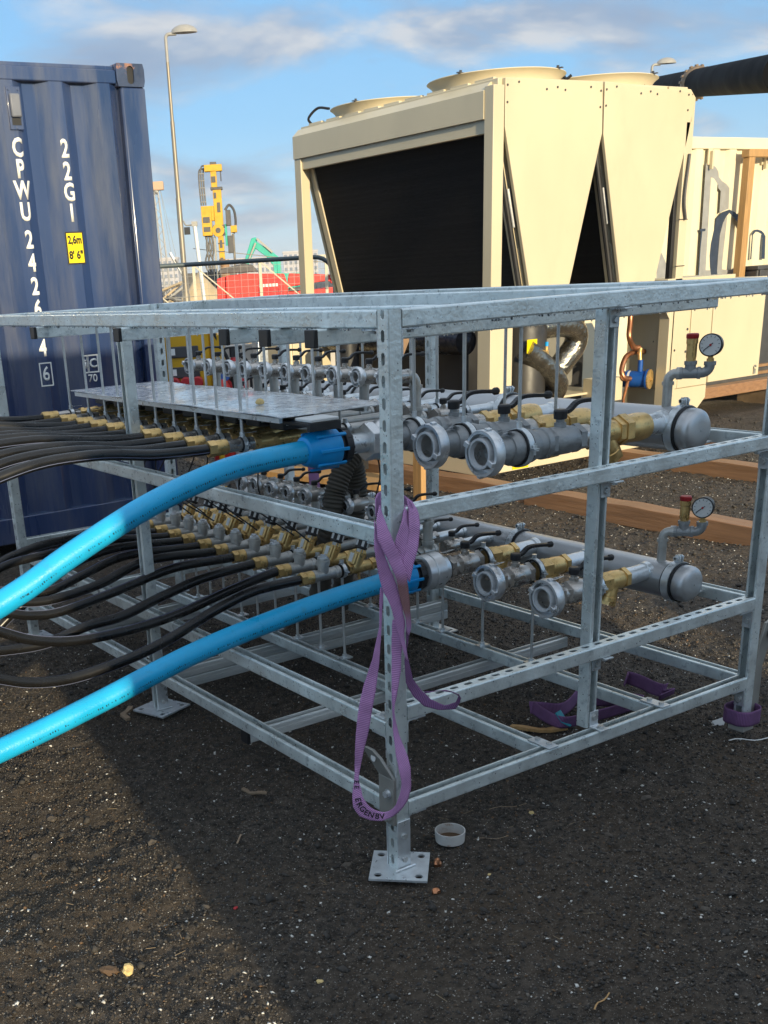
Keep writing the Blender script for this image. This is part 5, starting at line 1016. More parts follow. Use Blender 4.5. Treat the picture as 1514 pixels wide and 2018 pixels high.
for ch, z in zip('242614', (1.790, 1.668, 1.544, 1.424, 1.312, 1.208)): text_mesh(ch, .128, 'letter', whitep, (.845, yl, z), X_, Z_, ct, bold=.004, sx=.74, wrap=WRAP)
def frame(x0, x1, z0, z1, w, name='code_frame'):
    MB().box(x0, x1, yl - .0012, yl, z0, z0 + w).box(x0, x1, yl - .0012, yl, z1 - w, z1).box(x0, x0 + w, yl - .0012, yl, z0 + w, z1 - w).box(x1 - w, x1, yl - .0012, yl, z0 + w, z1 - w).build(name, whitep, ct)
text_mesh('6', .112, 'letter', whitep, (.845, yl, 1.065), X_, Z_, ct, bold=.0015, sx=.86, wrap=WRAP); frame(.806, .884, .998, 1.132, .007)
for ch, z in zip('22G1', (2.252, 2.137, 2.03, 1.922)): text_mesh(ch, .128, 'letter', whitep, (1.120, yl, z), X_, Z_, ct, bold=.004, sx=.74, wrap=WRAP)
stk = MB().box(1.062, 1.172, yl - .002, yl - .0004, 1.655, 1.828).build('height_sticker', yel, ct)
bd = MB(); w = .007
for a in ((1.062, 1.172, 1.655, 1.655 + w), (1.062, 1.172, 1.828 - w, 1.828), (1.062, 1.062 + w, 1.655 + w, 1.828 - w), (1.172 - w, 1.172, 1.655 + w, 1.828 - w)): bd.box(a[0], a[1], yl - .0026, yl - .0020, a[2], a[3])
bd.build('sticker_border', blk, stk)
text_mesh('2,6m', .058, 'sticker_text', blk, (1.117, yl - .0021, 1.783), X_, Z_, stk, depth=.0006, sx=.74, bold=.0022)
text_mesh("8' 6\"", .058, 'sticker_text', blk, (1.117, yl - .0021, 1.702), X_, Z_, stk, depth=.0006, sx=.82, bold=.0022)
frame(1.112, 1.182, 1.048, 1.152, .008); frame(1.082, 1.116, 1.048, 1.152, .008)
text_mesh('C', .072, 'letter', whitep, (1.148, yl, 1.10), X_, Z_, ct, bold=.002); text_mesh('i', .072, 'letter', whitep, (1.098, yl, 1.10), X_, Z_, ct, bold=.002)
text_mesh('70', .062, 'letter', whitep, (1.135, yl, 1.015), X_, Z_, ct, bold=.001)

# ================================================================== CHILLER
XC, YC, XE, YE = 3.97, 3.89, 5.97, 6.23
ch = thing('chiller', (4.9, 5.0, .1), 'large cream air cooled chiller with V shaped black coils on sleepers', 'chiller')
def cb(name, x0, x1, y0, y1, z0, z1, m=cream, bv=.004, par=None): return MB().box(x0, x1, y0, y1, z0, z1).build(name, m, par or ch, bevel=bv)
# deck and fascias
deck = cb('deck', XC + .06, XE - .06, YC + .03, YE - .02, 2.60, 2.645)
MB().prism([(0, 2.41), (0, 2.575), (.06, 2.628), (.30, 2.640), (.30, 2.60), (.03, 2.60), (.03, 2.41)], (XC - .012, YC + .086, 0), X_, Z_, Y_, YE - YC - .086).build('fascia', cream, ch)
MB().prism([(0, 2.41), (0, 2.575), (-.06, 2.628), (-.30, 2.640), (-.30, 2.60), (-.03, 2.60), (-.03, 2.41)], (XE + .012, YC + .012, 0), X_, Z_, Y_, YE - YC - .02).build('fascia', cream, ch)
cb('coil_rail', XC + .012, XC + .05, YC + .09, YE - .09, 2.325, 2.412)
cb('corner_post', XC - .006, XC + .090, YC - .002, YC + .085, 1.30, 2.60); cb('corner_post', XC - .004, XC + .082, YE - .09, YE, 1.30, 2.409)
cb('corner_post', XE - .085, XE, YC, YC + .085, .35, 2.415); cb('corner_post', XE - .085, XE, YE - .09, YE, .35, 2.415)
# flashing strips with screws along the deck edge
for i in range(9): cb('edge_flashing', XC + .085, XC + .115, YC + .10 + i * .245, YC + .28 + i * .245, 2.640, 2.662, bv=.002)
# V coils
def coil(xt, xb, zt, zb, s):
    d = Vector((xb - xt, 0, zb - zt)); L = d.length; d.normalize(); n = Vector((-s * abs(d.z), 0, -abs(d.x))).normalized()
    c = Vector(((xt + xb) / 2, (YC + YE) / 2, (zt + zb) / 2))
    MB().obox(c - n * .03, d, Y_, n, L / 2, (YE - YC) / 2 - .13, .028).build('coil', coilm, ch)
    for y in (YC + .10, YE - .10): MB().obox(Vector((c.x, y, c.z)) - n * .03, d, Y_, n, L / 2, .032, .040).build('coil_frame', cream, ch, bevel=.003)
    return d, n, c
V1 = (4.065, 4.985, 4.34, 4.715); V2 = (5.005, 5.925, 5.265, 5.645)
for a, b, c, d in (V1, V2): coil(a, c, 2.35, 1.31, 1); coil(b, d, 2.35, 1.31, -1)
for y, dy in ((YC, 1), (YE, -1)):
    for k, P in enumerate(([(4.068, 2.642), (4.98, 2.649), (4.994, 2.33), (4.715, 1.31), (4.338, 1.31), (4.070, 2.355)], [(5.0, 2.649), (5.905, 2.612), (5.962, 2.565), (5.915, 2.331), (5.64, 1.31), (5.262, 1.31), (5.008, 2.321)])):
        p = MB().prism(P, (0, y, 0), X_, Z_, Y_ * dy, .028).build('end_panel', cream, ch, bevel=.003)
        x0 = P[0][0]; w = P[1][0] - P[0][0]
        if dy == 1:
            for fx, z in ((.02, 2.60), (.02, 2.50), (.13, 2.62), (.41, 2.585), (.52, 2.60), (.60, 2.585), (.87, 2.61), (.98, 2.59), (.98, 2.49)):
                MB().cyl((x0 + w * fx, y - .004, z), (x0 + w * fx, y + .001, z), .0075, 8).build('screw', greyd, p)
# pipework and sensors seen in the gaps
for x in (4.30, 5.235):
    dd = Vector((.26, 0, -1)).normalized(); p = Vector((x - .235, YC + .075, 2.28))
    MB().tube([p, p + dd * .98], .020, 10).build('coil_manifold', darkm, ch)
    MB().tube([p + dd * .30 + X_ * .03, p + dd * .55 + X_ * .03], .026, 12).build('foil_sleeve', stain, ch)
    MB().obox(p + dd * .85 + X_ * .05, dd, X_, Y_, .16, .022, .016).build('coil_bracket', cream, ch, bevel=.003)
    MB().tube(catmull([p + dd * .97 + X_ * .02, p + dd * 1.0 + X_ * .09, p + dd * .96 + X_ * .12], 6), .016, 10).build('header_pipe', copper, ch)
MB().tube(catmull([(5.93, YC - .012, 2.2), (5.90, YC - .016, 1.9), (5.935, YC - .012, 1.75)], 5), .011, 8).build('cable', greyd, ch)
cb('cable_duct', 5.845, 5.882, YC + .03, YC + .07, 1.31, 2.25, darkm)
for z in (1.75, 1.42): cb('cable_strap', 5.87, 5.975, YC - .004, YC - .001, z, z + .006, darkm, 0)
# fans
def fan(x, y):
    r = .46; t = MB().lathe((x, y, 2.646), Z_, [(0, r * .93), (.025, r * .94), (.052, r * .975), (.070, r * 1.02), (.078, r * 1.05), (.083, r * 1.045), (.076, r * 1.0), (.052, r * .945), (.01, r * .90)], 56, cap=False).build('fan_ring', cream, ch)
    g = MB()
    for k in range(4): g.lathe((x, y, 2.70), Z_, [(0, r * (.2 + .22 * k)), (.004, r * (.2 + .22 * k) + .003)], 36, cap=False)
    for k in range(8): a = k * math.pi / 4; g.beam((x, y, 2.702), (x + r * .97 * math.cos(a), y + r * .97 * math.sin(a), 2.702), .006, .006)
    g.build('fan_guard', greyd, t)
    MB().cyl((x, y, 2.66), (x, y, 2.705), .09, 20).build('fan_motor', greyd, t)
    for k in range(5):
        a = 2 * math.pi * k / 5; d = Vector((math.cos(a), math.sin(a), 0)); s = Z_.cross(d)
        MB().obox(Vector((x, y, 2.685)) + d * .26, d, (s + Z_ * .5).normalized(), (Z_ - s * .5).normalized(), .17, .045, .003).build('fan_blade', darkm, t)
    for k in range(4):
        a = k * math.pi / 2 + .3; q = Vector((x + r * 1.03 * math.cos(a), y + r * 1.03 * math.sin(a), 2.732)); MB().obox(q, (math.cos(a), math.sin(a), 0), (-math.sin(a), math.cos(a), 0), Z_, .035, .012, .003).hexn(q + Z_ * .003, q + Z_ * .016, .010).build('ring_clip', greyd, t)
for x in (4.50, 5.46):
    for y in (4.44, 5.62): fan(x, y)
MB().tube(catmull([(4.10, 6.15, 2.66), (4.05, 6.12, 2.70), (4.08, 6.03, 2.76), (4.10, 5.90, 2.74)], 6), .010, 8).build('fan_cable', rubber, ch)
MB().tube(catmull([(4.95, 4.3, 2.74), (4.99, 4.28, 2.75), (5.0, 4.25, 2.72), (5.02, 4.22, 2.74)], 6), .010, 8).build('fan_cable', rubber, ch)
MB().tube(catmull([(5.90, 4.3, 2.74), (6.03, 4.35, 2.72), (6.1, 4.5, 2.66)], 6), .010, 8).build('fan_cable', rubber, ch)
# lower frame
cb('leg', XC - .004, XC + .208, YC - .001, YC + .13, .255, 1.30)
MB().prism([(0, 0), (-.16, 0), (0, -.20)], (XC + .01, YC + .13, 1.27), Y_ * -1, Z_, X_, .02).build('gusset', cream, ch)
cb('leg', XC, XC + .2, YE - .13, YE, .255, 1.30)
lr = cb('leg', 5.85, 5.905, YC + .0, YC + .10, .10, 1.30)
MB().prism([(0, 0), (-.16, 0), (0, -.2)], (5.85, YC + .004, 1.24), X_, Z_, Y_, .02).build('gusset', cream, ch)
cb('base_rail', XC - .07, 5.849, YC - .0, YC + .06, .088, .255); cb('base_rail', XC - .07, XC - .01, YC + .0605, YE, .088, .255)
cb('base_rail', XC - .07, 6.3, YE - .06, YE, .088, .255); cb('base_rail', 6.3, 6.36, YC + .02, YE, .088, .255)
ys = MB().box(4.20, 4.36, YC - .005, YC - .0015, .096, .195).build('base_sticker', yel, ch)
for i in range(3): MB().cyl((4.235 + i * .045, YC - .0065, .145), (4.235 + i * .045, YC - .005, .145), .016, 12).build('sticker_hole', signgreen, ys)
cb('top_frame', XC + .0, XE, YC + .03, YC + .1, 1.235, 1.30); cb('top_frame', XC, XC + .07, YC + .131, YE - .131, 1.235, 1.30); cb('drip_tray', XC + .08, XE - .08, YC + .11, YE - .05, 1.25, 1.285)
# right cabinet
cab = cb('control_cabinet', 5.906, 6.36, YC + .001, YC + .45, .50, 1.30)
MB().prism([(0, 0), (.455, 0), (.455, -.10), (.28, -.25), (0, -.25)], (5.906, YC + .003, .498), X_, Z_, Y_, .44).build('cabinet_base', cream, ch)
cb('access_plate', 5.99, 6.33, YC - .004, YC - .0005, .505, .60, par=None)
cb('door', 6.362, 7.02, YC - .012, YC + .42, .515, 1.30)
cb('door', 6.10, 6.352, YC - .010, YC + .0, .62, 1.30)
for x, z in ((6.10, .95), (6.095, .78), (6.09, .62)): MB().cyl((x - .03, YC - .004, z), (x - .03, YC + .001, z), .010, 8).build('screw', greyd, ch)
for x, z in ((5.93, .80), (5.93, .60), (5.93, .45), (5.95, .30)): MB().cyl((x, YC - .004, z), (x, YC + .002, z), .009, 8).build('screw', greyd, ch)
MB().box(6.945, 6.97, YC - .022, YC - .012, .53, .57).tube(catmull([(6.957, YC - .018, .56), (6.945, YC - .02, .585), (6.965, YC - .02, .60), (6.975, YC - .02, .585)], 5), .004, 6).build('door_latch', lugm, ch)
cb('cabinet_top', 5.80, 6.62, YC + .0, YC + .5, 1.302, 1.335)
# inside: back panel, vessel, insulated pipes, copper lines
cb('back_panel', 4.9, 5.69, 4.72, 4.75, .52, 1.235, mat('grey_panel', (.20, .195, .175), .5))
cb('floor_panel', 4.88, 5.62, 4.25, 4.70, .50, .519, cream); cb('junction_box', 5.36, 5.62, 4.12, 4.3, .44, .62)
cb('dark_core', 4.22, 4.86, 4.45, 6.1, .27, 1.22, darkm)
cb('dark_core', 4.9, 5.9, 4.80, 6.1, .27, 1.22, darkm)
MB().lathe((4.14, 4.3, 1.0), Y_, [(0, .02), (.03, .10), (1.7, .10), (1.75, .02)], 24).build('insulated_pipe', mat('dark_foil', (.03, .033, .045), .22, .6, .3, 12, .7, 24), ch)
MB().lathe((4.58, 4.18, .98), Z_, [(-.55, .16), (.08, .165), (.13, .14), (.15, .05)], 24).build('compressor', mat('compressor_grey', (.035, .032, .028), .45, 0, .15), ch)
MB().box(4.44, 4.54, 4.008, 4.012, .895, .99).build('warning_label', yel, ch)
MB().tube(catmull([(4.58, 4.20, 1.02), (4.75, 4.16, 1.055), (4.98, 4.16, 1.055), (5.12, 4.18, 1.0), (5.14, 4.2, .90), (5.04, 4.22, .78), (4.92, 4.24, .66), (4.84, 4.26, .54)], 10), .088, 20).build('insulated_pipe', foil, ch)
MB().tube(catmull([(4.46, 4.05, .92), (4.60, 4.05, .83), (4.78, 4.06, .70), (4.86, 4.10, .62), (4.86, 4.2, .50), (4.8, 4.3, .42)], 10), .082, 20).build('insulated_pipe', foil, ch)
vv = MB().hexn((4.66, 4.03, .83), (4.66, 4.03, .90), .018).cyl((4.66, 4.03, .90), (4.66, 4.03, .93), .012).build('service_valve', brass, ch)
MB().cyl((4.66, 4.03, .93), (4.66, 4.03, .96), .014).build('valve_cap', bluen, vv)
MB().tube(catmull([(5.69, 4.15, 1.22), (5.68, 4.13, 1.05), (5.64, 4.1, .93), (5.68, 4.1, .86), (5.72, 4.1, .835), (5.76, 4.09, .83)], 8), .021, 12).build('copper_pipe', copper, ch)
MB().tube(catmull([(5.9, 4.16, .79), (5.78, 4.15, .795), (5.67, 4.14, .77), (5.60, 4.12, .68), (5.60, 4.1, .62), (5.66, 4.1, .60), (5.78, 4.1, .60)], 8), .021, 12).build('copper_pipe', copper, ch)
MB().tube([(5.66, 4.1, .59), (5.64, 4.12, .45), (5.63, 4.12, .30)], .012, 8).build('copper_pipe', copper, ch)
fd = Vector((.35, -.9, 0)).normalized()
MB().tube(catmull([(5.76, 4.08, .83), (5.755, 4.08, .78), (5.745, 4.06, .70)], 5), .017, 12).build('service_valve', brass, ch)
fl = MB().lathe(V3((5.70, 4.20, .59)), fd, [(0, .05), (.01, .062), (.04, .062), (.042, .070), (.055, .070), (.056, .064), (.20, .064), (.205, .078), (.22, .078)], 26).cyl((5.745, 4.06, .65), (5.745, 4.06, .74), .02).build('filter_drier', mat('drier_blue', (.01, .08, .33), .35), ch)
pe = V3((5.70, 4.20, .59)) + fd * .2205
MB().lathe(pe, fd, [(0, .077), (.010, .077), (.011, .07)], 26).hexn(pe + fd * .011, pe + fd * .026, .013).build('drier_flange', brass, fl)
MB().lathe(V3((5.70, 4.20, .59)) + fd * .058, fd, [(0, .0665), (.018, .0665)], 26, cap=False).build('drier_band', greyw, fl)
MB().tube(catmull([(5.91, 4.08, .86), (5.93, 4.06, .95), (5.98, 4.0, 1.02), (6.02, 3.97, 1.03)], 6), .007, 8).build('sensor_cable', rubber, ch)
# pump and cardboard tube at the left end
pm = MB().lathe((3.62, 5.10, .62), Z_, [(0, .1), (.02, .13), (.16, .13), (.2, .09), (.42, .09), (.46, .05)], 20).cyl((3.5, 5.0, .75), (3.8, 5.25, .75), .06).box(3.52, 3.72, 5.0, 5.2, .05, .62)
pt = tag(pm.build('pump', darkm), 'black pump with a red cap standing left of the chiller', 'pump'); MB().cyl((3.64, 5.02, 1.07), (3.64, 5.02, 1.16), .05).build('pump_cap', redp, pt)
tag(MB().beam((3.50, 4.45, .86), (3.66, 4.40, 1.22), .10, .10, (1, 0, 0)).build('tube_board', mat('brown_board', (.28, .18, .11), .7)), 'brown board leaning against the left side of the chiller', 'board')

# ================================================================== WHITE CONTAINER
wc = thing('site_container', (10.2, 6.0, 0), 'white corrugated container with a navy and grey logo behind the chiller', 'container')
w0 = corrugated(7.35, 13.36, .14, 2.50, 6.005, .036, 5.5, .10, .035, .10).build('long_wall', white_c, wc, flat=True)
sm_ = w0.modifiers.new('t', 'SOLIDIFY'); sm_.thickness = .003
for x0, x1 in ((7.20, 7.36), (13.35, 13.5)): MB().box(x0, x1, 5.99, 6.15, 0, 2.6).build('corner_post', white_c, wc, bevel=.008)
MB().box(7.36, 13.35, 5.992, 6.06, 2.49, 2.60).build('top_rail', white_c, wc, bevel=.006); MB().box(7.36, 13.35, 5.992, 6.06, 0, .15).build('bottom_rail', white_c, wc, bevel=.006)
MB().box(7.21, 13.49, 6.061, 8.43, .1, 2.57).build('body', white_c, wc)
lgp = lambda poly, m, name, d=.002: MB().prism(poly, (0, 6.003, 0), X_, Z_, -Y_, d).build(name, m, wc)
lgp([(8.899, 2.356), (8.984, 2.348), (9.06, 2.323), (9.11, 2.28), (9.124, 2.229), (9.181, 2.19), (9.26, 2.159), (9.313, 2.124), (9.327, 1.923), (9.237, 1.903), (9.18, 1.882), (9.173, 2.095), (9.129, 2.122), (9.119, 2.16), (9.046, 2.216), (8.997, 2.229), (9.029, 1.328), (9.12, 1.324), (9.13, 1.269), (8.922, 1.261)], logogrey, 'logo_print', .0016)
lgp([(9.253, 1.788), (9.316, 1.853), (9.295, 1.389), (9.304, 1.325), (9.413, 1.311), (9.527, 1.324), (9.485, 1.243), (9.24, 1.241), (9.221, 1.311), (9.216, 1.464), (9.218, 1.67)], logogrey, 'logo_print', .0024)
lgp([(9.34, 1.914), (9.224, 1.89), (9.136, 1.826), (9.113, 1.726), (9.08, 1.585), (9.076, 1.47), (9.095, 1.361), (9.135, 1.251), (9.24, 1.237), (9.218, 1.311), (9.209, 1.465), (9.21, 1.67), (9.253, 1.793), (9.304, 1.853), (9.345, 1.883), (9.428, 1.833), (9.496, 1.787), (9.541, 1.692), (9.559, 1.696), (9.559, 1.897), (9.534, 1.893), (9.493, 1.856), (9.435, 1.886)], logonavy, 'logo_letter', .004)
lgp([(9.797, 1.702), (9.851, 1.705), (9.925, 1.69), (9.969, 1.666), (10.003, 1.633), (10.03, 1.4), (9.978, 1.402), (9.959, 1.611), (9.931, 1.658), (9.871, 1.679), (9.823, 1.684), (9.781, 1.653), (9.792, 1.405), (9.773, 1.406), (9.767, 1.662)], logonavy, 'logo_letter', .003)
lgp([(8.883, 1.737), (8.971, 1.738), (8.971, 1.714), (8.923, 1.712), (8.915, 1.547), (8.921, 1.27), (8.909, 1.271), (8.901, 1.71), (8.886, 1.715)], logonavy, 'logo_letter', .004)
lgp([(8.302, 1.53), (8.358, 1.463), (8.417, 1.373), (8.445, 1.284), (8.3, 1.287), (8.25, 1.288), (8.24, 1.44)], logogrey, 'logo_print', .0016)
for x in (8.945, 9.835):
    l_ = MB().box(x - .035, x + .035, 5.985, 6.004, 2.34, 2.49).build('lashing_lug', yelm if False else cream, wc, bevel=.006); MB().box(x - .012, x + .012, 5.95, 5.984, 2.30, 2.47).build('lug_bar', cream, l_, bevel=.003)

# ================================================================== TIMBER, SKIP, PIPE
pt = thing('timber_portal', (9.43, 5.88, 0), 'bare timber portal frame standing close before the white container', 'frame')
for x in (9.43, 11.0): MB().box(x - .048, x + .048, 5.84, 5.92, 0, 2.40).build('timber_post', timberx, pt, bevel=.004)
MB().box(9.36, 11.1, 5.835, 5.925, 2.402, 2.475).build('lintel', timberx, pt, bevel=.004)
for (x0, x1, h, lab) in ((9.52, 10.9, 1.30, 'dark grey steel crate right of the timber post'), (9.18, 9.36, 1.16, 'narrow dark box left of the timber post')):
    sk = thing('steel_crate', ((x0 + x1) / 2, 5.83, 0), lab, 'crate')
    MB().box(x0, x1, 5.72, 5.96, .05, h).build('crate_body', greyd, sk, bevel=.01)
    MB().box(x0 - .015, x1 + .015, 5.705, 5.975, h + .001, h + .04).build('crate_rim', greyd, sk, bevel=.006)
    for x in np.arange(x0 + .05, x1, .45): MB().box(x - .03, x + .03, 5.70, 5.719, .05, h).build('rib', greyd, sk, bevel=.004)
pa, pb = V3((6.1, 3.23, 2.645)), V3((13.6, 11.1, 3.9)); pd = (pb - pa).normalized()
bp = thing('site_pipe', (6.62, 3.77, 2.73), 'thick black pipe with a rusty welded flange rising past the chiller', 'pipe')
pa2 = pa + pd * .25
MB().cyl(pa2, pb, .128, 32).build('pipe_run', steelb, bp)
fc = V3((9.02, 6.25, 3.143)); fc = pa + pd * (fc - pa).dot(pd)
wl = MB().lathe(fc - pd * .09, pd, [(0, .129), (.03, .150), (.07, .155), (.11, .155), (.15, .150), (.18, .129)], 32)
for k in range(18):
    a = 2 * math.pi * k / 18; u = pd.orthogonal().normalized(); w_ = pd.cross(u); wl.obox(fc + (u * math.cos(a) + w_ * math.sin(a)) * .155, pd, u * math.cos(a) + w_ * math.sin(a), u * -math.sin(a) + w_ * math.cos(a), .05, .012, .012)
wl.build('welded_flange', weldm, bp, bevel=.004)
tcn = pa + pd * (V3((8.11, 5.23, 2.99)) - pa).dot(pd)
tv = pd.cross(Z_).normalized(); uu = tv.cross(pd)
tm = MB(); n = 7
for i in range(n):
    a = R_(-20 + i * 16); r = tv * math.cos(a) + uu * math.sin(a); wdt = (.05, .07, .075, .075, .07, .06, .02)[i]
    tm.v += [tuple(tcn + r * .1295 - pd * wdt), tuple(tcn + r * .1295 + pd * wdt)]
for i in range(n - 1): tm.f.append((2 * i, 2 * i + 1, 2 * i + 3, 2 * i + 2))
tp_ = tm.build('tape_patch', tagw, bp); q_ = tp_.modifiers.new('t', 'SOLIDIFY'); q_.thickness = .002
for q in (pb - pd * .4,):
    s = Vector((pd.y, -pd.x, 0)).normalized()
    for sg in (-1, 1): MB().beam(q - Z_ * .13, Vector((q.x, q.y, 0)) + s * sg * .5, .06, .06, (0, 1, 0)).build('trestle_leg', steelb, bp)
# sleepers
def sleeper(x0, x1, y0, y1, z1, label, m=timber):
    N = 10; mb = MB()
    for i in range(N + 1):
        y = y0 + (y1 - y0) * i / N; dz = .004 * math.sin(i * 2.1 + x0); dx = .004 * math.sin(i * 1.3)
        mb.v += [(x0 + dx, y, -.03), (x1 + dx, y, -.03), (x1 + dx, y, z1 + dz), (x0 + dx, y, z1 + dz)]
    for i in range(N):
        a = 4 * i; mb.f += [(a + k, a + (k + 1) % 4, a + 4 + (k + 1) % 4, a + 4 + k) for k in range(4)]
    mb.f += [(0, 1, 2, 3), (4 * N, 4 * N + 3, 4 * N + 2, 4 * N + 1)]
    return tag(mb.build('sleeper', m, bevel=.004), label, 'timber', 'sleepers under and around the chiller')
sleeper(3.735, 3.875, 1.55, 3.30, .095, 'wet brown sleeper whose sawn end lies by the lower pressure gauge')
sleeper(3.745, 3.895, 3.31, 6.4, .088, 'wet brown sleeper along the left foot of the chiller')
sleeper(5.36, 5.50, 2.55, 6.3, .087, 'wet brown sleeper sticking out from under the right part of the chiller')
sleeper(6.18, 6.32, 3.5, 6.3, .090, 'wet brown sleeper under the control cabinet of the chiller')
tag(MB().box(7.15, 9.6, 4.98, 5.10, .17, .275).build('sleeper', timber, bevel=.005), 'orange timber lying crosswise on two blocks behind the control cabinet', 'timber', 'sleepers under and around the chiller')
for x, q in ((7.45, 'left'), (9.2, 'right')): tag(MB().box(x, x + .16, 4.95, 5.6, -.05, .1695).build('bearer_block', oldwood, bevel=.005), '%s grey wooden block under the crosswise orange timber' % q, 'block', 'blocks under the crosswise timber')
for k in range(5):
    tag(MB().box(7.2 + .05 * k, 9.4 + .1 * k, 5.13 + .09 * k, 5.20 + .09 * k, .171, .26 + .022 * k).build('steel_sheet', [pilem, rigdark, pilem, rigdark, pilem][k], bevel=.003), '%s steel strip stacked behind the crosswise orange timber' % ORD[k], 'steel', 'steel strips behind the crosswise timber')
tag(MB().box(3.31, 3.40, 3.86, 3.95, -.02, .42).build('timber_stake', timberx, bevel=.004), 'short upright timber stake standing before the sleepers', 'stake')
for k, (x, y, a) in enumerate(((3.30, 5.25, 1.85), (3.12, 5.0, 1.75))):
    d = Vector((math.cos(a), math.sin(a), 0)); tag(MB().obox((x, y, .05 + .03 * k), d, Vector((-d.y, d.x, 0)), Z_, .85, .11, .022).build('plank', timberx, bevel=.003), ['wide orange plank lying on the soil behind the ribbed pipes', 'second orange plank half under the first plank'][k], 'plank', 'planks behind the rack')

# ================================================================== THINGS BETWEEN THE CONTAINER AND THE CHILLER
pbx = thing('power_box', (1.42, 3.6, 0), 'yellow site power box with red sockets beside the blue container', 'power box')
bx = Vector((.84, -.54, 0)); bf = Vector((-.54, -.84, 0)); bo = V3((1.42, 3.60, 1.10))
def pb(name, u0, u1, z0, z1, d0, d1, m, par=pbx, bv=.004):
    return MB().obox(bo + bx * ((u0 + u1) / 2) + Z_ * ((z0 + z1) / 2) + bf * ((d0 + d1) / 2), bx, bf, Z_, abs(u1 - u0) / 2, abs(d1 - d0) / 2, abs(z1 - z0) / 2).build(name, m, par, bevel=bv)
pb('box_body', -.13, .13, -.16, .19, -.2, 0, yelm, bv=.015)
for z in (.06, -.05): w_ = pb('breaker_window', -.115, .06, z - .03, z + .03, .001, .012, greyd); pb('breaker_label', -.11, -.07, z - .015, z + .02, .0125, .014, tagw, w_, 0)
for i in range(3): MB().lathe(bo + bx * (-.085 + .065 * i) - Z_ * .105, bf, [(0, .032), (.05, .032), (.055, .026)], 18).build('socket', redp, pbx)
for u in (-.15, .15): MB().tube(catmull([bo + bx * u - Z_ * 1.09, bo + bx * u - Z_ * .3, bo + bx * u + Z_ * .22, bo + bx * u * .5 + Z_ * .27], 6), .016, 10).build('stand_tube', yelm, pbx)
pb('stand_panel', -.13, .13, -.30, -.17, -.15, -.02, redp)
pb('box_lid', .135, .2, -.05, .14, -.15, .02, yelm); 
for i in range(2): MB().lathe(bo + bx * (.165 + .04 * i) + Z_ * -.08 + bf * .02, bf, [(0, .022), (.06, .022)], 14).build('plug', rigblue, pbx)
tag(MB().tube(catmull([(1.28, 3.62, .05), (1.26, 3.62, .6), (1.255, 3.60, 1.0), (1.23, 3.60, 1.25)], 8), .02, 12).build('air_hose', mat('light_blue_hose', (.08, .4, .62), .4)), 'light blue hose standing between the blue container and the power box', 'hose')
tag(MB().tube(catmull([(1.5, 3.52, 1.36), (1.56, 3.5, 1.2), (1.62, 3.48, 1.05), (1.66, 3.46, .6), (1.70, 3.44, .02)], 8), .011, 8).build('power_cable', rubber), 'black power cable hanging in front of the yellow power box', 'cable')
for k, (x, y, z, lab) in enumerate(((1.77, 3.87, .62, 'red fire extinguisher with a white band beside the power box'), (1.93, 3.95, .72, 'plain red fire extinguisher to the right of the banded one'))):
    e = thing('fire_extinguisher', (x, y, 0), lab, 'fire extinguisher', 'extinguishers by the power box')
    MB().lathe((x, y, z - .25), Z_, [(0, .06), (.015, .07), (.52, .07), (.58, .045), (.61, .025)], 22).build('cylinder', redp if k else mat('ext_red', (.62, .03, .02), .35), e)
    if not k: MB().lathe((x, y, z + .06), Z_, [(0, .0708), (.13, .0708)], 22, cap=False).build('band', greyw, e)
    MB().box(x - .03, x + .03, y - .012, y + .012, z + .362, z + .42).build('nozzle_head', blackp, e)
    MB().tube(catmull([(x, y - .02, z + .38), (x + .08, y - .03, z + .3), (x + .09, y - .02, z)], 6), .009, 8).build('hose', rubber, e)
    MB().box(x - .02, x + .02, y + .0, y + .03, 0, z - .25).box(x - .09, x + .09, y - .09, y + .09, 0, .03).build('stand', greyd, e)
tag(MB().lathe((1.86, 3.80, .52), Z_, [(0, .05), (.02, .055), (.25, .05), (.32, .03), (.4, .025)], 16).box(1.82, 1.90, 3.76, 3.84, 0, .52).build('bollard_cover', greyw), 'cream plastic canister on a block in front of the extinguishers', 'canister')
cc = thing('site_cabinet', (3.75, 5.75, 0), 'small cream cabinet standing left of the chiller', 'cabinet')
MB().box(3.50, 3.82, 5.72, 6.1, .04, 1.12).build('cabinet_body', cream, cc, bevel=.01); MB().box(3.52, 3.80, 5.708, 5.719, .08, 1.08).build('cabinet_door', cream, cc, bevel=.004); MB().box(3.54, 3.57, 5.695, 5.707, .55, .65).build('handle', greyd, cc); MB().box(3.49, 3.83, 5.70, 6.12, 0, .039).build('plinth', greyd, cc)
tag(MB().box(3.06, 3.15, 5.50, 5.59, 0, 1.28).box(3.02, 3.19, 5.46, 5.63, -.01, .012).build('steel_post', galv2, bevel=.004), 'galvanised square post standing beyond the small claw couplings', 'post')
ld = thing('trestle', (4.1, 6.6, 0), 'grey metal trestle standing left of the chiller', 'trestle')
for dx in (-.12, .12): MB().beam((4.0 + dx * .3, 6.6, 1.3), (4.0 + dx, 6.5, 0), .04, .04, (0, 1, 0)).build('leg', galv2, ld); MB().beam((4.25 + dx * .3, 6.6, 1.3), (4.25 + dx, 6.9, 0), .04, .04, (0, 1, 0)).build('leg', galv2, ld)
MB().box(3.9, 4.35, 6.56, 6.64, 1.30, 1.35).build('top_bar', galv2, ld)
for k in range(5):
    x = 3.0 + k * 1.52; tag(MB().prism([(-.28, 0), (.28, 0), (.24, .12), (.11, .3), (.09, .75), (-.09, .75), (-.11, .3), (-.24, .12)], (x, 10.5 - k * .05, 0), Y_, Z_, X_, 1.45).build('concrete_barrier', concrete, bevel=.01), 'pale concrete barrier block beside the road, %s counted from the blue container' % ORD[k], 'barrier', 'concrete barriers beside the road')

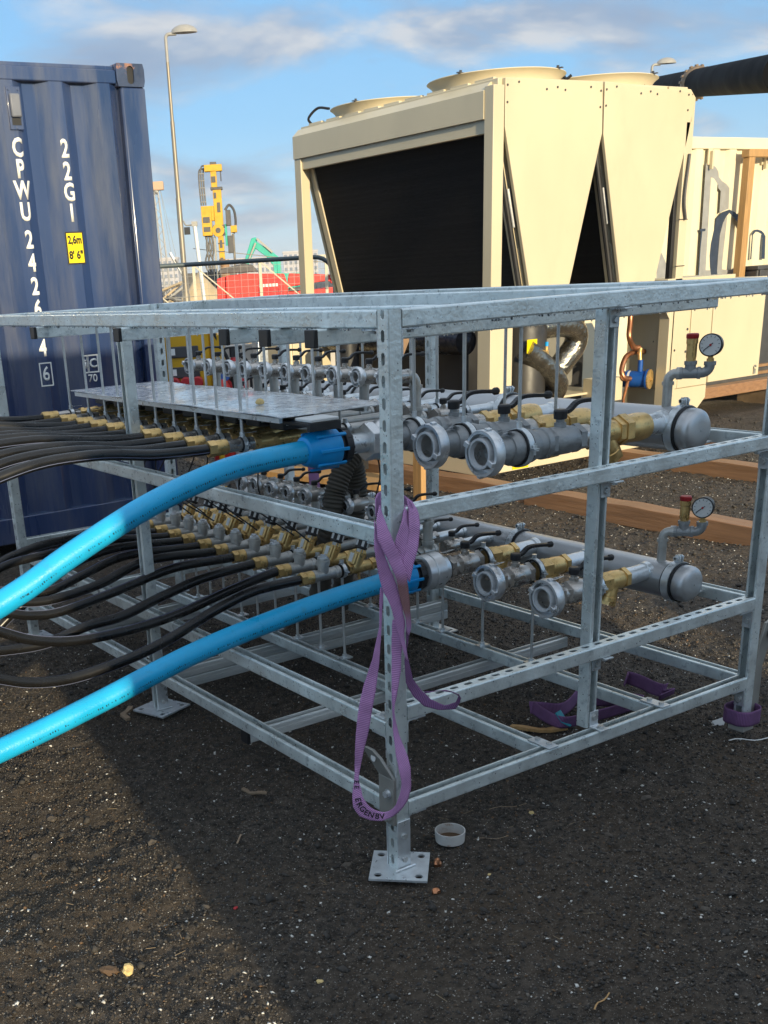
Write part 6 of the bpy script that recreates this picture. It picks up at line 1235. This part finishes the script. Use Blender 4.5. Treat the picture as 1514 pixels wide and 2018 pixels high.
# ================================================================== FENCES
def mesh_fence(name, a, b, z0, z1, R, label, tube=.021, rt=.008, hz=.20, vt=.10, m=fencem, wire=wirem, brace=False, round_=.28):
    a, b = V3(a), V3(b); d = (b - a).normalized(); t = thing(name, (a.x, a.y, 0), label, 'fence'); A = Vector((a.x, a.y, 0)); B = Vector((b.x, b.y, 0))
    path = [A + Z_ * z0, A + Z_ * (z1 - R)] + elbow(A + Z_ * z1, Z_, d, R, 8) + elbow(B + Z_ * z1, d, -Z_, R, 8) + [B + Z_ * (z1 - R), B + Z_ * z0]
    MB().tube(path, tube, 12).build('frame_tube', m, t)
    MB().cyl(A + Z_ * (z0 + .1), B + Z_ * (z0 + .1), tube * .8, 10).build('bottom_tube', m, t)
    w = MB(); L = (b - a).length; n = int(L / vt)
    for i in range(1, n): p = A + d * (L * i / n); w.beam(p + Z_ * (z0 + .1), p + Z_ * (z1 - .01), rt * .5, rt * .5, d)
    z = z0 + .2
    while z < z1 - .06: w.beam(A + Z_ * z, B + Z_ * z, rt * .5, rt * .5); z += hz
    w.build('wire_mesh', wire, t, flat=True)['kind'] = 'stuff'
    for p in (A, B): MB().obox(p + Z_ * .06, d, Z_.cross(d), Z_, .35, .11, .06).build('fence_foot', concrete, t, bevel=.01)
    return t
mesh_fence('mesh_fence', (3.35, 9.85, 0), (5.95, 8.48, 0), .05, 1.70, .22, 'near grey mesh fence panel with rounded top corners behind the container', tube=.024, rt=.006, vt=.2, hz=.28)
# farther pale fence with diagonal braces
fp = thing('site_fence', (13.0, 24.5, 0), 'farther pale mesh fence with diagonal braces in front of the red machine', 'fence')
fd0, fd1 = V3((9.2, 24.2, 0)), V3((17.6, 19.6, 0)); fdir = (fd1 - fd0).normalized(); FL = (fd1 - fd0).length
palef = mat('pale_fence', (.52, .46, .34), .6)
for i in range(7):
    p = fd0 + fdir * (FL * i / 6); MB().beam(p, p + Z_ * 1.95, .07, .07, fdir).build('fence_post', palef, fp)
    if i < 6: q = fd0 + fdir * (FL * (i + 1) / 6); MB().beam(p + Z_ * 1.9, q + Z_ * .5, .03, .03).build('brace', palef, fp)
MB().beam(fd0 + Z_ * 1.94, fd1 + Z_ * 1.94, .05, .04).build('top_rail', palef, fp)
wm = MB()
for i in range(int(FL / .16)): p = fd0 + fdir * (i * .16); wm.beam(p + Z_ * .1, p + Z_ * 1.9, .006, .006, fdir)
for k in range(12): wm.beam(fd0 + Z_ * (.15 + k * .15), fd1 + Z_ * (.15 + k * .15), .006, .006)
wm.build('wire_mesh', wirem, fp, flat=True)['kind'] = 'stuff'

# ================================================================== FAR MACHINES
def street_lamp(x, y, H, hd, label, k=1.0):
    t = thing('street_lamp', (x, y, 0), label, 'street lamp', 'street lamps beyond the yard')
    MB().lathe((x, y, 0), Z_, [(0, .11 * k), (1.2, .11 * k), (1.25, .085 * k), (H * .48, .078 * k), (H * .485, .066 * k), (H * .73, .060 * k), (H * .735, .048 * k), (H - .3, .042 * k)], 16).build('lamp_post', lampm, t)
    d = V3(hd).normalized(); p = V3((x, y, H - .3))
    MB().tube([p - Z_ * .35, p, p + Z_ * .22] + elbow(p + Z_ * .32, Z_, d, .1) + [p + Z_ * .32 + d * .3], .045, 12).build('lamp_arm', lamph, t)
    c = p + Z_ * .33 + d * .52; s = Z_.cross(d); h = MB(); N = 12
    for j in range(5):
        f = j / 4; zz = .20 * math.sin(f * math.pi / 2); r = math.cos(f * math.pi / 2) + .02
        for i in range(N): a = 2 * math.pi * i / N; h.v.append(tuple(c + d * (.36 * r * math.cos(a)) + s * (.17 * r * math.sin(a)) + Z_ * zz))
    for j in range(4):
        for i in range(N): h.f.append((j * N + i, j * N + (i + 1) % N, (j + 1) * N + (i + 1) % N, (j + 1) * N + i))
    h.f.append(tuple(range(N - 1, -1, -1))); h.f.append(tuple(4 * N + i for i in range(N)))
    h.build('lamp_head', lamph, t); return t
street_lamp(14.80, 28.32, 7.85, (.85, -.53, 0), 'tall street lamp standing beside the blue container in the photo')
street_lamp(35.05, 28.68, 7.95, (.85, -.53, 0), 'distant street lamp peeping over the chiller beside the black pipe', .9)
RX, FX = Vector((.84, -.54, 0)), Vector((.54, .84, 0))     # across and away
def far(o): o = V3(o); return lambda u, z, w=0.0: o + RX * u + Z_ * z + FX * w
# drilling rig: placed at about sixty metres
rig = thing('drilling_rig', (31.2, 55.0, 0), 'yellow drilling rig with a tall mast beyond the fence', 'drilling rig'); P_ = far((31.2, 55.0, 0))
def rb(name, u0, u1, z0, z1, w0, w1, m, par=None): return MB().obox((P_(u0, z0, w0) + P_(u1, z1, w1)) / 2, RX, FX, Z_, abs(u1 - u0) / 2, abs(w1 - w0) / 2, abs(z1 - z0) / 2).build(name, m, par or rig, bevel=.02)
rb('mast', .28, .58, 1.0, 4.3, -.2, .2, yelm); rb('mast', .16, .62, 4.3, 6.2, -.22, .22, yelm); rb('mast_tube', .10, .42, 6.2, 7.2, -.2, .2, yelm); rb('mast_head', -.22, .74, 7.05, 7.38, -.25, .25, yelm)
rb('head_sheave', .1, .45, 7.38, 7.52, -.1, .1, rigdark); rb('hook', .62, .68, 6.55, 7.04, -.03, .03, rigdark)
rb('power_pack', -.55, .0, 3.85, 5.35, -.3, .3, yelm); rb('feed_frame', .0, .15, 4.6, 5.35, -.25, .25, yelm)
MB().cyl(P_(.32, 4.1, -.3), P_(.32, 4.1, .3), .33, 20).build('rotary_drive', yelm, rig); MB().cyl(P_(.32, 4.1, -.34), P_(.32, 4.1, -.301), .14, 16).build('drive_hub', rigdark, rig)
rb('lower_mast', .02, .14, .6, 3.8, -.1, .1, lugm); rb('lower_mast', .3, .52, .2, 1.0, -.2, .2, yelm)
for u, z0, z1 in ((-.52, 5.4, 7.1), (-.40, 5.4, 7.25), (-.28, 5.4, 7.15)):
    MB().tube(catmull([P_(u, z0), P_(u - .03, (z0 + z1) / 2), P_(u, z1), P_(u + .25, z1 + .12)], 6), .045, 8).build('hydraulic_hose', rigdark, rig)
for k in range(5): rb('hose_bracket', -.56, -.24, 5.55 + k * .35, 5.6 + k * .35, -.05, .05, lugm)
for u, s in ((-.42, .1), (-.33, -.06), (-.25, .12), (-.16, -.1), (-.08, .06)):
    MB().tube(catmull([P_(u, 3.9), P_(u + s, 3.2), P_(u - s, 2.4), P_(u * .4 + .1 * s, 1.4), P_(u * .5, .3)], 6), .05, 8).build('hydraulic_hose', rigdark, rig)
MB().tube(catmull([P_(.75, 5.1), P_(1.0, 5.35), P_(1.25, 5.05), P_(1.3, 4.4), P_(1.15, 3.9)], 6), .07, 8).build('hose_loop', rigdark, rig)
rb('side_winch', .78, 1.05, 4.3, 5.1, -.2, .2, rigdark); rb('side_winch', 1.0, 1.35, 3.95, 4.3, -.2, .2, yelm); rb('side_valve', .8, 1.1, 2.9, 3.8, -.15, .15, rigdark); rb('side_valve', .68, .8, 3.3, 4.4, -.1, .1, greenm)
rb('engine_house', -1.8, 1.1, .6, 2.0, 1.0, 3.0, rigdark); rb('crawler_track', -2.0, 1.2, 0, .7, .8, 1.5, rigdark); rb('crawler_track', -2.0, 1.2, 0, .7, 2.6, 3.3, rigdark)
MB().cyl(P_(.62, 0, -2.0), P_(.62, 2.55, -2.0), .26, 20).build('casing_pile', pilem, rig)
for u0, u1, z0, z1 in ((.34, .52, 5.0, 5.5), (.2, .34, 5.7, 6.0), (.36, .5, 3.2, 3.6), (.34, .5, 2.2, 2.7), (.14, .36, 6.5, 6.8)): rb('mast_panel', u0, u1, z0, z1, -.24, -.225, rigdark)
for k in range(7): rb('mast_rung', .25, .61, 1.3 + k * .42, 1.36 + k * .42, -.22, -.205, rigdark)
for z in (6.2, 4.3, 3.9, 1.0): rb('mast_collar', .05, .7, z - .07, z + .07, -.26, .26, rigdark)
rb('power_pack_vent', -.48, -.1, 4.5, 4.8, -.31, -.301, rigdark); rb('power_pack_vent', -.48, -.1, 4.05, 4.3, -.31, -.301, rigdark)
# excavator
ex = thing('excavator', (38.3, 61.8, 0), 'green excavator with its arm raised behind the red machine', 'excavator'); P_ = far((38.3, 61.8, 0))
def eb(name, pts, m, w=.35, par=None): return MB().prism(pts, P_(0, 0, -w / 2), RX, Z_, FX, w).build(name, m, par or ex, bevel=.03)
eb('boom', [(.95, 1.2), (1.45, 1.2), (1.45, 2.6), (.85, 3.1), (-.15, 3.75), (-.35, 3.45), (.55, 2.75), (.95, 2.2)], greenm)
eb('stick', [(-.35, 3.9), (-.05, 3.95), (.05, 3.5), (-.35, 2.9), (-.85, 1.9), (-1.15, 1.9), (-.75, 2.9)], greenm, .3)
MB().beam(P_(.0, 3.85, -.25), P_(.95, 3.0, -.25), .12, .12).build('ram', lugm, ex); MB().beam(P_(-.1, 3.6, -.25), P_(-.6, 2.6, -.25), .1, .1).build('ram', lugm, ex)
eb('bucket', [(-1.3, 1.9), (-.8, 1.95), (-.55, 1.3), (-1.0, 1.0), (-1.5, 1.3)], rigdark, .8); eb('house', [(.6, .8), (3.0, .8), (3.0, 1.7), (1.7, 1.7), (1.5, 1.75), (.6, 1.7)], greenm, 2.2); eb('crawler_track', [(.4, 0), (3.2, 0), (3.3, .4), (3.1, .79), (.5, .79), (.3, .4)], rigdark, 2.6)
# red machine
rd = thing('red_machine', (21.5, 34.0, 0), 'long red piling machine lying low behind the pale fence', 'machine'); P_ = far((21.5, 34.0, 0))
def xb(name, pts, m=redm, w=1.6, par=None): return MB().prism(pts, P_(0, 0, -w / 2), RX, Z_, FX, w).build(name, m, par or rd, bevel=.03)
xb('engine_cover', [(-1.72, .55), (.45, .55), (.55, 1.2), (.42, 1.62), (-1.0, 1.70), (-1.68, 1.66)]); xb('end_cover', [(-2.05, .6), (-1.74, .55), (-1.71, 1.64), (-2.0, 1.58)])
xb('panel_recess', [(-.58, .7), (.35, .62), (.40, 1.45), (-.5, 1.58)], mat('machine_red_panel', (.60, .03, .025), .4), 1.64)
text_mesh('CASAGR', .20, 'machine_letter', greyw, P_(-.18, 1.24, -.83), RX, Z_, rd, depth=.004) if False else None
lt = MB()
for i, (a, b) in enumerate(((0, .1), (.14, .2), (.23, .34), (.37, .45), (.48, .58), (.6, .68))):
    lt.obox(P_(-.50 + (a + b) / 2, 1.26, -.831), RX, Z_, FX, (b - a) / 2, .05, .004)
lt.build('worn_lettering', greyw, rd, flat=True)
xb('boom_section', [(.5, 1.15), (1.9, 1.28), (2.1, 1.25), (2.1, 1.5), (.6, 1.62)], redm, .8); xb('lower_arm', [(.5, .5), (1.0, .45), (2.3, .85), (2.4, 1.08), (1.0, 1.02), (.55, 1.1)], redm, .7)
xb('arm_brace', [(1.2, .4), (2.8, .7), (3.2, 1.0), (3.2, 1.3), (2.1, 1.38), (2.1, 1.2), (2.6, 1.1)], redm, .5); xb('crawler_track', [(-2, 0), (2.2, 0), (2.4, .3), (2.2, .52), (-2, .52), (-2.2, .3)], rigdark, 2.4)
xb('manifold_block', [(.55, 1.02), (.95, 1.0), (1.1, 1.14), (.6, 1.12)], rigdark, .9); xb('top_pipes', [(-2.0, 1.74), (-.5, 1.74), (-.7, 1.98), (-1.0, 2.05), (-1.9, 1.9)], rigdark, .5)
xb('name_board', [(2.15, 1.42), (2.75, 1.42), (2.75, 1.72), (2.15, 1.72)], signgreen, 1.7)
# lattice crane mast, CCTV mast, steel mast and guy wire
cr = thing('crane_mast', (75, 145, 0), 'grey lattice crane mast with a winch head at the edge of the container', 'crane'); P_ = far((74.2, 144.5, 0))
lm = MB()
for u in (-.4, .4):
    for w in (-.4, .4): lm.beam(P_(u + .5, 0, w), P_(u * .7, 13.2, w * .7), .13, .13, (0, 1, 0))
for k in range(14):
    z = k * .95; f = k / 14; s = (-1) ** k; lm.beam(P_(-.4 * s + .5 * (1 - f), z, -.4), P_(.4 * s + .5 * (1 - f), z + .95, -.4), .07, .07, (0, 1, 0))
lm.build('mast_lattice', mat('mast_grey', (.36, .35, .34), .6), cr, flat=True)
MB().obox(P_(.35, 14.0, 0), RX, FX, Z_, .75, .5, .55).build('winch_head', mat('winch_tan', (.55, .34, .2), .6), cr, bevel=.1); MB().cyl(P_(-.9, 13.9, 0), P_(.3, 13.2, 0), .35, 12).build('sheave', lugm, cr)
for u in (.7, 1.5): MB().cyl(P_(.6, 13.6, 0), P_(1.0 + u, 2.0, 0), .03, 6).build('hoist_rope', lugm, cr)
MB().beam(P_(1.2, 5.5, 0), P_(3.6, .8, 0), .3, .3, (0, 1, 0)).build('jib_stay', greyw, cr); MB().beam(P_(1.8, 4.6, -.1), P_(3.2, 2.2, -.1), .2, .2, (0, 1, 0)).build('stay_joint', rigdark, cr)
cm = thing('camera_mast', (22.2, 40.85, 0), 'slim white mast with a small camera beside the drilling rig', 'mast'); P_ = far((22.25, 40.9, 0))
MB().cyl(P_(0.22, 0), P_(0, 3.7), .08, 12).build('mast_pole', greyw, cm); MB().obox(P_(0, 3.75), RX, FX, Z_, .12, .08, .09).build('mast_head', lugm, cm); MB().obox(P_(-.32, 3.5), RX, FX, Z_, .12, .08, .14).build('camera_box', blackp, cm); MB().tube(catmull([P_(-.06, 3.72), P_(-.35, 3.72), P_(-.45, 3.9)], 5), .03, 8).build('camera_arm', lugm, cm)
P_ = far((34.0, 57.5, 0)); pm = thing('steel_mast', tuple(P_(0, 0)), 'thin brown steel mast carrying a cable left of the excavator', 'mast')
MB().cyl(P_(0, 0), P_(0, 4.0), .07, 10).build('mast_pole', lampm, pm); MB().cyl(P_(-2.4, 3.35), P_(8.0, 1.75), .02, 6).build('cable', lampm, pm); MB().cyl(P_(-.1, 3.85), P_(-.1, 4.1), .04, 8).build('cap', lugm, pm)
# site clutter at the foot of the rig
P_ = far((19.6, 37.2, 0)); yb = thing('yellow_bin', tuple(P_(0, 0)), 'small yellow plant box standing at the container edge', 'plant')
MB().obox(P_(-1.35, .85), RX, FX, Z_, .33, .3, .62).build('box_body', yelm, yb, bevel=.03); MB().obox(P_(-1.33, .8, -.31), RX, FX, Z_, .12, .01, .32).build('grille', rigdark, yb)
P_ = far((24.0, 46.5, 0)); gb = thing('plant_heap', tuple(P_(0, 0)), 'blue and rusty plant parts heaped at the foot of the drilling rig', 'plant')
MB().obox(P_(-2.0, 1.45), RX, FX, Z_, .75, .5, .28).build('blue_tank', rigblue, gb, bevel=.04); MB().obox(P_(-2.75, 1.35, -.6), RX, FX, Z_, .18, .1, .22).build('pink_panel', mat('pink_panel', (.6, .08, .2), .5), gb)
tr_ = random.Random(5)
for k in range(26): MB().beam(P_(tr_.uniform(-2.8, .6), tr_.uniform(.1, .8), tr_.uniform(-1, 1)), P_(tr_.uniform(-2.8, .6), tr_.uniform(.3, 1.7), tr_.uniform(-1, 1)), .09, .09, (.3, .2, 1)).build('scrap_bar', [lugm, rigdark, sandm, pilem][k % 4], gb)
# heap of sand in front of the rig
P_ = far((26.0, 48.0, 0)); hp = MB(); N = 24; hp.v.append(tuple(P_(.2, 2.0)))
for j in (1, 2, 3):
    for i in range(N): a = 2 * math.pi * i / N; r = j / 3; hp.v.append(tuple(P_(.2 + 1.9 * r * math.cos(a) * (1 + .15 * math.sin(3 * a + j)), 2.0 * (1 - r) ** 1.1 - .03, 1.4 * r * math.sin(a))))
for i in range(N): hp.f.append((0, 1 + i, 1 + (i + 1) % N))
for j in (0, 1):
    for i in range(N): a = 1 + j * N; hp.f.append((a + i, a + N + i, a + N + (i + 1) % N, a + (i + 1) % N))
tag(hp.build('sand_heap', sandm), 'heap of pale sand in front of the drilling rig', 'heap')
# ================================================================== CITY
def block(u, w, H, D, dist, label, nx_, nz_):
    o = V3((-1.61, -2.05, 0)) + FX * dist + RX * u; P_ = far(o); t = thing('tower_block', tuple(o), label, 'building', 'pale buildings on the horizon')
    MB().obox(P_(0, H / 2), RX, FX, Z_, w / 2, D / 2, H / 2).build('wall', cityw, t); MB().obox(P_(0, H + .5), RX, FX, Z_, w / 2 + .3, D / 2 + .3, .5).build('roof', cityw, t)
    pr0 = None
    for i in range(nx_):
        for k in range(nz_):
            if pr0 is None: pr0 = MB().obox(P_(0, 0, -D / 2 - .05), RX, FX, Z_, w / nx_ * .28, .08, H / nz_ * .27).build('window', citywin, None); base = pr0; q = pr0
            else: q = base.copy(); COL.objects.link(q)
            q.parent = t; q.location = RX * (-w / 2 + w * (i + .5) / nx_) + Z_ * (H * (k + .5) / nz_) - o
    return t
block(-98, 17, 31, 14, 640, 'tall pale tower block behind the street lamp', 5, 8)
block(-79, 12, 27, 14, 655, 'slimmer tower block to the right of the tallest one', 4, 7)
block(-60, 14, 14, 14, 660, 'low block behind the drilling mast', 5, 4)
block(-14, 30, 12, 14, 700, 'wide low block above the red machine', 10, 3)
block(16, 20, 14, 14, 690, 'pale block to the left of the chiller post', 7, 4)
block(44, 26, 17, 14, 680, 'pale block seen between the chiller post and its coil', 8, 4)
block(-132, 24, 18, 14, 670, 'low block at the edge of the blue container', 7, 4)
# ================================================================== BEHIND THE CAMERA: what shades the yard
es, et = Vector((.985, -.17, 0)), Vector((.17, .985, 0))
pc = thing('parked_container', tuple(et * -6.2 + es * .71), 'dark green storage container standing behind the photographer', 'container')
pgreen = mat('dark_green_paint', (.03, .06, .045), .5, 0, .15)
MB().obox(et * -6.25 + es * .71 + Z_ * 1.45, es, et, Z_, 1.219, 3.04, 1.448).build('body', pgreen, pc, bevel=.02)
rb_ = MB()
for i in range(9): rb_.obox(et * -3.195 + es * (-.4 + .27 * i) + Z_ * 1.45, es, et, Z_, .07, .012, 1.28)
rb_.build('end_ribs', pgreen, pc, flat=True)
wallb = thing('block_wall', tuple(et * -3.9 + es * 4.6), 'low wall of stacked concrete blocks standing behind the photographer', 'wall')
for r in range(2):
    for i in range(5): MB().obox(et * -3.6 + es * (2.55 + i * 1.205 + (.3 if r else 0)) + Z_ * (.28 + r * .562), es, et, Z_, .6, .3, .28).build('block', concrete, wallb, bevel=.02)
# ================================================================== LITTER ON THE SOIL
def stone(name, x, y, sx, sy, sz, m, label, cat, seed, sink=.3):
    r = random.Random(seed); bm = bmesh.new(); bmesh.ops.create_icosphere(bm, subdivisions=2, radius=1)
    for v in bm.verts:
        k = 1 + r.uniform(-.22, .22); v.co = Vector((v.co.x * sx * k, v.co.y * sy * k, v.co.z * sz * k))
    me = bpy.data.meshes.new(name); bm.to_mesh(me); bm.free(); me.materials.append(m); o = bpy.data.objects.new(name, me); COL.objects.link(o)
    o.location = (x, y, g0(x, y) + sz * (1 - sink)); o.rotation_euler[2] = r.uniform(0, 6); return tag(o, label, cat)
rg = MB().lathe((.229, .049, -.004), Z_, [(.004, .041), (.034, .043), (.036, .043), (.036, .040), (.004, .0385)], 36, cap=False).build('plastic_ring', dirtring); tag(rg, 'dirty white plastic ring lying by the front base plate', 'ring')
MB().lathe((.229, .049, .0005), Z_, [(0, .001), (.003, .040)], 30, cap=False).build('soil_fill', clodb, rg).location = (0, 0, 0)
stone('stone', -.797, .02, .017, .014, .013, ystone, 'yellow sunlit stone lying on the brown soil', 'stone', 1, .2)
stone('leaf_litter', -.83, .055, .028, .016, .008, clodb, 'crumpled dry leaf behind the yellow stone', 'leaf', 2)
for k, (x, y, s, lab) in enumerate(((-.454, .576, .022, 'brown stone on the sunlit soil left of the rack'), (-.076, .126, .018, 'grey angular stone left of the front base plate'), (.19, -.154, .007, 'pale pebble right of the front base plate'), (.08, -.607, .011, 'white pebble low in the foreground shade'), (.617, -.185, .016, 'brown stone right of the plastic ring'), (.891, -.092, .022, 'dark stone near the right part of the rack'), (-.504, .169, .014, 'grey pebble at the edge of the sunlit soil'), (-.451, -.276, .010, 'cream pebble low in the foreground'), (.466, -.622, .016, 'dark stone low in the right foreground'), (.55, .05, .012, 'small tan stone beyond the plastic ring'), (-.62, .95, .022, 'reddish stone beside the blue pipe'), (-.75, .75, .02, 'brown clod of soil under the blue pipe'))):
    stone('stone', x, y, s * .8, s * .64, s * .45, ystone if k in (2, 7, 9) else stonem, lab, 'stone', 20 + k, .6)
stone('brass_nut', .12, -.023, .011, .011, .014, copper, 'coppery fitting lying in front of the plastic ring', 'fitting', 50, .2)
stone('brass_nut', .024, -.13, .012, .010, .009, copper, 'coppery fitting half buried before the base plate', 'fitting', 51, .4)
stone('red_scrap', -.447, .109, .007, .005, .003, redp, 'tiny red scrap on the dark soil', 'scrap', 52, .1)
def stick(x, y, a, L, w, m, label, cat='wood'):
    d = Vector((math.cos(a), math.sin(a), 0)); z = max(g0(x + d.x * L * q, y + d.y * L * q) for q in (-.4, 0, .4)) + .006
    P = [V3((x, y, z)) + d * (L * (f - .5)) + Vector((-d.y, d.x, 0)) * (w * .6 * math.sin(f * 5 + x * 9)) + Z_ * (.004 * math.sin(f * 7)) for f in [i / 6 for i in range(7)]]
    m_ = MB()
    for p, q in zip(P[:-1], P[1:]): m_.beam(p, q + (q - p) * .05, w * random.uniform(.75, 1), w * .5)
    tag(m_.build('wood_scrap', m, bevel=.0008), label, cat)
stick(-.037, .683, 2.2, .085, .014, oldwood, 'brown wood splinter lying in the shade of the rack')
stick(-.061, 1.569, 1.1, .12, .024, oldwood, 'dark bark strip beside the middle base plate')
stick(1.0, .465, -.83, .19, .024, timberx, 'orange wood strip lying beside the purple sling')
stick(.32, -.02, -.5, .10, .0022, oldwood, 'thin dry stalk right of the plastic ring')
stick(-.009, -.716, .3, .07, .004, timberx, 'pale wood sliver at the bottom edge of the picture')
stick(.52, .12, -.4, .12, .003, oldwood, 'thin dry stalk beneath the lower right rail')
stick(1.47, -.03, -.55, .13, .005, tagw, 'white plastic strip beside the right corner post', 'strip')
stick(-.25, .42, .7, .05, .006, oldwood, 'short twig at the edge of the sunlit soil')
tag(MB().prism([(0, 0), (.055, .012), (.022, -.05)], (1.50, .135, g0(1.5, .135) + .012), (.84, -.54, .1), (.3, .5, .7), (0, .6, -.7), .002).build('white_scrap', tagw), 'torn white scrap beside the foot of the right post', 'scrap')
# fine twigs and straw mixed in the soil
tw = MB()
for _ in range(420):
    x, y = random.uniform(-1.3, 3.5), random.uniform(-.95, 4.2); a = random.uniform(0, 6.28); L = random.uniform(.008, .035); d = Vector((math.cos(a), math.sin(a), random.uniform(-.2, .3))); p = V3((x, y, g0(x, y) + .005)); tw.beam(p, p + d * L, .0011, .0011, (0.1, 0.2, 1))
o = tw.build('straw_bits', mat('straw', (.24, .18, .11), .8), flat=True); tag(o, 'short dry straw and twig bits on the soil', 'straw', None, 'stuff')
# ================================================================== AIR
hz = bpy.data.materials.new('haze'); hz.use_nodes = True; t = hz.node_tree; t.nodes.clear()
ho = nn(t, 'ShaderNodeOutputMaterial'); pv_ = nn(t, 'ShaderNodeVolumePrincipled'); pv_.inputs['Color'].default_value = (.86, .92, 1, 1); pv_.inputs['Density'].default_value = 0.0006; pv_.inputs['Anisotropy'].default_value = 0.0
ln(t, pv_.outputs[0], ho.inputs['Volume'])
o = MB().box(-3600, 3600, -3600, 3600, -1.2, 36).build('haze', hz, flat=True); o['kind'] = 'stuff'
